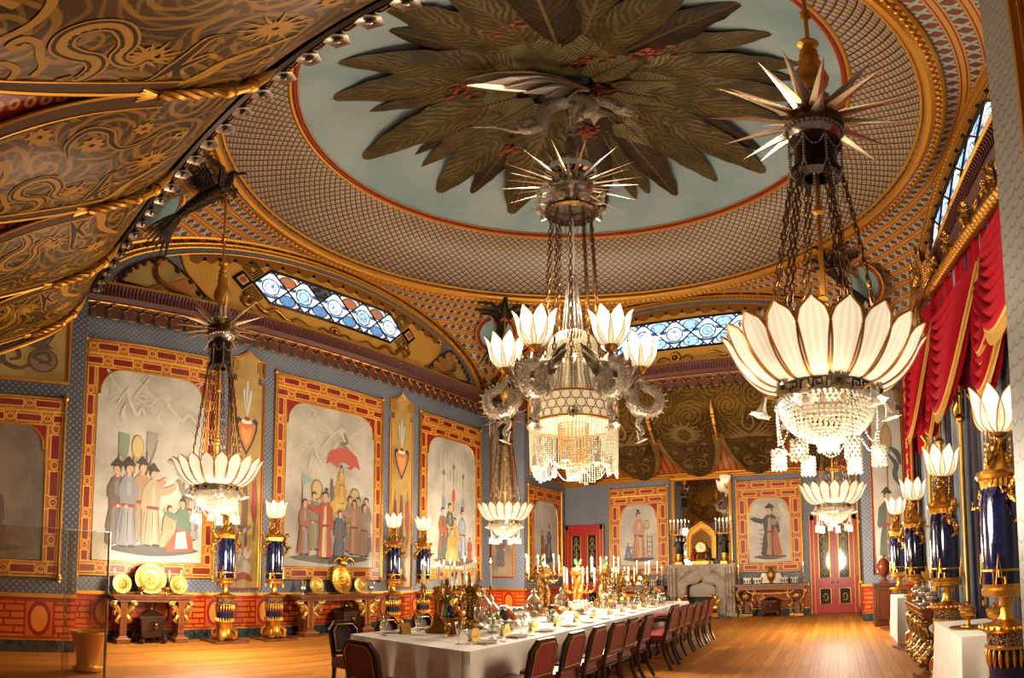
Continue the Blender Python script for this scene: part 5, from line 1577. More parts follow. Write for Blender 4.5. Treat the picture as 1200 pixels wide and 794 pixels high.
panel('wall_painting', 'brown painting with a kneeling robed figure at the left edge of the picture', recess('left', -1), .32, 2.5, 1.24, 4.27, .3, .5, .28, d_kneeler, 2, canvas='canvas_brown', group='framed recess paintings', rr=.35)
panel('wall_painting', 'red and gilt framed panel at the upper right edge, beside the patterned near wall', recess('right', -1), .5, 2.6, 1.24, 4.27, .3, .5, .28, d_kneeler, 2, canvas='canvas_brown', group='framed recess paintings', rr=.35)
# narrow brocade panels with hanging shields
def narrow(label, f, a0, a1, z0, zs, zp, shield=True, fig=None, canvas='canvas_gold', group=None):
    c = (a0+a1)/2; w = a1-a0
    out = [(a0, z0), (a1, z0), (a1, zs-.55), (a1-.12, zs-.55), (a1-.12, zs-.4), (a1, zs-.4), (a1, zs-.02), (a1-.16, zs), (c+.12, zs+.1), (c, zp), (c-.12, zs+.1), (a0+.16, zs), (a0, zs-.02), (a0, zs-.4), (a0+.12, zs-.4), (a0+.12, zs-.55), (a0, zs-.55)]
    mid = Vector(f(c, z0, 0)); root = thing('brocade_panel', label, 'wall panel', mid, group=group)
    def fin(o): o.location = -mid; return o
    b = MB(); b.prism(out, f, .0, .03); fin(b.build('backing', M['red_paint'], root, smooth=False))
    P = Pic(f, a0+.05, a1-.05, z0+.05, zs-.02); P.d = .034
    inn = [(c+(x-c)*.88, lerp(z0, zp, (z-z0)/(zp-z0)*.985+.008)) for x, z in out]
    P.mb.poly([f(x, z, .034) for x, z in inn], P.mi(M[canvas]), inn); P.d = .036
    if shield:
        for k in range(5): P.line([(.5, .735), (.42+.04*k, .81), (.38+.06*k, .9-.02*abs(k-2))], .012, '8a8a88' if k % 2 else 'd0cab8')
        H = lambda s_, dz=0: [(.5+s_*x*1.08, .645+s_*z*.235+dz) for x, z in ((0, -.36), (.2, -.1), (.32, .14), (.34, .3), (.26, .36), (.12, .31), (0, .28), (-.12, .31), (-.26, .36), (-.34, .3), (-.32, .14), (-.2, -.1))]
        P.poly(H(1.0), '1f2430').poly(H(.78), 'c96a2c').poly(H(.5, .0), 'dc9048').ell(.5, .712, .18, .012, 'e6dcc8').ell(.5, .725, .1, .009, '7a2a1c')
        for s_ in (-1, 1):
            P.poly([(.5+s_*.24, .46), (.5+s_*.33, .44), (.5+s_*.36, .3), (.5+s_*.28, .27), (.5+s_*.2, .33)], '8d1a18').line([(.5+s_*.3, .5), (.5+s_*.38, .36), (.5+s_*.3, .2)], .01, '5a4020')
        P.line([(.5, .48), (.5, .36), (.5, .22), (.5, .12)], .03, '5f3c24').line([(.3, .26), (.5, .24), (.7, .26)], .02, '5f3c24').ell(.5, .08, .26, .035, 'a39484').ell(.4, .11, .12, .03, '8d8072').line([(.3, .1), (.45, .17), (.6, .13), (.75, .16)], .022, 'b5a898').line([(.5, .17), (.45, .22), (.55, .25)], .02, 'a89a88').line([(.2, .03), (.5, .05), (.8, .03)], .03, '8a2a1c')
    if fig: fig(P)
    fin(P.build(root))
    g = MB(); g.tube([f(x, z, .035) for x, z in out], .018, 6, closed=True); g.tube([f(x, z, .037) for x, z in inn], .009, 5, closed=True)
    for s_ in (-1, 1):
        for k in range(2):
            x0 = c+s_*(w/2-.02-.055*k); g.tube([f(x, z, .038) for x, z in ((x0, zs-.02-.05*k), (x0-s_*.11, zs-.02-.05*k), (x0-s_*.11, zs-.35+.05*k), (x0, zs-.35+.05*k))], .014, 4, closed=True)
    fin(g.build('gilt_edge', M['gilt'], root)); return root
GP = 'narrow brocade panels'
narrow('narrow gold brocade panel with orange shield, behind the lotus chandelier near the left wall', FR['left'], -2.84, -1.97, 1.04, 6.25, 6.47, group=GP)
narrow('tall narrow gold brocade panel with an orange shield, between the procession and family paintings', FR['left'], 1.97, 2.84, 1.04, 6.25, 6.47, group=GP)
def d_pier(P):
    for j in range(9):
        for s_ in (-1, 1): P.line([(.5+s_*.08, .38+.065*j), (.5+s_*.36, .42+.065*j), (.5+s_*.3, .46+.065*j), (.5+s_*.12, .43+.065*j)], .012, 'a08c6a')
    P.line([(.5, .4), (.5, .98)], .012, 'b59a60').ell(.55, .5, .22, .05, 'a88a4a').ell(.55, .5, .15, .035, '7a6a40')
    P.fig(.45, .06, .28, '3f4a5c', '3a4456', '5a3a28', arms='down', hair='hat', W=.9)
PIERF = lambda a, z, d: (a, HL-d, z)
narrow('patterned pier panel with a small robed figure, behind the far left lotus chandelier', PIERF, -6.2, -5.3, 1.3, 6.3, 6.36, False, d_pier, 'canvas_brown', GP)
def d_lantern(P):
    P.line([(.5, .42), (.5, .9)], .012, '7a5a3a').ell(.5, .72, .2, .09, '9a7a50').ell(.5, .72, .14, .075, 'b08a5a').line([(.55, .64), (.8, .58), (.75, .52), (.95, .46)], .03, '3a4448').line([(.6, .68), (.85, .64), (.95, .58)], .03, '3a4448')
    P.fig(.45, .08, .36, '4a5448', '424c44', '8a6a48', arms='out', hair='hat').ground(.1, .9, .06, '5a5244', .02)
narrow('tall pier painting of a figure below a lantern banner, right of the tall double doors', PIERF, 5.2, 6.1, 1.22, 6.2, 6.26, False, d_lantern, 'canvas', GP)
# spandrel panels under the canopy, each with a coiled serpent
for (sd, sy, lb) in (('left', -1, 'triangular gilt panel with a coiled winged serpent, above the brown painting at the left edge'), ('right', -1, 'triangular gilt panel high on the near right wall above the framed panel'), ('left', 1, 'dark triangular panel above the painting in the far left recess')):
    f = recess(sd, sy); top = [(d, cprof(d)[0]-.16) for d in [.3+.12*i for i in range(18)]]
    dx0 = .5 if (sd == 'right') else .3; top = [p for p in top if p[0] >= dx0]; out = [(dx0, 4.56), (dx0, top[0][1])]+[p for p in top if p[1] > 4.6]+[(2.45, 4.56)]
    mid = Vector(f(.3, 4.56, 0)); root = thing('spandrel_panel', lb, 'wall panel', mid, group='spandrel panels under the canopies'); b = MB(); b.poly([f(x, z, .03) for x, z in out], 0, out)
    P2 = Pic(f, .3, 2.3, 4.56, 6.0); P2.d = .035
    if sd == 'left' and sy < 0:
        P2.ell(.22, .26, .13, .16, '4a3222').ell(.22, .26, .11, .135, '7a5a40').line([(.14, .2), (.3, .3), (.2, .36), (.16, .26), (.26, .22)], .05, '3d2a1e').line([(.32, .2), (.42, .14), (.54, .2), (.56, .36), (.46, .4), (.42, .28), (.5, .24)], .07, '4a3222').line([(.56, .2), (.66, .12), (.76, .2), (.8, .12)], .05, '4a3222')
        P2.poly([(.14, .42), (.2, .5), (.1, .66), (.08, .85), (.2, .72), (.34, .6), (.36, .44), (.26, .4)], '4f3526').line([(.2, .44), (.14, .6), (.1, .8)], .02, '2c1c12')
    for k in range(len(b.f)): pass
    o = b.build('canvas', M['canvas_gold' if sy < 0 else 'canvas_dark'], root, smooth=False); o.location = -mid
    if P2.mats: P2.build(root, 'painted_serpent').location = -mid
    g = MB(); g.tube([f(x, z, .04) for x, z in out], .035, 6, closed=True); g.tube([f(lerp(x, 1.0, .05), lerp(z, 4.9, .05), .04) for x, z in out], .012, 5, closed=True); g.build('gilt_moulding', M['gilt'], root).location = -mid
# pilaster capitals at the top of the far piers
for s in (-1, 1):
    c = Vector((s*5.75, HL-.1, 6.45)); root = thing('pier_capital', ('silvery foliate capital above the patterned pier panel at left' if s < 0 else 'silvery foliate capital high on the pier beside the red curtains'), 'capital', c)
    b = MB(); b.lathe([(.3, 0), (.34, .04), (.26, .1), (.24, .3), (.3, .42), (.36, .46), (.3, .5)], 16); b.build('bell', M['old_silver'], root)
    for k in range(7):
        a = pi+pi*k/6; b = MB(); b.tube(catmull([(.25*cos(a), .25*sin(a), .05), (.36*cos(a), .36*sin(a), .22), (.46*cos(a), .46*sin(a), .34), (.44*cos(a), .44*sin(a), .26)], 4), rl([.04, .07, .05, .02], 13), 6, flat=.5); b.build('leaf', M['old_silver'], root)
    b = MB(); torus(b, .38, -.06, .04, 0, 24, 6)
    for k in range(20): a = TAU*k/20; b.chain([(.36*cos(a), .36*sin(a), -.06), (.36*cos(a), .36*sin(a), -.4-.2*(k % 2))], .04, .016)
    b.build('bead_fringe', M['facet'], root)
# ------------------------------------------------------------------ doors, chimneypiece, mirror
def double_door(nm, x0, x1, glass, gl2):
    b = MB(); slab(b, FEND, x0, x0+.13, 0, 3.07, 0, .08); slab(b, FEND, x1-.13, x1, 0, 3.07, 0, .08); slab(b, FEND, x0, x1, 2.92, 3.07, 0, .08)
    root = srf(b.build(nm, M['red_door'], smooth=False))
    g = MB(); g.tube([FEND(x, z, .085) for x, z in ((x0, 0), (x0, 3.07), (x1, 3.07), (x1, 0))], .02, 6); g.tube([FEND(x, z, .085) for x, z in ((x0+.12, 0), (x0+.12, 2.93), (x1-.12, 2.93), (x1-.12, 0))], .014, 6); g.build('gilt_edge', M['gilt'], root)
    m = (x0+x1)/2
    for a0, a1, s in ((x0+.13, m-.004, 1), (m+.004, x1-.13, -1)):
        b = MB(); slab(b, FEND, a0, a1, .01, 2.92, 0, .045); lf = b.build('door_leaf', M['red_door'], root, smooth=False)
        for z0, z1, mt in ((1.12, 2.72, glass), (.3, .78, gl2)):
            i0, i1 = a0+.13, a1-.13
            p = MB(); slab(p, FEND, i0, i1, z0, z1, .045, .052); po = p.build('door_panel', M[mt], lf, smooth=False)
            q = Pic(FEND, i0, i1, z0, z1); q.d = .053
            col_ = 'b08c48'
            if z1-z0 > 1:
                for k in range(3): q.line([(.5, .06+.3*k), (.2, .14+.3*k), (.5, .22+.3*k), (.8, .14+.3*k), (.5, .06+.3*k)], .012, col_).line([(.5, .22+.3*k), (.3, .28+.3*k), (.5, .34+.3*k), (.7, .28+.3*k), (.5, .22+.3*k)], .01, col_)
                q.line([(.5, .04), (.5, .5), (.5, .96)], .01, col_)
            else: q.line([(.3, .3), (.6, .25), (.7, .5), (.5, .7), (.3, .5), (.5, .4)], .05, col_)
            q.build(lf, 'gilt_arabesque')
            g = MB(); g.tube([FEND(x, z, .055) for x, z in ((i0, z0), (i1, z0), (i1, z1), (i0, z1))], .022, 6, closed=True); g.build('panel_moulding', M['gilt'], lf)
        h = MB(); h.sph(FEND(m-s*.09, .98, .09), .03, nu=8, nv=6); h.tube([FEND(m-s*.09, .98, .045), FEND(m-s*.09, .98, .09)], .012, 6); h.build('door_knob', M['gold'], lf)
M['door_black'] = simple('door_black', '17130f', .15); M['door_glass'] = simple('door_glass', '5d5f5c', .08, .3)
double_door('door_1', -4.885, -3.42, 'door_black', 'door_black'); double_door('door_2', 3.42, 4.885, 'door_glass', 'door_black')
bn = MB(); slab(bn, FEND, 4.89, 4.92, 0, 4.4, 0, .1); 
for z in (0, 1.3, 2.6): pass
# gilt pilaster strip right of the tall doors
t = thing('gilt_pilaster', 'slim gilt pilaster rising beside the tall double doors at the right recess', 'pilaster', (WR-.06, YF-1.3, 1.0)); b = MB()
for y in (-.3, -.1, .1): b.tube([(0, y, 0), (0, y, 3.4)], .03, 8)
b.build('shaft', M['gilt'], t); b = MB()
for z in (0, 1.7, 3.4): b.box((0, -.1, z), (.1, .55, .07)); b.sph((-.03, -.1, z+.06), .06, nu=8, nv=5)
b.build('collar', M['gold_dull'], t)
def lip(pts, f, w): return pts
fp = thing('fireplace', 'grey marble chimneypiece with ogee arched opening under the tall mirror', 'fireplace', (0, YF-.2, 0))
b = MB()
op = [(-.5, .1), (-.5, .95)]+[(-.5+.5*(1-cos(t*pi/2))*1.0*.62, .95+.12*sin(t*pi/2)) for t in (.33, .66, 1)]+[(-.12, 1.09), (-.04, 1.15), (0, 1.24), (.04, 1.15), (.12, 1.09)]+[(.5-.5*(1-cos(t*pi/2))*.62, .95+.12*sin(t*pi/2)) for t in (1, .66, .33)]+[(.5, .95), (.5, .1)]
D = -.13
outl = [(-.82, 0), (-.82, 1.55), (.82, 1.55), (.82, 0)]
V0 = [(x, D, z) for x, z in op]
# front face built as strips left, right and above the opening
L_ = [(x, z) for x, z in op]
for i in range(len(L_)-1):
    (xa, za), (xb, zb) = L_[i], L_[i+1]
    if i == 0: b.poly([(-.82, D, .0), (xa, D, .0), (xb, D, zb), (-.82, D, zb)])
    elif i == len(L_)-2: b.poly([(xa, D, za), (xb, D, .0), (.82, D, .0), (.82, D, za)])
    elif xb <= 0.001: b.poly([(xa, D, za), (xb, D, zb), (xb, D, 1.55), (xa, D, 1.55)]);
    else: b.poly([(xa, D, za), (xb, D, zb), (xb, D, 1.55), (xa, D, 1.55)])
    b.poly([(xa, D, za), (xa, .15, za), (xb, .15, zb), (xb, D, zb)])
b.poly([(-.82, D, .95), (-.5, D, .95), (-.5, D, 1.55), (-.82, D, 1.55)]); b.poly([(.5, D, .95), (.82, D, .95), (.82, D, 1.55), (.5, D, 1.55)])
b.tube([(x, D-.01, z) for x, z in op], .03, 6)
b.build('surround', M['marble_grey'], fp, smooth=False)
for s in (-1, 1):
    b = MB(); b.box((s*.95, 0, .78), (.3, .36, 1.56))
    for dx, dy in ((-.09, -.19), (.09, -.19), (0, -.23)): b.lathe([(.09, 0), (.09, .12), (.06, .16), (.055, .6), (.08, .64), (.08, .7), (.055, .74), (.055, 1.2), (.08, 1.26), (.09, 1.32), (.06, 1.34), (.06, 1.55)], 12, c=(s*.95+dx, dy, 0))
    b.box((s*.95, -.02, .06), (.4, .5, .12)); b.build('clustered_column', M['marble_grey'], fp)
for s in (-1, 1):
    b = MB()
    for k in range(5): b.tube(catmull([(s*.3, D-.02, 1.4), (s*(.4+.08*k), D-.03, 1.44-.06*k), (s*(.5+.06*k), D-.02, 1.3-.05*k), (s*(.55+.02*k), D-.02, 1.4-.08*k)], 4), .02, 5)
    b.build('carved_leaf', M['marble_grey'], fp)
b = MB(); b.box((0, -.05, 1.585), (2.2, .5, .05)); b.box((0, -.04, 1.55), (2.1, .44, .04)); b.box((0, -.06, 1.63), (2.26, .56, .045)); b.build('mantel_shelf', M['marble_grey'], fp)
b = MB(); b.box((0, .13, .65), (1.0, .02, 1.2)); b.build('fire_back', M['fire_dark'], fp)
b = MB(); b.prism([(-.42, .62), (.42, .62), (.42, .9), (.3, 1.02), (0, 1.1), (-.3, 1.02), (-.42, .9)], lambda x, z, d: (x, .05-d, z), 0, .03); b.build('hood', M['grey_metal'], fp)
b = MB()
for k in range(6): b.tube([(-.35+.14*k, -.02, .14), (-.35+.14*k, -.02, .34)], .012, 5)
for z in (.16, .25, .34): b.tube([(-.38, -.02, z), (.38, -.02, z)], .014, 5)
b.build('grate', M['iron'], fp)
b = MB(); b.box((0, -.45, .02), (1.9, .6, .04)); b.build('hearth', M['marble_green'], fp)
for s in (-1, 1):
    t = thing('fire_dog', 'gilt dragon fire dog at the %s of the fireplace opening' % ('left' if s < 0 else 'right'), 'fire dog', (s*.5, YF-.62, .04), group='gilt fire dogs')
    b = MB(); b.box((0, 0, .05), (.2, .2, .1)); b.build('plinth', M['gold_dull'], t); b = MB()
    b.tube(catmull([(0, .05, .1), (0, -.06, .25), (s*.04, .02, .42), (0, -.04, .58), (-s*.06, -.05, .64)], 5), rl([.05, .08, .07, .05, .04], 21), 8); b.sph((-s*.09, -.06, .64), .06, (1.3, .9, .8), 8, 5); b.tube([(0, 0, .4), (s*.14, .02, .52), (s*.08, .02, .62)], [.03, .05, .01], 6); b.build('dragon', M['gold'], t)
mr = thing('overmantel_mirror', 'tall gilt framed mirror above the chimneypiece', 'mirror', (0, YF, 1.66))
b = MB(); b.box((0, -.03, 1.38), (1.86, .02, 2.76)); b.build('glass', M['mirror'], mr, smooth=False)
b = MB()
for x in (-.95, .95): b.tube([(x, -.06, 0), (x, -.06, 2.8)], .05, 8); b.tube([(x*.95, -.05, 0), (x*.95, -.05, 2.75)], .018, 6)
b.tube([(-.98, -.06, 2.79), (.98, -.06, 2.79)], .05, 8); b.tube([(-.95, -.05, 2.73), (.95, -.05, 2.73)], .018, 6)
for x in (-.95, .95):
    for z in (.02, 1.4, 2.79): b.sph((x, -.08, z), .075, nu=8, nv=6)
b.build('frame', M['gilt'], mr)
ck = thing('mantel_clock', 'gilt arched clock with white dial and small figures on the mantel shelf', 'clock', (0, YF-.24, 1.655))
b = MB(); b.box((0, 0, .05), (.5, .3, .1)); b.box((0, 0, .13), (.36, .24, .08), taper=.8); b.lathe([(.15, .16), (.1, .24), (.06, .3), (.12, .38)], 14); b.build('base', M['gold'], ck)
A_ = [(-.46, .2), (.46, .2), (.46, .85), (.42, 1.0), (.3, 1.14), (.14, 1.24), (0, 1.34), (-.14, 1.24), (-.3, 1.14), (-.42, 1.0), (-.46, .85)]
b = MB(); b.prism(A_, lambda x, z, d: (x, .1-d, z), 0, .03); b.tube([(x, .06, z) for x, z in A_], .035, 6, closed=True)
for k in range(-3, 4): b.tube([(.12*k-.2, .05, .9), (.12*k+.2, .05, 1.12)], .012, 4) if abs(k) < 2 else None
b.tube([(x*.8, .05, .2+(z-.2)*.86) for x, z in A_], .018, 6, closed=True)
b.prism([(x*.72, .24+(z-.2)*.78) for x, z in A_], lambda x, z, d: (x, .1-d, z), .03, .04, 1); b.build('arched_back', [M['gilt'], M['bronze']], ck)
b = MB(); b.lathe([(.001, 0), (.12, 0), (.13, .02), (.17, .02), (.19, -.04), (.001, -.05)], 24, M=T(0, -.02, .52, rx=pi/2)); b.build('case', M['gold'], ck); b = MB(); b.lathe([(.001, .0), (.13, 0)], 24, M=T(0, -.045, .52, rx=pi/2))
do = b.build('dial', M['dial'], ck); b = MB(); b.tube([(0, -.05, .52), (.0, -.05, .61)], .007, 4); b.tube([(0, -.05, .52), (.06, -.05, .49)], .007, 4); b.build('hand', M['black'], do)
b = MB()
for k in range(12): a = TAU*k/12; b.tube([(0, -.0, .52), (.26*cos(a), .0, .52+.26*sin(a))], [.03, .006], 4)
b.build('sunburst', M['gold'], ck)
for s, c in ((-1, 'red_paint'), (1, 'dark_wood')):
    b = MB(); b.lathe([(.001, 0), (.09, .01), (.08, .12), (.06, .22), (.03, .27), (.04, .3), (.05, .34), (.03, .4), (.001, .41)], 12, c=(s*.26, -.02, .1)); b.tube([(s*.26, -.05, .32), (s*.16, -.08, .36)], .02, 5); b.build('attendant_figure', M[c], ck)
def candle(mb, x, y, z, h=.2, r=.011, m=0, mf=1):
    mb.tube([(x, y, z), (x, y, z+h)], r, 7, m); mb.lathe([(.001, 0), (.009, .012), (.006, .03), (.001, .05)], 6, mf, (x, y, z+h+.004))
CANDLE = None
def candle_part(par, x, y, z, h=.2, lit=True):
    global CANDLE
    if CANDLE is None:
        b = MB(); b.tube([(0, 0, 0), (0, 0, .2)], .013, 8, 0); b.tube([(0, 0, .2), (0, 0, .212)], .002, 4, 2); b.lathe([(.001, .212), (.009, .222), (.006, .242), (.001, .262)], 6, 1)
        CANDLE = b.build('candle', [M['candle'], M['flame'], M['black']], par); c = CANDLE
    else: c = CANDLE.copy(); COL.objects.link(c); c.parent = par
    c.location = (x, y, z); c.scale = (1, 1, h/.2); return c
for s in (-1, 1):
    t = thing('figure_candelabrum', 'black figure on gilt pedestal holding a branched candlestick, %s end of the mantel' % ('left' if s < 0 else 'right'), 'candelabrum', (s*.74, YF-.26, 1.655), group='mantel candelabra')
    b = MB(); b.box((0, 0, .04), (.2, .2, .08)); b.lathe([(.09, .08), (.07, .12), (.08, .28), (.1, .3), (.1, .33)], 14); b.build('pedestal', M['gold'], t)
    b = MB(); b.lathe([(.05, .33), (.075, .36), (.06, .5), (.05, .58), (.075, .68), (.06, .74), (.02, .77), (.025, .79)], 12); b.sph((0, 0, .84), .045, (1, 1, 1.2), 10, 7); b.tube([(-.07, 0, .7), (-.12, -.04, .6), (-.05, -.1, .62)], [.03, .025, .018], 7); b.tube([(.07, 0, .7), (.12, -.05, .8), (.06, -.07, .93)], [.03, .025, .018], 7); b.lathe([(.06, .88), (.03, .92), (.001, .95)], 10); b.build('figure', M['black'], t)
    b = MB(); b.tube([(0, 0, .9), (0, 0, 1.1)], .018, 8)
    for k in range(5):
        x = -.24+.12*k; b.tube(catmull([(0, 0, .96), (x*.6, -.02, .94), (x, -.02, 1.0), (x, -.02, 1.06)], 4), .012, 6); b.lathe([(.012, 0), (.035, .02), (.03, .03), (.014, .04)], 8, c=(x, -.02, 1.06))
    b.build('branches', M['gold'], t)
    for k in range(5): candle_part(t, -.24+.12*k, -.02, 1.1, .26)
# wall sconce lamp reflected beside the mirror
t = thing('wall_lamp', 'small glowing glass wall lamp at the upper right corner of the mirror', 'lamp', (.82, YF-.1, 4.15)); b = MB(); b.tube([(0, .1, 0), (0, -.05, -.1), (0, -.1, 0), (0, -.1, .05)], .02, 6); b.build('bracket', M['gilt'], t); b = MB(); b.lathe([(.04, .05), (.12, .1), (.17, .2), (.19, .28)], 16, c=(0, -.1, 0)); b.build('shade', M['petal'], t); b = MB(); b.sph((0, -.1, .15), .05, nu=8, nv=5); b.build('bulb', M['lamp_glow'], t)
# ------------------------------------------------------------------ right wall: window, drapes, swags, dragon rods
def rw(y, z, d=0.0): return Vector((HW-d, y, z))
b = MB(); b.box((HW+.12, 0, 3.55), (.02, 9.8, 6.1)); wo = b.build('window_1', simple('window_dusk', 'b9c6d6', .2, 0, Emission_Color='c4d4ea', Emission_Strength=.35), smooth=False); srf(wo)
b = MB()
for y in (-4.9, -1.65, 1.65, 4.9): b.box((HW, y, 3.5), (.16, .5 if abs(y) < 2 else .3, 6.2))
for y in (-3.3, 0, 3.3): b.box((HW+.06, y, 3.5), (.06, .06, 6.1))
for z in (1.6, 2.7, 3.8, 4.9): b.box((HW+.06, 0, z), (.05, 9.8, .05))
b.build('window_frame', M['orange_paint'], wo, smooth=False)
def drape(label, y0, y1, mat, top=6.3, d=.16, n=9, group='straight window drapes'):
    o = thing('window_drape', label, 'curtain', rw((y0+y1)/2, 0, d), group=group); c = -Vector(o.location); r = random.Random(int(y0*100)); ph = [r.uniform(0, 6) for _ in range(3)]
    b = MB(); w = y1-y0
    def g(u, v): return Vector((HW-d-.055*sin(u*n*TAU*.5+ph[0]+.25*sin(v*3))-.02*sin(u*n*2.3+ph[1]), lerp(y0, y1, u)+.03*sin(v*4+ph[2])*sin(u*9), lerp(top, .05, v)))+c
    b.grid(g, n*8, 14); b.build('cloth', M[mat], o, sharp=60)
for i, (y0, y1, m, lb) in enumerate([(-4.9, -4.0, 'drape', 'pale grey drape at the right edge behind the nearest torchere'), (-3.95, -3.05, 'drape', 'grey drape behind the near white clothed table'), (-3.0, -2.2, 'drape_dark', 'plum drape strip behind the covered cups'), (-2.15, -1.2, 'drape', 'grey drape just right of the second torchere'), (-1.1, -.5, 'drape_dark', 'dark plum drape strip seen below the red swag'), (-.45, .6, 'drape', 'grey drape behind the gilt side table'), (.7, 1.1, 'drape_dark', 'narrow plum drape beyond the gilt side table'), (1.2, 2.3, 'drape', 'grey drape behind the third torchere'), (2.45, 3.6, 'drape', 'grey drape between the third and farthest torcheres'), (3.7, 4.8, 'drape', 'farthest grey drape beside the red curtain tail')]): drape(lb, y0, y1, m)
# gilt curtain poles between the windows
for y, lb in ((-2.18, 'gilt window pole nearest the right edge'), (-.48, 'gilt window pole between the plum and grey drapes'), (1.15, 'gilt window pole behind the third torchere'), (2.38, 'gilt window pole near the farthest torchere')):
    t = thing('gilt_pole', lb, 'pole', rw(y, 0, .3), group='gilt poles before the window'); b = MB(); b.lathe([(.06, 0), (.06, .1), (.035, .14), (.035, 3.9), (.06, 3.95), (.03, 4.0), (.07, 4.1), (.02, 4.22)], 10); b.build('shaft', M['gilt'], t); b = MB(); b.sph((0, 0, 3.6), .08, nu=8, nv=5); b.tube(catmull([(0, 0, 3.55), (-.08, .03, 3.7), (-.05, -.03, 3.85), (-.12, 0, 4.0)], 4), .03, 6); b.build('ornament', M['gold'], t)
def swag(label, A, B, drop, rows=9, depth=.36, top_extra=0.0):
    """festoon hanging between two points of the pelmet; A,B = (y,z)"""
    o = thing('velvet_swag', label, 'curtain', rw(A[0], A[1], .3), group='red velvet swags'); c = -Vector(o.location); b = MB()
    def base(u, v):
        y = lerp(A[0], B[0], u); zt = lerp(A[1], B[1], u); s = 4*u*(1-u)
        z = zt-drop*s*(.12+.88*v)-.10*v
        dd = .3+depth*s*(.3+.5*v)+.095*sin(v*rows*TAU)*min(1, s*1.6)
        return rw(y, z+.04*cos(v*rows*TAU)*s, dd)+c
    b.grid(base, 36, rows*7); ob = b.build('cloth', M['velvet'], o, sharp=70)
    b = MB(); P0 = [base(i/48, 1.0) for i in range(49)]
    b.band([p+Vector((-.02, 0, .03)) for p in P0], [p+Vector((-.02, 0, -.13)) for p in P0], 0); b.tube([p+Vector((-.02, 0, .03)) for p in P0], .03, 6); b.build('fringe', M['fringe'], o)
# red velvet ground behind the swags
RZ = lambda y: 5.85+(y+2.75)*.185
o = thing('velvet_pelmet', 'tall pleated red velvet curtain head below the gilt dragon rod', 'curtain', rw(0, 4.0, .26)); c = -Vector(o.location); b = MB()
def pel(u, v): y = lerp(-4.9, 4.9, u); return rw(y, lerp(RZ(y)-.02, 4.3+.4*sin(u*TAU*2), v), .22+.04*sin(u*170)+.015*sin(u*61+v*4))+c
b.grid(pel, 300, 10); b.build('cloth', M['velvet'], o, sharp=70)
swag('nearest red velvet swag with gold fringe, at the right edge', (-5.0, 5.6), (-2.05, 5.5), 1.75)
swag('red velvet swag with gold fringe left of the near tail', (-1.95, 5.5), (1.25, 6.0), 2.0)
swag('far red velvet swag beyond the nearest lotus chandelier', (1.35, 6.0), (4.2, 6.2), 2.0)
swag('small tiered velvet tail between the two nearest swags, upper tier', (-2.75, 4.75), (-1.9, 5.2), 1.0, 6, .2)
swag('small tiered velvet tail between the two nearest swags, lower tier', (-2.85, 4.3), (-1.75, 4.7), 1.0, 6, .2)
swag('small tiered velvet tail behind the nearest lotus chandelier', (.75, 4.9), (1.6, 5.2), 1.3, 6, .2)
t = thing('velvet_curtain', 'long red velvet curtain with gold fret border at the far end of the windows', 'curtain', rw(4.5, 0, .36)); c = -Vector(t.location); b = MB()
gq = lambda u, v: rw(lerp(4.0, 5.15, u)+.1*v*(u-.5), lerp(6.6, 1.0, v), .36+.07*sin(u*30+v))+c
b.grid(gq, 60, 20); b.build('cloth', M['velvet'], t, sharp=70); b = MB(); b.tube([gq(0, v/20)+Vector((-.02, -.01, 0)) for v in range(21)], .03, 6)
for k in range(14):
    z = 6.2-.37*k; b.tube([rw(y, zz, .47)+c for y, zz in ((4.1, z), (4.32, z), (4.32, z-.22), (4.2, z-.22), (4.2, z-.1))], .02, 4)
b.build('gold_border', M['fringe'], t)
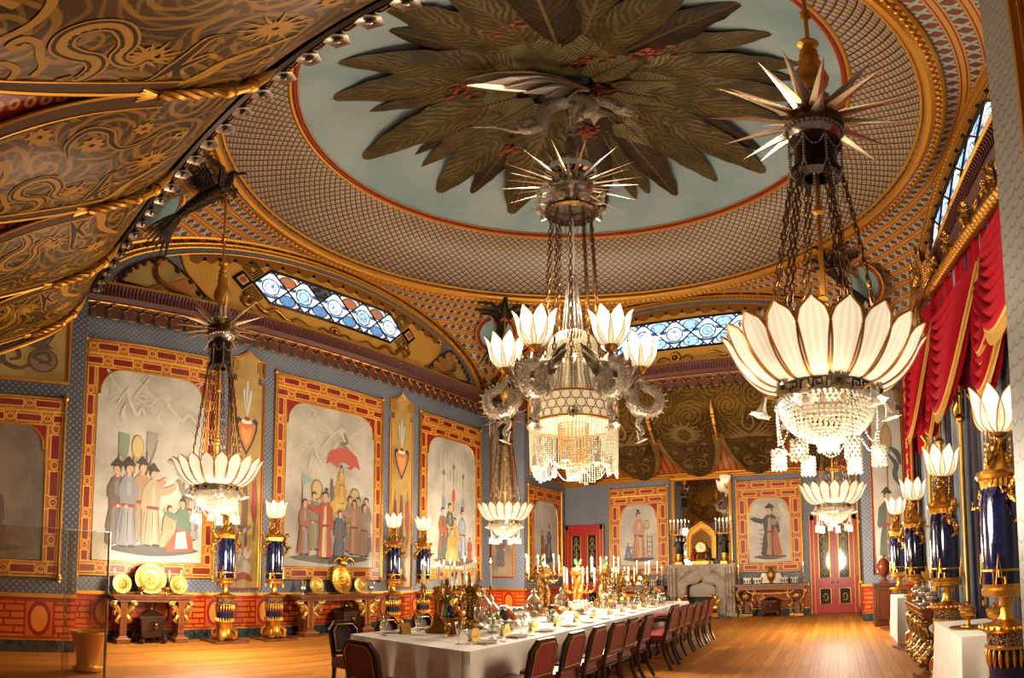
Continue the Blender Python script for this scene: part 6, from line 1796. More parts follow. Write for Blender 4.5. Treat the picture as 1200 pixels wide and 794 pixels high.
# gilt dragon rods: a ribbed pole whose ends are dragon heads
def dragon_rod(label, y0, y1, z0, z1):
    t = thing('dragon_rod', label, 'curtain rod', rw(y0, z0, .35)); c = -Vector(t.location); b = MB(); n = 44
    def P(u): return rw(lerp(y0, y1, u), lerp(z0, z1, u), .35)+c
    V = [P(i/(n*3)) for i in range(n*3+1)]; R = [(.085+.02*abs(sin(i*pi/3)))*(1 if i < n*2.6 else .9) for i in range(n*3+1)]
    b.tube(V, R, 12); b.build('ribbed_body', M['gold_dull'], t)
    b = MB(); h = P(1); q = catmull([P(.98), h+Vector((-.05, .25, .1)), h+Vector((-.12, .45, .32)), h+Vector((-.1, .3, .55)), h+Vector((-.12, .55, .72))], 5); b.tube(q, rl([.12, .14, .13, .1, .1], len(q)), 9)
    e = q[-1]; b.sph(e, .14, (1, 1.3, .9), 10, 6); b.tube([e, e+Vector((-.04, .32, -.04))], [.11, .05], 7); b.tube([e+Vector((0, 0, -.08)), e+Vector((-.02, .26, -.2))], [.07, .03], 6)
    for s in (-1, 1): b.tube([e, e+Vector((s*.1, -.1, .16)), e+Vector((s*.16, -.26, .2))], [.05, .03, .005], 5)
    for k in range(0, len(q)-2, 2): b.tube([q[k], q[k]+Vector((-.03, -.12, .16))], [.05, .005], 5)
    b.build('dragon_head', M['dragon_gold'], t)
    b = MB(); wing_mb(h+Vector((-.1, .1, .1)), 0, 0, 5, [h+Vector((-.2, -.1, .75)), h+Vector((-.35, -.45, .85)), h+Vector((-.3, -.7, .6)), h+Vector((-.2, -.75, .3))], b); b.build('wing', M['dragon_gold'], t)
    b = MB()
    for k in range(7): a = k*.9; b.tube(catmull([h+Vector((-.1, .15, -.05)), h+Vector((-.2, .15+.2*cos(a), -.35)), h+Vector((-.18, .2+.3*cos(a), -.6-.08*(k % 3))), h+Vector((-.22, .3+.32*cos(a), -.9-.1*(k % 2)))], 4), rl([.05, .04, .05, .01], 13), 6)
    b.build('claws_and_leaves', M['dragon_gold'], t)
    b = MB()
    for k in range(4):
        p = P(.15+.2*k)
        for j in range(5): a = TAU*j/5+k; b.tube([p+Vector((-.08, 0, .08)), p+Vector((-.18, .14*cos(a), .16+.14*sin(a))), p+Vector((-.16, .22*cos(a), .14+.24*sin(a)))], [.04, .05, .006], 5)
    b.build('flower_ornament', M['dragon_gold'], t)
dragon_rod('gilt ribbed curtain rod ending in a rearing dragon head, above the red swags', -4.0, 1.3, 5.62, 6.6)
# ------------------------------------------------------------------ side tables along the walls
def scroll_leg(mb, x, y, h, s, m=0, sc=1.0):
    P = catmull([(x, y, h), (x+s*.16*sc, y-.06, h-.1), (x+s*.12*sc, y-.07, h-.28), (x+s*.02, y-.03, h-.42), (x+s*.1*sc, y-.06, h-.55), (x+s*.05, y-.04, .1)], 5)
    mb.tube(P, rl([.05, .06, .055, .045, .04, .035], len(P)), 8, m)
    for k in (5, 12, 19): mb.sph(P[k]+Vector((s*.04, -.03, 0)), .05, nu=7, nv=5, m=m)
def make_sideboard(W=1.58):
    """local: x along the wall, -y into the room"""
    o = thing('sideboard', '', 'side table')
    b = MB(); b.box((0, 0, .925), (W+.1, .52, .035)); b.box((0, .01, .885), (W+.02, .48, .05)); b.box((0, .02, .83), (W-.08, .42, .06))
    n = int(W/.045)
    for k in range(n): b.bead((lerp(-W/2, W/2, (k+.5)/n), -.235, .885), .016, 1)
    b.build('top', [M['rosewood'], M['gilt']], o)
    for s in (-1, 1):
        x = s*(W/2-.2)
        b = MB(); b.box((x, -.12, .46), (.13, .13, .7), taper=1.0); b.box((x, -.12, .045), (.26, .22, .09)); b.box((x, -.12, .12), (.2, .17, .06), taper=.8); b.build('pillar', M['rosewood'], o)
        g = MB()
        g.tube([(x+dx, -.19, z) for dx, z in ((-.045, .2), (-.045, .78), (.045, .78), (.045, .2))], .009, 4, closed=True); g.box((x, -.12, .095), (.28, .24, .015))
        g.build('gilt_line', M['gilt'], o)
        for t in (-1, 1):
            g = MB(); P = catmull([(x+t*.06, -.14, .38), (x+t*.12, -.17, .46), (x+t*.07, -.15, .56), (x+t*.14, -.17, .68), (x+t*.24, -.17, .78), (x+t*.14, -.18, .8)], 5)
            g.tube(P, rl([.015, .035, .045, .06, .05, .03], len(P)), 7); g.sph((x+t*.2, -.19, .76), .06, nu=8, nv=5); g.tube([(x+t*.12, -.17, .68), (x+t*.2, -.2, .6), (x+t*.17, -.2, .54)], [.04, .03, .01], 6); g.tube([(x+t*.1, -.17, .5), (x+t*.17, -.19, .44), (x+t*.12, -.2, .4)], [.03, .025, .01], 6)
            g.build('gilt_dragon_bracket', M['gold_pale'], o)
        b = MB(); b.box((x, .12, .46), (.12, .1, .7)); b.box((x, .12, .05), (.2, .16, .1)); b.build('back_leg', M['rosewood'], o)
    return o
def wine_cooler(name, label, loc, rz, sc=1.0, mat='dark_wood'):
    o = thing(name, label, 'wine cooler', loc, rz)
    b = MB(); b.lathe([(.2, .1), (.27, .12), (.3, .2), (.32, .36), (.33, .42), (.31, .44)], 4, M=T(rz=pi/4, s=(sc*1.15, sc*.75, sc)))
    for k in range(8): b.tube([(.33*sc*x, -.23*sc, .2*sc+.03*k) for x in (-.8, 0, .8)], .006, 4)
    b.build('tub', M[mat], o, sharp=30)
    b = MB(); b.lathe([(.35, .44), (.35, .47), (.26, .5), (.12, .56), (.04, .57), (.03, .6), (.001, .61)], 4, M=T(rz=pi/4, s=(sc*1.15, sc*.75, sc))); b.build('lid', M[mat], o, sharp=30)
    for sx in (-1, 1):
        for sy in (-1, 1): b = MB(); b.sph((sx*.2*sc, sy*.13*sc, .06*sc), .06*sc, (1, 1.2, 1), 8, 5); b.tube([(sx*.2*sc, sy*.13*sc, .06*sc), (sx*.19*sc, sy*.12*sc, .16*sc)], .04*sc, 6); b.build('paw_foot', M[mat], o)
    b = MB(); b.sph((0, -.24*sc, .33*sc), .035, nu=8, nv=5); b.tube([(-.03+.06*i/8, -.26*sc, .3*sc-.03*sin(pi*i/8)) for i in range(9)], .007, 4); b.build('lock', M['gold_dull'], o); return o
def plate(name, label, loc, rz, R, oval=1.0, mat='gold', group=None, tilt=.22):
    o = thing(name, label, 'dish', loc, rz, group)
    Mx = T(0, 0, R*oval*cos(tilt)+.005, rx=pi/2-tilt, s=(1, oval, 1))
    b = MB(); b.lathe([(.001, .0), (R*.45, .002), (R*.52, .012), (R*.66, .014), (R*.72, .03), (R*.98, .036), (R, .03), (R*.98, .024), (R*.6, -.004), (.001, -.012)], 32, M=Mx); b.build('dish', M[mat], o)
    b = MB()
    for k in range(26): a = TAU*k/26; p = Mx @ Vector((R*.86*cos(a), R*.86*sin(a), .036)); b.sph(p, R*.055, nu=6, nv=4)
    for k in range(9): a = TAU*k/9; p = Mx @ Vector((R*.27*cos(a), R*.27*sin(a), .004)); b.sph(p, R*.11, (1, .4, 1), 7, 4)
    b.sph(Mx @ Vector((0, 0, .004)), R*.13, (1, .5, 1), 8, 5); b.build('chased_border', M[mat], o)
    b = MB(); b.tube([(0, .02, .01), (0, .12, R*.9)], .008, 5); b.tube([(-.05, -.02, .005), (0, .06, .01), (.05, -.02, .005)], .008, 5); b.build('stand', M['gold_dull'], o); return o
def cup(name, label, loc, H=.2, mat='gold_pale', lid=True, group=None):
    o = thing(name, label, 'cup', loc, 0, group); s = H/.2
    b = MB(); b.lathe([(.001, 0), (.055*s, .002), (.05*s, .012), (.018*s, .02), (.014*s, .045), (.02*s, .055), (.05*s, .075), (.062*s, .1), (.06*s, .125), (.07*s, .135), (.066*s, .14), (.05*s, .13), (.001, .09)], 20, M=T(s=(1, 1, s)) if False else None)
    b.v = [(x, y, z*s) for x, y, z in b.v]; b.build('bowl', M[mat], o)
    for t in (-1, 1) if not lid else (): h = MB(); h.tube(catmull([(t*.06*s, 0, .08*s), (t*.095*s, 0, .1*s), (t*.09*s, 0, .13*s), (t*.06*s, 0, .125*s)], 4), .006*s, 5); h.build('handle', M[mat], o)
    if lid: h = MB(); h.lathe([(.07, .138), (.06, .155), (.03, .17), (.012, .178), (.016, .188), (.001, .2)], 18); h.v = [(x*s, y*s, z*s) for x, y, z in h.v]; h.build('lid', M[mat], o)
    return o
def ewer(label, loc, H, mat='gold_pale', group=None):
    o = thing('ewer', label, 'ewer', loc, 0, group); k = H/.3
    b = MB(); b.lathe([(.001, 0), (.05, .0), (.045, .015), (.018, .03), (.022, .05), (.06, .09), (.065, .13), (.04, .19), (.022, .22), (.03, .27), (.042, .28)], 18); b.v = [(x*k, y*k, z*k) for x, y, z in b.v]; b.build('body', M[mat], o)
    h = MB(); h.tube(catmull([(.03*k, 0, .27*k), (.09*k, 0, .26*k), (.09*k, 0, .17*k), (.055*k, 0, .13*k)], 5), .008*k, 6); h.build('handle', M[mat], o)
    h = MB(); h.tube([(-.03*k, 0, .25*k), (-.06*k, 0, .3*k)], [.016*k, .008*k], 6); h.build('spout', M[mat], o); return o
sb = make_sideboard()
LW = [(-4.62, 'rosewood side table with gilt dragon brackets under the soldiers painting', 'dark carved wine cooler under the leftmost side table'), (-.07, 'rosewood side table with gilt dragon brackets under the procession painting', 'dark wine cooler under the middle side table'), (4.62, 'rosewood side table with gilt brackets at the far end of the left wall', 'black wine cooler under the farthest left side table')]
for i, (y, lb, lb2) in enumerate(LW):
    o = sb if i == 0 else copy_tree(sb)
    o.location = (-6.06, y, 0); o.rotation_euler = (0, 0, pi/2); o['label'] = lb; o['group'] = 'side tables along the left wall'; o.scale = (1.45 if i == 1 else 1.0, 1, 1)
    wine_cooler('wine_cooler', lb2, (-5.98, y+(0 if i != 1 else .25), 0), pi/2, 1.15)
ZT_ = .943
SX = -6.1
plate('dish', 'large oval gold dish in the centre of the leftmost side table', (SX, -4.62, ZT_), pi/2, .33, .92, 'gold_pale', 'gold dishes on the side tables')
plate('dish', 'small round gold dish left of the oval dish on the leftmost side table', (SX, -5.2, ZT_), pi/2, .19, 1, 'gold_pale', 'gold dishes on the side tables'); plate('dish', 'small round gold dish right of the oval dish on the leftmost side table', (SX, -4.03, ZT_), pi/2, .19, 1, 'gold_pale', 'gold dishes on the side tables')
cup('goblet', 'silver gilt goblet left in front of the oval dish, leftmost side table', (-5.93, -4.86, ZT_), .22, 'gold', False); cup('goblet', 'silver gilt goblet right in front of the oval dish, leftmost side table', (-5.93, -4.34, ZT_), .22, 'gold', False)
def candlestick(label, loc, h=.22, hc=.2, group='candlesticks on the side tables'):
    o = thing('candlestick', label, 'candlestick', loc, 0, group); b = MB(); b.lathe([(.001, 0), (.05, .002), (.045, .015), (.015, .03), (.012, h*.5), (.02, h*.55), (.012, h*.6), (.014, h*.9), (.03, h*.94), (.02, h)], 12); b.build('stick', M['gold'], o); candle_part(o, 0, 0, h, hc)
for y, lb in ((-5.32, 'candlestick at the left end of the leftmost side table'), (-4.18, 'candlestick right of the oval dish, leftmost side table'), (-3.93, 'candlestick at the right end of the leftmost side table')): candlestick(lb, (-6.2, y, ZT_))
plate('dish', 'great gold sideboard dish in the middle of the procession painting table', (SX, .12, ZT_), pi/2, .3, 1.15, 'gold', 'gold dishes on the side tables')
for y, lb in ((-.62, 'round gold dish left of the great dish under the procession painting'), (.72, 'round gold dish right of the great dish under the procession painting')): plate('dish', lb, (SX, y, ZT_), pi/2, .2, 1, 'gold_pale', 'gold dishes on the side tables')
ewer('small silver gilt ewer at the left end of the middle side table', (SX, -1.0, ZT_), .34, 'silver'); ewer('small silver gilt ewer at the right end of the middle side table', (SX, 1.08, ZT_), .34, 'silver')
t = thing('gilt_eagle', 'gilt bird finial sculpture rising behind the great dish under the procession painting', 'ornament', (-6.22, .28, ZT_)); b = MB(); b.lathe([(.1, 0), (.08, .04), (.03, .1), (.03, .62), (.06, .66)], 10); b.build('stand', M['gold'], t); b = MB(); b.sph((0, .0, .74), .09, (1, 1, 1.2), 9, 6)
for s in (-1, 1): b.tube(catmull([(0, 0, .74), (0, s*.15, .86), (0, s*.3, .78), (0, s*.34, .68)], 4), rl([.05, .06, .04, .01], 13), 6, flat=.5)
b.tube([(0, 0, .8), (.04, .02, .9), (.1, .02, .88)], [.05, .04, .01], 6); b.build('bird', M['gold'], t)
for y, r, lb in ((4.3, .2, 'silver dish leaning at the left of the farthest left side table'), (4.75, .3, 'large silver dish in the middle of the farthest left side table'), (5.25, .21, 'round silver dish at the right of the farthest left side table')): plate('dish', lb, (SX, y, ZT_), pi/2, r, 1, 'silver', 'silver dishes on the far left table')
cup('goblet', 'silver cup between the two dishes of the farthest left side table', (-5.95, 5.0, ZT_), .26, 'silver', False)
for y, lb in ((4.98, 'left candle of the pair on the farthest left side table'), (5.12, 'right candle of the pair on the farthest left side table')): candlestick(lb, (-6.22, y, ZT_), .3)
# gilded consoles beside the fireplace
def make_console():
    o = thing('console_table', '', 'console table'); W = 2.1
    b = MB(); b.box((0, 0, .97), (W+.14, .5, .05)); b.box((0, .01, .93), (W+.04, .46, .04)); b.box((0, .02, .86), (W-.06, .4, .1)); b.build('top', M['wood_oak'], o)
    b = MB()
    for k in range(40): b.bead((lerp(-W/2, W/2, (k+.5)/40), -.215, .93), .018)
    for k in range(14):
        x = lerp(-.6, .6, (k+.5)/14); b.tube([(x-.03, -.19, .82), (x+.03, -.19, .82), (x+.03, -.19, .76), (x-.01, -.19, .76)], .008, 4)
    b.tube([(-.72, -.19, .8), (-.6, -.19, .72), (0, -.19, .7), (.6, -.19, .72), (.72, -.19, .8)], .018, 6); b.build('gilt_fret', M['gilt'], o)
    for s in (-1, 1):
        b = MB()
        for dx in (-.1, .1): scroll_leg(b, s*(W/2-.28)+dx, -.08, .86, s if dx*s > 0 else -s, 0)
        b.box((s*(W/2-.28), -.08, .05), (.42, .3, .08)); b.sph((s*(W/2-.28), -.14, .62), .12, (1, .8, 1.1), 9, 6); b.build('gilt_leg', M['chased'], o)
        b = MB(); b.box((s*(W/2-.28), .14, .45), (.16, .1, .8)); b.build('back_leg', M['wood_oak'], o)
    b = MB(); b.box((0, .16, .3), (W-.5, .05, .06)); b.build('stretcher', M['wood_oak'], o); return o
cn = make_console()
for i, (x, lb, lb2) in enumerate(((2.2, 'gilt legged console table between the fireplace and the tall double doors', 'brown wooden wine cooler under the console right of the fireplace'), (-2.28, 'gilt legged console table left of the fireplace, behind the banquet table', 'brown wine cooler under the console left of the fireplace'))):
    o = cn if i == 0 else copy_tree(cn)
    o.location = (x, YF-.36, 0); o['label'] = lb; o['group'] = 'console tables beside the fireplace'; wine_cooler('wine_cooler', lb2, (x, YF-.42, 0), 0, 1.05, 'mahog')
    sd = 'right' if i == 0 else 'left'
    t = thing('shell_vase', 'amber urn before a pale fan shaped shell on the console %s of the fireplace' % sd, 'vase', (x, YF-.3, .995)); b = MB(); b.prism([(-.28, .02), (.28, .02), (.34, .2), (.26, .34), (.1, .3), (0, .38), (-.1, .3), (-.26, .34), (-.34, .2)], lambda a, z, d: (a, .05-d, z), 0, .03); b.build('shell', M['old_silver'], t); b = MB(); b.lathe([(.07, 0), (.03, .06), (.1, .16), (.13, .28), (.08, .4), (.05, .46), (.09, .5)], 16, c=(0, -.06, 0)); b.build('urn', M['gold_dull'], t)
    for k, dx in enumerate((-.72, -.42, .42, .72)):
        t = thing('silver_casket', ('%s silver casket on the console %s of the fireplace' % (('outer left', 'inner left', 'inner right', 'outer right')[k], sd)), 'casket', (x+dx, YF-.36, .995), group='caskets on the consoles'); b = MB(); b.box((0, 0, .09), (.22, .16, .14)); 
        for q in (-.08, 0, .08): b.box((q, -.082, .09), (.04, .01, .09), 1)
        b.build('body', [M['old_silver'], M['dark_bronze']], t); b = MB(); b.box((0, 0, .18), (.26, .2, .03)); b.sph((0, 0, .21), .03, nu=7, nv=5); b.build('lid', M['old_silver'], t)
    for dx, w in ((-1.0, 'left'), (1.0, 'right')): candlestick('candlestick at the %s end of the console %s of the fireplace' % (w, sd), (x+dx, YF-.36, .995), .3, .24, 'candlesticks on the consoles')
# right-hand side: clothed pedestals, gilt side table, urn cabinet
def clothed(label, x0, x1, y0, y1, h):
    o = thing('clothed_table', label, 'table', ((x0+x1)/2, (y0+y1)/2, 0), group='white clothed side tables')
    w, d = (x1-x0)/2, (y1-y0)/2
    b = MB(); n = 80; per = []
    def pt(t):
        p = (t % 1)*4; k = int(p); f = p-k; c = [(-w, -d), (w, -d), (w, d), (-w, d)]
        a, e = c[k], c[(k+1) % 4]; return lerp(a[0], e[0], f), lerp(a[1], e[1], f), f
    def g(u, v):
        x, y, f = pt(u); k = 1+v*.035*(1+.7*sin(f*TAU*3)*min(1, 8*f*(1-f))); cr = 1+.10*v*max(0, 1-9*min(f, 1-f))
        return (x*k*cr, y*k*cr, h*(1-v)+.01*v)
    b.grid(g, n, 10, 0); b.poly([(-w, -d, h), (w, -d, h), (w, d, h), (-w, d, h)]); b.build('cloth', M['tablecloth'], o, sharp=50)
    b = MB()
    for sx in (-1, 1):
        for sy in (-1, 1): b.box((sx*w*.85, sy*d*.9, h/2-.02), (.05, .05, h-.06))
    b.box((0, 0, h-.03), (w*1.9, d*1.9, .03)); b.build('frame', M['wood_oak'], o); return o
clothed('near white clothed side table under the gilt covered cup, right side', 5.33, 5.95, -3.4, -1.98, .8)
clothed('smaller white clothed side table further back beside the wooden urn cabinet', 5.3, 5.88, 1.75, 3.0, .86)
cup('covered_cup', 'gilt covered cup on a salver at the edge of the near white clothed table', (5.55, -2.75, .812), .27, 'gold'); cup('covered_cup', 'second gilt covered cup partly hidden behind the nearest torchere', (5.78, -2.95, .812), .25, 'gold')
t = thing('salver', 'gilt salver under the covered cup on the near white clothed table', 'tray', (5.55, -2.75, .802)); b = MB(); b.lathe([(.001, .002), (.15, .004), (.2, .012), (.2, .006), (.001, -.001)], 28); b.build('tray', M['gold'], t)
o = thing('gilt_side_table', 'carved gilt side table with rosewood top between two torcheres on the right side', 'side table', (5.62, -.1, 0))
b = MB(); b.box((0, 0, .85), (.6, 1.72, .045)); b.box((0, 0, .79), (.54, 1.64, .08)); b.box((0, 0, .74), (.5, 1.56, .03)); b.box((0, 0, .05), (.5, 1.5, .08)); b.build('top', M['rosewood'], o)
b = MB()
for k in range(18): b.bead((-.275, lerp(-.8, .8, (k+.5)/18), .79), .022)
b.tube([(-.3, -.86, .875), (-.3, .86, .875)], .01, 5); b.build('gilt_edge', M['gilt'], o)
for y in (-.64, -.22, .22, .64):
    b = MB(); P = catmull([(-.1, y, .72), (-.24, y, .62), (-.2, y+.03, .45), (-.1, y, .34), (-.2, y-.03, .2), (-.28, y, .1), (-.2, y, .07)], 5); b.tube(P, rl([.06, .08, .07, .06, .07, .08, .03], len(P)), 9); b.sph((-.24, y, .64), .09, (1, .9, 1), 9, 6); b.sph((-.24, y, .12), .1, (1, 1, .8), 9, 6)
    for s in (-1, 1): b.tube([(-.18, y, .5), (-.24, y+s*.12, .6), (-.2, y+s*.16, .48)], [.05, .04, .01], 6)
    b.build('gilt_dolphin_leg', M['chased'], o)
rr = random.Random(3)
for k, (y, hh, lid, lb) in enumerate(((-.75, .26, True, 'tall covered silver gilt cup nearest on the gilt side table'), (-.4, .16, False, 'low silver gilt goblet second on the gilt side table'), (-.05, .3, True, 'largest silver gilt covered cup at the middle of the gilt side table'), (.3, .18, False, 'low silver gilt goblet beyond the largest cup on the gilt side table'), (.65, .28, True, 'silver gilt covered cup farthest on the gilt side table'))): cup('covered_cup' if lid else 'goblet', lb, (5.5+.12*(k % 2), y-.1, .875), hh, 'gold_pale' if k % 2 else 'silver', lid, 'silver gilt on the side table')
t = thing('fruit_stand', 'gilt openwork centrepiece stand behind the cups on the gilt side table', 'centrepiece', (5.72, .05, .875)); b = MB(); b.lathe([(.12, 0), (.1, .03), (.03, .06), (.03, .3), (.06, .32)], 14); b.build('stem', M['gold'], t); b = MB(); b.lathe([(.04, .32), (.15, .36), (.2, .44), (.21, .48)], 18, lobes=9, amp=.06)
b.build('bowl', M['gold_pale'], t)
t = thing('urn_cabinet', 'mahogany pedestal cabinet beside the far right pier', 'cabinet', (5.36, 5.2, 0)); b = MB(); b.box((0, 0, .5), (.5, .6, .96)); b.box((0, 0, 1.0), (.58, .68, .05)); b.box((0, 0, .06), (.56, .66, .12)); b.build('body', M['mahog'], t); b = MB(); b.box((0, -.305, .52), (.38, .02, .74)); b.tube([(x, -.318, z) for x, z in ((-.17, .18), (.17, .18), (.17, .86), (-.17, .86))], .012, 4, closed=True); b.build('door', M['mahogany'], t)
t = thing('mahogany_urn', 'turned mahogany knife urn standing on the pedestal cabinet', 'urn', (5.36, 5.2, 1.025)); b = MB(); b.box((0, 0, .03), (.22, .22, .06)); b.lathe([(.09, .06), (.05, .1), (.04, .14), (.12, .24), (.17, .36), (.17, .42), (.15, .44)], 20); b.build('body', M['mahogany'], t); b = MB(); b.lathe([(.175, .44), (.17, .46), (.1, .55), (.04, .6), (.03, .64), (.035, .67), (.001, .7)], 20); b.build('lid', M['mahogany'], t)
t = thing('acrylic_screen', 'small clear acrylic screen standing in front of the red dado at the far right pier', 'screen', (5.3, 6.05, 0)); b = MB(); b.box((0, 0, .5), (.32, .012, .95)); b.build('sheet', M['acrylic'], t)
for s in (-1, 1): b = MB(); b.lathe([(.06, 0), (.06, .02), (.014, .03), (.014, 1.0), (.02, 1.01), (.001, 1.02)], 10, c=(s*.17, 0, 0)); b.build('post', M['grey_metal'], t)
# acrylic barrier at the near left and the gilt pail seen through it
t = thing('acrylic_barrier', 'clear acrylic barrier with a thick upright edge at the lower left', 'barrier', (-2.3, -6.6, 0))
b = MB(); b.box((0, -.25, .95), (.015, .5, 1.88)); b.build('sheet', M['acrylic'], t, smooth=False); b = MB(); b.box((0, .03, .95), (.02, .03, 1.88)); b.box((.03, .03, .95), (.05, .012, 1.88)); b.build('upright', M['acrylic_edge'], t, smooth=False); b = MB(); b.box((0, -.25, 1.893), (.02, .54, .012)); b.box((0, -.49, .95), (.02, .012, 1.88)); b.build('edge_strip', M['acrylic_edge'], t, smooth=False)
b = MB(); b.lathe([(.001, .0), (.035, .0), (.03, .02), (.012, .025), (.012, .04)], 12, M=T(.06, .03, 1.12, ry=pi/2)); b.build('fixing_knob', M['black'], t)
t = thing('acrylic_wing', 'faint second acrylic sheet running from the barrier out of the left edge', 'barrier', (-2.6, -7.15, 0)); b = MB(); b.box((0, -.3, .97), (.015, 1.0, 1.9)); b.build('sheet', M['acrylic'], t, smooth=False); b = MB(); b.box((0, -.3, 1.925), (.02, 1.0, .01)); b.build('edge_strip', M['acrylic_edge'], t, smooth=False)
t = thing('gilt_pail', 'gilt pail on the floor seen through the acrylic barrier', 'pail', (-3.3, -6.52, 0)); b = MB(); b.lathe([(.17, 0), (.2, .03), (.17, .07), (.16, .12), (.18, .3), (.23, .48), (.25, .55), (.23, .56)], 24); b.build('body', M['gilt'], t); b = MB(); torus(b, .24, .55, .02, 0, 28, 6); torus(b, .19, .06, .025, 0, 28, 6)
b.build('rim', M['gold'], t)
# ------------------------------------------------------------------ blue porcelain torcheres
def gilt_dragon(mb, base, s, up=1, sc=1.0):
    """dragon climbing the vase, side s"""
    B = Vector(base)
    P = [(0, 0, 0), (.1, .03, .05), (.13, .0, .16), (.06, -.04, .22), (.02, -.02, .3), (.08, 0, .38), (.1, 0, .45)]
    P = catmull([B+Vector((s*p[0]*sc, p[1]*sc, p[2]*sc)) for p in P], 5)
    mb.tube(P, rl([.012*sc, .03*sc, .04*sc, .042*sc, .04*sc, .034*sc, .03*sc], len(P)), 8)
    h = P[-1]; mb.sph(h+Vector((s*.02, 0, .02))*sc, .045*sc, (1.2, .9, .8), 8, 5); mb.tube([h, h+Vector((s*.1, -.01, -.01))*sc], [.035*sc, .015*sc], 6)
    for k in range(6): q = P[4+4*k]; mb.tube([q, q+Vector((s*.05, 0, .045))*sc], [.02*sc, .003], 4)
    mb.tube([P[12], P[12]+Vector((s*.06, -.08, -.02))*sc, P[12]+Vector((s*.01, -.1, .04))*sc], [.025*sc, .018*sc, .006], 5)
    mb.tube([P[20], P[20]+Vector((-s*.01, -.09, -.04))*sc, P[20]+Vector((-s*.04, -.1, .02))*sc], [.022*sc, .016*sc, .006], 5)
def make_torchere():
    o = thing('torchere', '', 'standing lamp')
    b = MB(); b.box((0, 0, .025), (.74, .74, .05)); b.build('floor_plinth', M['rosewood'], o)
    b = MB(); 
    for k in range(4): a = pi/4+pi/2*k; b.sph((.2*cos(a), .2*sin(a), .085), .06, (1.2, 1.2, .8), 8, 5); b.tube(catmull([(.14*cos(a), .14*sin(a), .3), (.24*cos(a), .24*sin(a), .22), (.25*cos(a), .25*sin(a), .1)], 4), .035, 6)
    b.lathe([(.05, .08), (.21, .09), (.22, .13), (.19, .17), (.175, .2), (.17, .36), (.185, .4), (.19, .43), (.17, .45)], 24, lobes=16, amp=.03)
    b.build('fluted_foot', M['gold'], o)
    b = MB(); b.lathe([(.17, .4), (.175, .62)], 24); b.build('dark_band', M['navy'], o)
    b = MB()
    for k in range(20):
        a = TAU*k/20; c = (.18*cos(a), .18*sin(a), 0)
        b.tube([(c[0], c[1], .42), (c[0], c[1], .46), (c[0]*1.01, c[1]*1.01, .5)], [.03, .022, .003], 5)
        b.lathe([(.003, .6), (.014, .63), (.02, .68), (.014, .73), (.006, .76)], 6, c=c)
    b.lathe([(.175, .75), (.2, .76), (.2, .78), (.18, .79)], 24); b.build('drop_fringe', M['gold'], o)
    b = MB(); b.lathe([(.165, .62), (.17, .76)], 20); b.build('upper_band', M['navy'], o)
    b = MB(); b.lathe([(.18, .79), (.183, .9)], 28); b.build('blue_frieze', M['blue_gold'], o)
    b = MB(); b.lathe([(.18, .89), (.21, .9), (.235, .93), (.22, .955), (.14, .97), (.075, 1.0), (.055, 1.04), (.05, 1.14), (.06, 1.17), (.055, 1.19)], 24)
    for k in range(24): a = TAU*k/24; b.sph((.225*cos(a), .225*sin(a), .935), .022, nu=6, nv=4)
    b.build('gilt_stem', M['gold'], o)
    b = MB(); b.lathe([(.05, 1.17), (.13, 1.185), (.2, 1.2), (.205, 1.25), (.19, 1.27), (.195, 1.3)], 24)
    for s in (0, 1, 2, 3):
        a = pi/2*s+pi/4; e = Vector((-sin(a), cos(a), 0)); n = Vector((cos(a), sin(a), 0)); c = n*.2
        L = [(-.05, 1.3), (-.05, 1.42), (0, 1.42), (0, 1.36), (.05, 1.36), (.05, 1.3)]
        b.tube([c+e*x+Vector((0, 0, z)) for x, z in L], .01, 4); b.tube([c+e*x+Vector((0, 0, z)) for x, z in ((-.03, 1.3), (0, 1.55), (.03, 1.3))], .008, 4)
        b.tube([c*.95+e*x+Vector((0, 0, z)) for x, z in ((-.03, 1.2), (-.03, 1.12), (.03, 1.12), (.03, 1.16))], .01, 4)
    b.lathe([(.187, 1.4), (.193, 1.405), (.193, 1.42), (.187, 1.425)], 28)
    b.build('gilt_mount', M['gold'], o)
    b = MB(); b.lathe([(.17, 1.27), (.178, 1.3), (.186, 1.5), (.19, 1.8), (.182, 2.0), (.165, 2.1), (.15, 2.12)], 32); b.build('porcelain_vase', M['blue'], o)
    b = MB(); b.lathe([(.15, 2.09), (.165, 2.1), (.16, 2.16), (.2, 2.17), (.215, 2.2), (.2, 2.235), (.12, 2.25), (.08, 2.3), (.05, 2.36), (.035, 2.45)], 24)
    for k in range(24): a = TAU*k/24; b.tube([(.165*cos(a), .165*sin(a), 2.17), (.16*cos(a), .16*sin(a), 2.08)], [.022, .004], 4)
    b.build('collar', M['gold'], o)
    for s in (-1, 1):
        b = MB(); gilt_dragon(b, (s*.19, 0, 1.8), s, sc=.95); b.build('gilt_dragon', M['dragon_gold'], o)
    b = MB()
    for k in range(3):
        a = TAU*k/3; P = catmull([(.12*cos(a), .12*sin(a), 2.24), (.11*cos(a+.5), .11*sin(a+.5), 2.34), (.05*cos(a+1.2), .05*sin(a+1.2), 2.42), (.05*cos(a+2), .05*sin(a+2), 2.5)], 5)
        b.tube(P, rl([.015, .035, .03, .025], len(P)), 7); b.sph(P[-1], .035, nu=7, nv=5)
        for q in P[3:12:3]: b.tube([q, q*1.15+Vector((0, 0, .02))], [.016, .002], 4)
    b.tube([(0, 0, 2.3), (0, 0, 2.58)], .022, 8); b.build('dragon_finial', M['dragon_gold'], o)
    h = MB(); h.lathe([(.02, 2.54), (.07, 2.555), (.085, 2.575), (.03, 2.59)], 14); ho = h.build('shade_holder', M['gold_dull'], o)
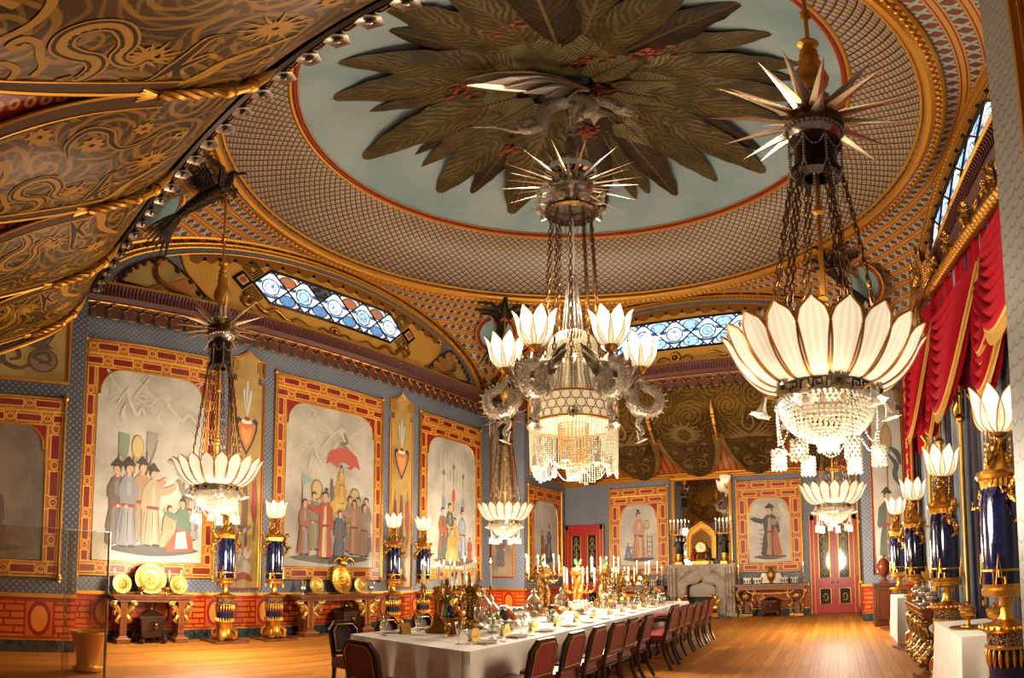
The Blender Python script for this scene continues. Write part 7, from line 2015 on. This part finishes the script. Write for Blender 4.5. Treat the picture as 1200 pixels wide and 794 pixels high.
    b = MB(); b.sph((0, 0, 2.72), .05, (1, 1, 1.5), 8, 6); b.build('bulb', M['lamp_glow'], ho)
    p = petal_mb([(.02, 2.575), (.11, 2.595), (.172, 2.66), (.2, 2.76), (.22, 2.87), (.262, 2.965)], [.015, .06, .095, .105, .095, .06, .006], .006, curl=.2); po = p.build('petal', [M['petal'], M['gilt']], ho)
    for k in range(1, 8): c = po.copy(); COL.objects.link(c); c.parent = ho; c.rotation_euler = (0, 0, TAU*k/8)
    return o
TP = [(-5.84, -3.1, 'blue and gilt torchere behind the left lotus chandelier, leftmost along the left wall'), (-5.84, -1.93, 'blue and gilt torchere just left of the painting of the red parasol'), (-5.84, 1.6, 'blue and gilt torchere before the second narrow gold brocade panel'), (-5.84, 2.72, 'blue and gilt torchere at the left edge of the family group painting'),
      (5.62, -3.9, 'nearest blue and gilt torchere, cut by the right edge of the picture'), (5.6, -1.44, 'blue and gilt torchere behind the nearest white clothed pedestal'), (5.6, 1.25, 'blue and gilt torchere third along the curtained right wall'), (5.6, 4.05, 'farthest blue and gilt torchere along the curtained right wall')]
tor = make_torchere()
for i, (x, y, lb) in enumerate(TP):
    o = tor if i == 0 else copy_tree(tor)
    o.location = (x, y, 0); o.rotation_euler = (0, 0, (pi/2 if x < 0 else -pi/2)+(.25 if x > 0 else 0)); o['label'] = lb; o['group'] = 'porcelain torcheres along both walls'
# ------------------------------------------------------------------ banquet table
TZ = .78
TA = (Vector((-.6, -4.26, 0)), Vector((1.14, -4.4, 0)), Vector((.88, 3.9, 0)), Vector((-.92, 3.9, 0)))
tb = thing('banquet_table', 'long banquet table under a white cloth', 'table', (0.05, 0, 0))
c0 = Vector((.05, 0, 0)); q = [p-c0 for p in TA]
b = MB(); b.poly([(p.x*.97, p.y*.99, TZ-.03) for p in q]); b.poly([(p.x*.97, p.y*.99, TZ-.06) for p in q][::-1])
for i in range(4): a, e = q[i], q[(i+1) % 4]; b.poly([(a.x*.97, a.y*.99, TZ-.06), (e.x*.97, e.y*.99, TZ-.06), (e.x*.97, e.y*.99, TZ-.03), (a.x*.97, a.y*.99, TZ-.03)])
b.build('tabletop', M['mahog'], tb, smooth=False)
for x in (-.5, .5):
    for y in (-3.8, -1.9, 0, 1.9, 3.7): b = MB(); b.lathe([(.04, 0), (.05, .05), (.035, .1), (.06, .4), (.04, .65), (.06, TZ-.06)], 10, c=(x, y, 0)); b.build('leg', M['mahog'], tb)
cl = thing('tablecloth', 'white cloth falling in folds over the long banquet table', 'tablecloth', (.05, 0, TZ))
b = MB()
def edge(u):
    L = [(q[1]-q[0]).length, (q[2]-q[1]).length, (q[3]-q[2]).length, (q[0]-q[3]).length]; tot = sum(L); s = (u % 1)*tot
    for i in range(4):
        if s <= L[i] or i == 3: f = s/L[i]; a, e = q[i], q[(i+1) % 4]; return a.lerp(e, f), i, f, s
        s -= L[i]
def skirt(u, v):
    p, i, f, s = edge(u); a, e = q[i], q[(i+1) % 4]; n = Vector((e.y-a.y, -(e.x-a.x), 0)).normalized(); w = s*15.0
    amp = v*(.03+.07*(.5+.5*sin(s*2.3+i)))*(.5+.5*sin(w+2.1*sin(s*1.7)))+v*.008*sin(w*2.7)
    cr = .09*v*max(0, 1-7*min(f, 1-f)*(1 if i % 2 == 0 else 4.5))
    o2 = p+n*(.015+amp)+p.normalized()*cr
    z = TZ+.004-.64*v if v > .0 else TZ+.004
    return (o2.x, o2.y, z-TZ)
b.grid(skirt, 560, 12, 0); b.poly([tuple(skirt(i/560, 0)) for i in range(560)]); b.build('cloth', M['tablecloth'], cl, sharp=55)
# ------------------------------------------------------------------ chairs
def make_chair(arms=False):
    o = thing('dining_chair', '', 'chair')
    # faces -x (seat towards the table), back at +x
    b = MB(); b.box((0, 0, .45), (.46, .46, .07)); b.build('seat', M['leather'], o); b = MB(); b.box((0, 0, .395), (.47, .47, .05))
    for s in (-1, 1):
        for k in range(10): b.bead((lerp(-.2, .2, k/9), s*.237, .395), .011, 1); b.bead((.237, lerp(-.2, .2, k/9), .395), .011, 1)
    b.build('seat_rail', [M['dark_wood'], M['leather_gold']], o)
    F = lambda y, z: (.23+(z-.42)*.22, y, z)
    w = .215; OC = [(-w, .5), (w, .5), (w+.01, .80), (w-.08, .90), (-w+.08, .90), (-w-.01, .80)]
    b = MB(); b.prism(OC, lambda y, z, d: (F(y, z)[0]+d, y, z), -.02, .02); fr = b.build('back_frame', M['dark_wood'], o)
    I = [(-w+.045, .55), (w-.045, .55), (w-.04, .79), (w-.10, .86), (-w+.10, .86), (-w+.04, .79)]
    b = MB(); b.prism(I, lambda y, z, d: (F(y, z)[0]+d, y, z), -.027, .027); b.build('back_pad', M['leather'], o)
    b = MB()
    for d in (-.03, .03): b.tube([(F(y, z)[0]+d, y, z) for y, z in I], .0065, 5, closed=True)
    b.build('gilt_studs', M['leather_gold'], o)
    for s in (-1, 1):
        b = MB(); b.tube(catmull([(-.2, s*.2, .4), (-.22, s*.2, .25), (-.19, s*.2, .1), (-.22, s*.2, 0)], 4), rl([.032, .027, .02, .022], 13), 7); b.build('leg', M['dark_wood'], o)
        b = MB(); b.tube(catmull([(.24, s*.2, .52), (.22, s*.2, .4), (.24, s*.2, .2), (.33, s*.2, 0)], 4), rl([.03, .032, .026, .024], 13), 7); b.build('leg', M['dark_wood'], o)
        if arms:
            b = MB(); b.tube(catmull([(.29, s*.24, .72), (.1, s*.27, .7), (-.14, s*.26, .69), (-.2, s*.26, .66)], 4), .032, 7); b.tube(catmull([(-.14, s*.26, .68), (-.1, s*.25, .55), (-.16, s*.23, .42)], 4), .024, 6); b.build('arm', M['dark_wood'], o); b = MB(); b.tube([(.16, s*.265, .73), (-.06, s*.27, .725)], .035, 8); b.build('arm_pad', M['leather'], o)
    return o
GC = 'red leather dining chairs round the banquet table'
ch = make_chair(); arm = make_chair(True); arm['label'] = 'red leather armchair with padded arms and taller back, right side of the table'; arm.name = 'armchair'
RY = CHAIR_Y = []
CH = [(-4.45, 'near right corner of the table'), (-3.72, '')]
ords = ['first', 'second', 'third', 'fourth', 'fifth', 'sixth', 'seventh', 'eighth', 'ninth', 'tenth', 'eleventh', 'twelfth', 'thirteenth']
YS = [-3.98, -3.36, -2.8, -2.2, -1.72, -1.1, -.2, .3, .74, 1.2, 1.78, 2.36, 3.0]
first = True; n = 0
for i, y in enumerate(YS):
    if i == 6: arm.location = (1.42, y, 0); arm.scale = (1.1, 1.12, 1.08); arm['group'] = GC; continue
    o = ch if first else copy_tree(ch); first = False
    o.location = (1.37-.006*i, y, 0); o.rotation_euler = (0, 0, .04*((i*7) % 3-1)); n += 1
    o['label'] = 'red leather dining chair, %s from the near end on the right side of the table' % ords[i]; o['group'] = GC
for i, y in enumerate([-4.07, -3.25, -2.5, -1.5, -.2, 1.1, 2.4]):
    o = copy_tree(ch); o.location = (-.68-.07*i, y, 0); o.rotation_euler = (0, 0, pi+.05*((i*5) % 3-1)); o['label'] = 'red leather dining chair, %s from the near end on the left side of the table' % ords[i]; o['group'] = GC
o = copy_tree(ch); o.location = (.56, -4.86, 0); o.rotation_euler = (0, 0, -pi/2); o['label'] = 'dark backed dining chair at the near end of the table'; o['group'] = GC
o = copy_tree(ch); o.location = (.0, 4.4, 0); o.rotation_euler = (0, 0, pi/2); o['label'] = 'dining chair at the far end of the table before the fireplace'; o['group'] = GC
# ------------------------------------------------------------------ plate, glass and fruit on the cloth
Z_ = TZ+.004
def branch_candelabrum(label, x, y, H=.82, arms=6, R=.26, style=0, basket=False, mat='chased', lit=.2):
    t = thing('candelabrum', label, 'candelabrum', (x, y, Z_), rnd.uniform(0, 1), 'candelabra on the banquet table')
    if style == 0:      # slender stem on a triangular foot
        b = MB(); b.lathe([(.001, 0), (.115, .0), (.11, .02), (.09, .035), (.07, .05), (.05, .08), (.035, .16)], 18, lobes=3, amp=.3)
        for k in range(3): a = TAU*k/3; b.sph((.13*cos(a), .13*sin(a), .03), .035, (1, 1, .8), 8, 5); b.tube(catmull([(.12*cos(a), .12*sin(a), .04), (.08*cos(a+.3), .08*sin(a+.3), .1), (.04*cos(a), .04*sin(a), .2)], 4), .022, 6)
        b.build('foot', M[mat], t); b = MB(); b.lathe([(.035, .14), (.03, .2), (.04, .22), (.028, .26), (.024, H*.6), (.04, H*.63), (.025, H*.66), (.035, H*.72), (.05, H*.75), (.03, H*.78)], 14, lobes=6, amp=.08); b.build('stem', M[mat], t)
    elif style == 1:    # figure group stem
        b = MB(); b.lathe([(.001, 0), (.17, 0), (.17, .04), (.13, .06), (.12, .12), (.14, .14)], 20, lobes=8, amp=.04); b.build('foot', M[mat], t)
        for k in range(3):
            a = TAU*k/3; b = MB(); P = catmull([(.1*cos(a), .1*sin(a), .12), (.085*cos(a+.2), .085*sin(a+.2), .25), (.1*cos(a), .1*sin(a), .36), (.08*cos(a), .08*sin(a), .47)], 4); b.tube(P, rl([.04, .05, .042, .05, .025], len(P)), 8); b.sph(P[-1]+Vector((0, 0, .045)), .035, (1, 1, 1.2), 8, 6); b.tube([P[-2], P[-1]*1.5+Vector((0, 0, .02)), Vector((.1*cos(a+.5), .1*sin(a+.5), H*.72))], [.02, .018, .012], 6); b.build('figure', M[mat], t)
        b = MB(); b.lathe([(.05, .12), (.04, .3), (.05, H*.68), (.12, H*.72), (.16, H*.77), (.17, H*.8), (.14, H*.8)], 18, lobes=9, amp=.05); b.build('stem', M[mat], t)
    else:               # twisted body
        b = MB(); b.lathe([(.001, 0), (.14, 0), (.15, .03), (.1, .06), (.08, .1)], 16, lobes=6, amp=.1); b.build('foot', M[mat], t); b = MB()
        for k in range(3): P = [(.06*cos(TAU*k/3+4*z), .06*sin(TAU*k/3+4*z), .08+z*.62) for z in [i/14 for i in range(15)]]; b.tube(P, .04, 7)
        b.sph((0, 0, H*.62), .08, nu=10, nv=6); b.tube([(0, 0, .1), (0, 0, H*.78)], .04, 8); b.build('stem', M[mat], t)
    z0 = H*(.5 if style == 2 else .7)
    for k in range(arms):
        a = TAU*k/arms+.2; rr_ = R*(1 if k % 2 == 0 else .85); zz = z0+.02*(k % 2)
        b = MB(); P = catmull([(.03*cos(a), .03*sin(a), z0-.02), (rr_*.45*cos(a), rr_*.45*sin(a), z0-.09), (rr_*.9*cos(a), rr_*.9*sin(a), z0-.05), (rr_*cos(a), rr_*sin(a), zz+.02)], 5); b.tube(P, rl([.016, .014, .012], len(P)), 6); b.lathe([(.01, 0), (.042, .012), (.045, .02), (.02, .022), (.022, .05), (.016, .055)], 10, c=(rr_*cos(a), rr_*sin(a), zz+.015)); b.sph(P[8], .03, nu=7, nv=5)
        b.build('branch', M[mat], t); candle_part(t, rr_*cos(a), rr_*sin(a), zz+.065, lit)
    if style == 0: candle_part(t, 0, 0, H*.78, lit)
    if basket:
        b = MB(); b.lathe([(.06, H*.74), (.13, H*.77), (.15, H*.84), (.155, H*.85)], 18, lobes=9, amp=.04); b.build('basket', M[mat], t)
        r = random.Random(int(x*100+y*10))
        for k in range(9): a = TAU*k/9; b = MB(); b.sph((.08*cos(a), .08*sin(a), H*.86+.02*r.random()), .045, nu=9, nv=6); b.build('fruit', M[('fruit_orange', 'fruit_green', 'grape')[k % 3]], t)
        b = MB(); b.sph((0, 0, H*.9), .05, (1, 1, 1.3), 9, 6); b.build('pineapple', M['pine'], t)
        b = MB()
        for k in range(12): a = TAU*k/12*2.4; b.tube([(0, 0, H*.95), (.04*cos(a), .04*sin(a), H*.95+.05), (.075*cos(a), .075*sin(a), H*.95+.045+.05*(k % 3))], [.015, .01, .002], 4)
        b.build('leaf_tuft', M['pine_leaf'], t)
    return t
branch_candelabrum('tall slender silver candelabrum on a triangular foot, nearest on the table', -.08, -3.42, .7, 5, .21, 0, False, 'gold_dull', .22)
branch_candelabrum('gilt figure candelabrum with four tall candles, second from the near end', -.12, -2.72, .68, 4, .27, 1, False, 'chased', .27)
branch_candelabrum('gilt figure candelabrum topped by a basket of fruit and a pineapple', -.3, -.6, .9, 6, .3, 1, True, 'chased', .22)
branch_candelabrum('dark gilt twisted candelabrum with fruit on top, just left of the table middle', -.25, .62, .85, 6, .3, 2, True, 'gold_dull', .22)
branch_candelabrum('gilt candelabrum with fruit basket, beyond the twisted one', -.15, 1.55, .9, 6, .3, 1, True, 'chased', .22)
branch_candelabrum('gilt candelabrum second from the far end of the table', -.1, 2.3, .85, 6, .28, 2, False, 'chased', .22)
branch_candelabrum('slender candelabrum at the far end of the table', .05, 3.4, .8, 5, .26, 0, False, 'chased', .22)
def compote(label, x, y, h, R, fr, seed, mat='gold_dull', pine=False):
    t = thing('fruit_compote', label, 'fruit stand', (x, y, Z_), group='fruit stands on the table'); b = MB(); b.lathe([(.001, 0), (R*.6, 0), (R*.55, .02), (R*.2, .05), (R*.16, h*.6), (R*.3, h*.8), (R*.9, h*.95), (R, h), (R*.95, h+.005), (R*.3, h*.86), (.001, h*.84)], 22, lobes=6, amp=.05); b.build('stand', M[mat], t)
    for k in range(3):
        a = TAU*k/3; b = MB(); b.tube(catmull([(R*.55*cos(a), R*.55*sin(a), .01), (R*.4*cos(a), R*.4*sin(a), h*.4), (R*.7*cos(a), R*.7*sin(a), h*.85)], 4), .02, 6); b.sph((R*.45*cos(a), R*.45*sin(a), h*.4), .04, nu=8, nv=5); b.build('bracket', M[mat], t)
    r = random.Random(seed)
    for k in range(fr):
        a = TAU*k/max(1, fr-3) if k < fr-3 else TAU*k/3; d = R*.66 if k < fr-3 else R*.25; zz = h+.045 if k < fr-3 else h+.1
        b = MB(); b.sph((0, 0, 0), .046, (1, 1, .93), 10, 7); b.tube([(0, 0, .038), (.004, 0, .056)], .004, 5)
        o = b.build('orange' if k % 3 == 0 else ('apple' if k % 3 == 1 else 'plum'), M[('fruit_orange', 'fruit_green', 'grape')[k % 3]], loc=(x+d*cos(a), y+d*sin(a), Z_+zz)); tag(o, '%s in the %s' % (('orange', 'green apple', 'dark plum')[k % 3], label.split(', ')[0]), 'fruit', 'fruit in the '+label.split(',')[0])
    if pine:
        o = thing('pineapple', 'pineapple on the nearest fruit stand', 'fruit', (x-R*.45, y-.02, Z_+h+.09)); b = MB(); b.sph((0, 0, 0), .07, (1, 1, 1.35), 12, 8); b.build('flesh', M['pine'], o); b = MB()
        for k in range(14): a = k*2.4; b.tube([(0, 0, .08), (.03*cos(a), .03*sin(a), .13), (.06*cos(a), .06*sin(a), .13+.07*(k % 3)/2)], [.015, .01, .002], 4)
        b.build('leaf_tuft', M['pine_leaf'], o)
compote('nearest fruit stand, beside the slender candelabrum',   .24, -3.5, .2, .15, 9, 1, 'gold_dull', True)
compote('second fruit stand, beyond the glass dome jar', .36, -2.62, .12, .17, 9, 2, 'silver')
compote('third fruit stand, near the table middle', .3, -1.3, .1, .17, 8, 3, 'silver')
compote('fourth fruit stand, past the table middle', .25, 1.5, .14, .18, 8, 4, 'silver')
compote('last fruit stand, near the far end', .3, 3.2, .2, .19, 8, 5, 'silver')
def glass_jar(label, x, y, k=1.0, group='covered crystal jars'):
    t = thing('crystal_jar', label, 'jar', (x, y, Z_), group=group); b = MB(); b.lathe([(.001, 0), (.07, 0), (.065, .015), (.03, .03), (.03, .06), (.09, .1), (.11, .18), (.1, .24), (.105, .25)], 18, lobes=9, amp=.03); b.v = [(a*k, c*k, d*k) for a, c, d in b.v]; b.build('body', M['glass'], t); b = MB(); b.lathe([(.108, .25), (.1, .28), (.05, .34), (.02, .37), (.03, .4), (.012, .43), (.001, .45)], 18, lobes=9, amp=.03); b.v = [(a*k, c*k, d*k) for a, c, d in b.v]; b.build('lid', M['glass'], t)
    b = MB(); b.sph((0, 0, .13*k), .06*k, (1, 1, .7), 10, 6); b.build('sweetmeats', M['canvas_gold'], t)
for x, y, k, lb in ((.42, -3.02, 1.0, 'covered crystal jar nearest on the table'), (.1, -2.75, 1.15, 'tall covered crystal jar behind the nearest fruit stand'), (.3, -1.85, 1.1, 'covered crystal jar before the figure candelabra'), (.2, -.85, 1.1, 'covered crystal jar left of the silver tureen'), (.1, 1.3, 1.1, 'covered crystal jar past the table middle'), (.25, 2.6, 1.05, 'covered crystal jar toward the far end')): glass_jar(lb, x, y, k)
def decanter(label, x, y):
    t = thing('decanter', label, 'decanter', (x, y, Z_), group='decanters'); b = MB(); b.lathe([(.001, 0), (.065, 0), (.07, .02), (.068, .1), (.03, .17), (.02, .2), (.02, .25), (.032, .26)], 16); b.build('bottle', M['glass'], t); b = MB(); b.lathe([(.012, .25), (.03, .275), (.034, .3), (.001, .335)], 10); b.build('stopper', M['glass'], t)
for x, y, lb in ((.5, 2.95, 'cut glass decanter near the far candelabra'), (.45, 3.4, 'last cut glass decanter before the table end'), (.4, .25, 'cut glass decanter near the table middle'), (.2, 2.3, 'cut glass decanter by the fruit basket candelabrum')): decanter(lb, x, y)
def tureen(label, x, y):
    t = thing('tureen', label, 'tureen', (x, y, Z_), group='silver tureens'); b = MB(); b.lathe([(.001, 0), (.09, 0), (.08, .02), (.05, .04), (.12, .08), (.16, .14), (.17, .19), (.16, .2), (.001, .12)], 22, lobes=8, amp=.04); b.build('bowl', M['silver'], t)
    for k in range(8): a = TAU*k/8; b = MB(); b.sph((.1*cos(a), .1*sin(a), .2), .05, nu=9, nv=6); b.build('ice_piece', M['glass'], t)
    for s in (-1, 1): b = MB(); b.tube(catmull([(s*.15, 0, .12), (s*.22, 0, .16), (s*.21, 0, .21), (s*.16, 0, .19)], 4), .012, 6); b.build('handle', M['silver'], t)
for x, y, lb in ((.1, -2.05, 'silver tureen between the two gilt figure candelabra'), (.15, -.1, 'silver tureen near the table middle'), (.05, 1.75, 'silver tureen past the twisted candelabrum')): tureen(lb, x, y)
# place settings along both sides
b = MB(); b.lathe([(.001, 0), (.032, .001), (.03, .004), (.005, .01), (.004, .06), (.01, .07), (.024, .09), (.03, .14), (.034, .19), (.032, .19), (.022, .1), (.001, .075)], 12); _fl = b
def make_flute():
    o = thing('champagne_flute', '', 'glass'); b = MB(); b.lathe([(.001, 0), (.036, .001), (.033, .004), (.005, .01), (.005, .06), (.012, .075), (.02, .1), (.03, .16), (.04, .22), (.038, .22), (.028, .16), (.018, .1), (.001, .08)], 14); b.build('glass', M['glass'], o); return o
def make_wine():
    o = thing('wine_glass', '', 'glass'); b = MB(); b.lathe([(.001, 0), (.034, .001), (.031, .004), (.005, .01), (.005, .055), (.02, .07), (.038, .1), (.046, .15), (.044, .15), (.035, .1), (.001, .072)], 14); b.build('glass', M['glass'], o); return o
def make_card():
    o = thing('menu_card', '', 'menu card'); b = MB()
    b.poly([(-.075, -.03, 0), (.075, -.03, 0), (.075, 0, .13), (-.075, 0, .13)]); b.poly([(-.075, 0, .13), (.075, 0, .13), (.075, .03, 0), (-.075, .03, 0)]); b.build('card', simple('gold_card', 'cda544', .35, .6), o, smooth=False)
    b = MB()
    b.tube(catmull([(-.05, -.024, .03), (-.02, -.016, .06), (.01, -.022, .035), (.03, -.014, .07), (.05, -.018, .05)], 4), .003, 4); b.build('cut_out', M['gold_dull'], o); return o
def make_plate():
    o = thing('dinner_plate', '', 'plate'); b = MB(); b.lathe([(.001, .004), (.075, .004), (.085, .012), (.12, .018), (.118, .014), (.08, .0), (.001, 0)], 26); b.build('china', M['linen'], o); b = MB(); torus(b, .117, .018, .003, 0, 28, 4); b.build('gilt_rim', M['gold'], o); return o
def make_fork(blade):
    o = thing('table_knife' if blade else 'table_fork', '', 'cutlery'); b = MB(); b.box((0, -.04, .004), (.012, .1, .006)); b.build('handle', M['gold_dull'], o); b = MB()
    if blade: b.box((0, .065, .004), (.016, .11, .003), taper=.8)
    else:
        for k in (-1, 0, 1): b.box((k*.007, .08, .004), (.003, .06, .003))
        b.box((0, .035, .004), (.02, .03, .003))
    b.build('blade' if blade else 'tines', M['silver'], o); return o
KIT = dict(flute=make_flute(), wine=make_wine(), card=make_card(), plate=make_plate(), knife=make_fork(True), fork=make_fork(False)); used = set()
def put(k, x, y, rz, label, group):
    o = KIT[k] if k not in used else copy_tree(KIT[k]); used.add(k); o.location = (x, y, Z_); o.rotation_euler = (0, 0, rz); o['label'] = label; o['group'] = group
SY = [-3.8, -3.2, -2.55, -1.9, -1.3, -.7, 0, .6, 1.2, 1.8, 2.4, 3.0]
for sd, sg in (('right', 1), ('left', -1)):
    for i, y in enumerate(SY):
        e = (1.1-.03*(y+4.2)) if sg > 0 else (-.6-.038*(y+4.2)); w = '%s place from the near end, %s side' % (ords[i], sd)
        X = lambda d: e-sg*d; R = pi/2 if sg > 0 else -pi/2
        put('plate', X(.17), y, 0, 'white plate at the '+w, 'dinner plates'); put('card', X(.36), y+.04, pi/2 if sg > 0 else -pi/2, 'gold menu card at the '+w, 'gold menu cards')
        put('flute', X(.33), y-.26, 0, 'tall flute at the '+w, 'champagne flutes'); put('wine', X(.25), y-.2, 0, 'wine glass at the '+w, 'wine glasses')
        put('fork', X(.15), y-.17*sg, R, 'fork at the '+w, 'table forks'); put('knife', X(.15), y+.17*sg, R, 'knife at the '+w, 'table knives')
EXPO = 0.62
LAMPS_AND_FILL = [((0, 0, 2.1), 560, .5), ((0, 0, 4.75), 12, .25), ((0, 0, 6.4), 170, .3)]  # first entry is added room fill, floating below the great chandelier without a fixture
for k in range(6):
    a = radians(27.2)+TAU*k/6; LAMPS_AND_FILL.append(((1.16*cos(a), 1.16*sin(a), 5.65), 40, .1))
for sx in (-1, 1):
    for sy in (-1, 1): LAMPS_AND_FILL.append(((sx*4.2, sy*4.2, 3.6), 40, .2)); LAMPS_AND_FILL.append(((sx*4.2, sy*4.2, 1.65 if sx < 0 or sy > 0 else 2.0), (290 if sx < 0 or sy > 0 else 140), .35))  # lower light of each pair: added fill hanging free under the basket
for x, y, lb in TP: LAMPS_AND_FILL.append(((x, y, 2.9), 6, .08))
# ------------------------------------------------------------------ camera, light, render look
import json as _j
def cam():
    F, SX, SY = 659.782, 6.551, 230.821
    yaw, pit, rol = radians(32.447), radians(3.547), radians(-.178)
    fw = Vector((-sin(yaw)*cos(pit), cos(yaw)*cos(pit), sin(pit))); rt = Vector((cos(yaw), sin(yaw), 0)); up = rt.cross(fw)
    r2 = rt*cos(rol)+up*sin(rol); u2 = -rt*sin(rol)+up*cos(rol)
    cd = bpy.data.cameras.new('camera'); cd.type = 'PANO'; cd.panorama_type = 'EQUIRECTANGULAR'
    cd.longitude_min = (-600-SX)/F; cd.longitude_max = (600-SX)/F
    cd.latitude_max = (397+SY)/F; cd.latitude_min = -(397-SY)/F
    cd.clip_start = .05
    o = bpy.data.objects.new('camera', cd); COL.objects.link(o)
    m = Matrix((r2, u2, -fw)).transposed().to_4x4(); m.translation = Vector((4.232, -8.438, 1.515)); o.matrix_world = m
    SC.camera = o
cam()
def lamp(p, w, r, c=(1, .85, .65)):
    l = bpy.data.lights.new('lamp_or_fill_light', 'POINT'); l.energy = w; l.shadow_soft_size = r; l.color = c
    o = bpy.data.objects.new('lamp_or_fill_light', l); COL.objects.link(o); o.location = p; return o
for s in LAMPS_AND_FILL: lamp(*s)
w = bpy.data.worlds.new('world'); SC.world = w; w.use_nodes = True
w.node_tree.nodes['Background'].inputs[0].default_value = (.55, .65, .8, 1); w.node_tree.nodes['Background'].inputs[1].default_value = .35
vs = SC.view_settings; vs.view_transform = 'Standard'; vs.look = 'None'; vs.gamma = 1.0; vs.use_curve_mapping = False; vs.exposure = EXPO
c = SC.cycles
c.max_bounces = 6; c.diffuse_bounces = 3; c.glossy_bounces = 3; c.transmission_bounces = 4; c.transparent_max_bounces = 10
c.sample_clamp_indirect = 4.0; c.sample_clamp_direct = 0; c.caustics_reflective = False; c.caustics_refractive = False
c.use_adaptive_sampling = True; c.adaptive_threshold = .02; c.use_denoising = True
try: c.denoiser = 'OPENIMAGEDENOISE'
except Exception: pass
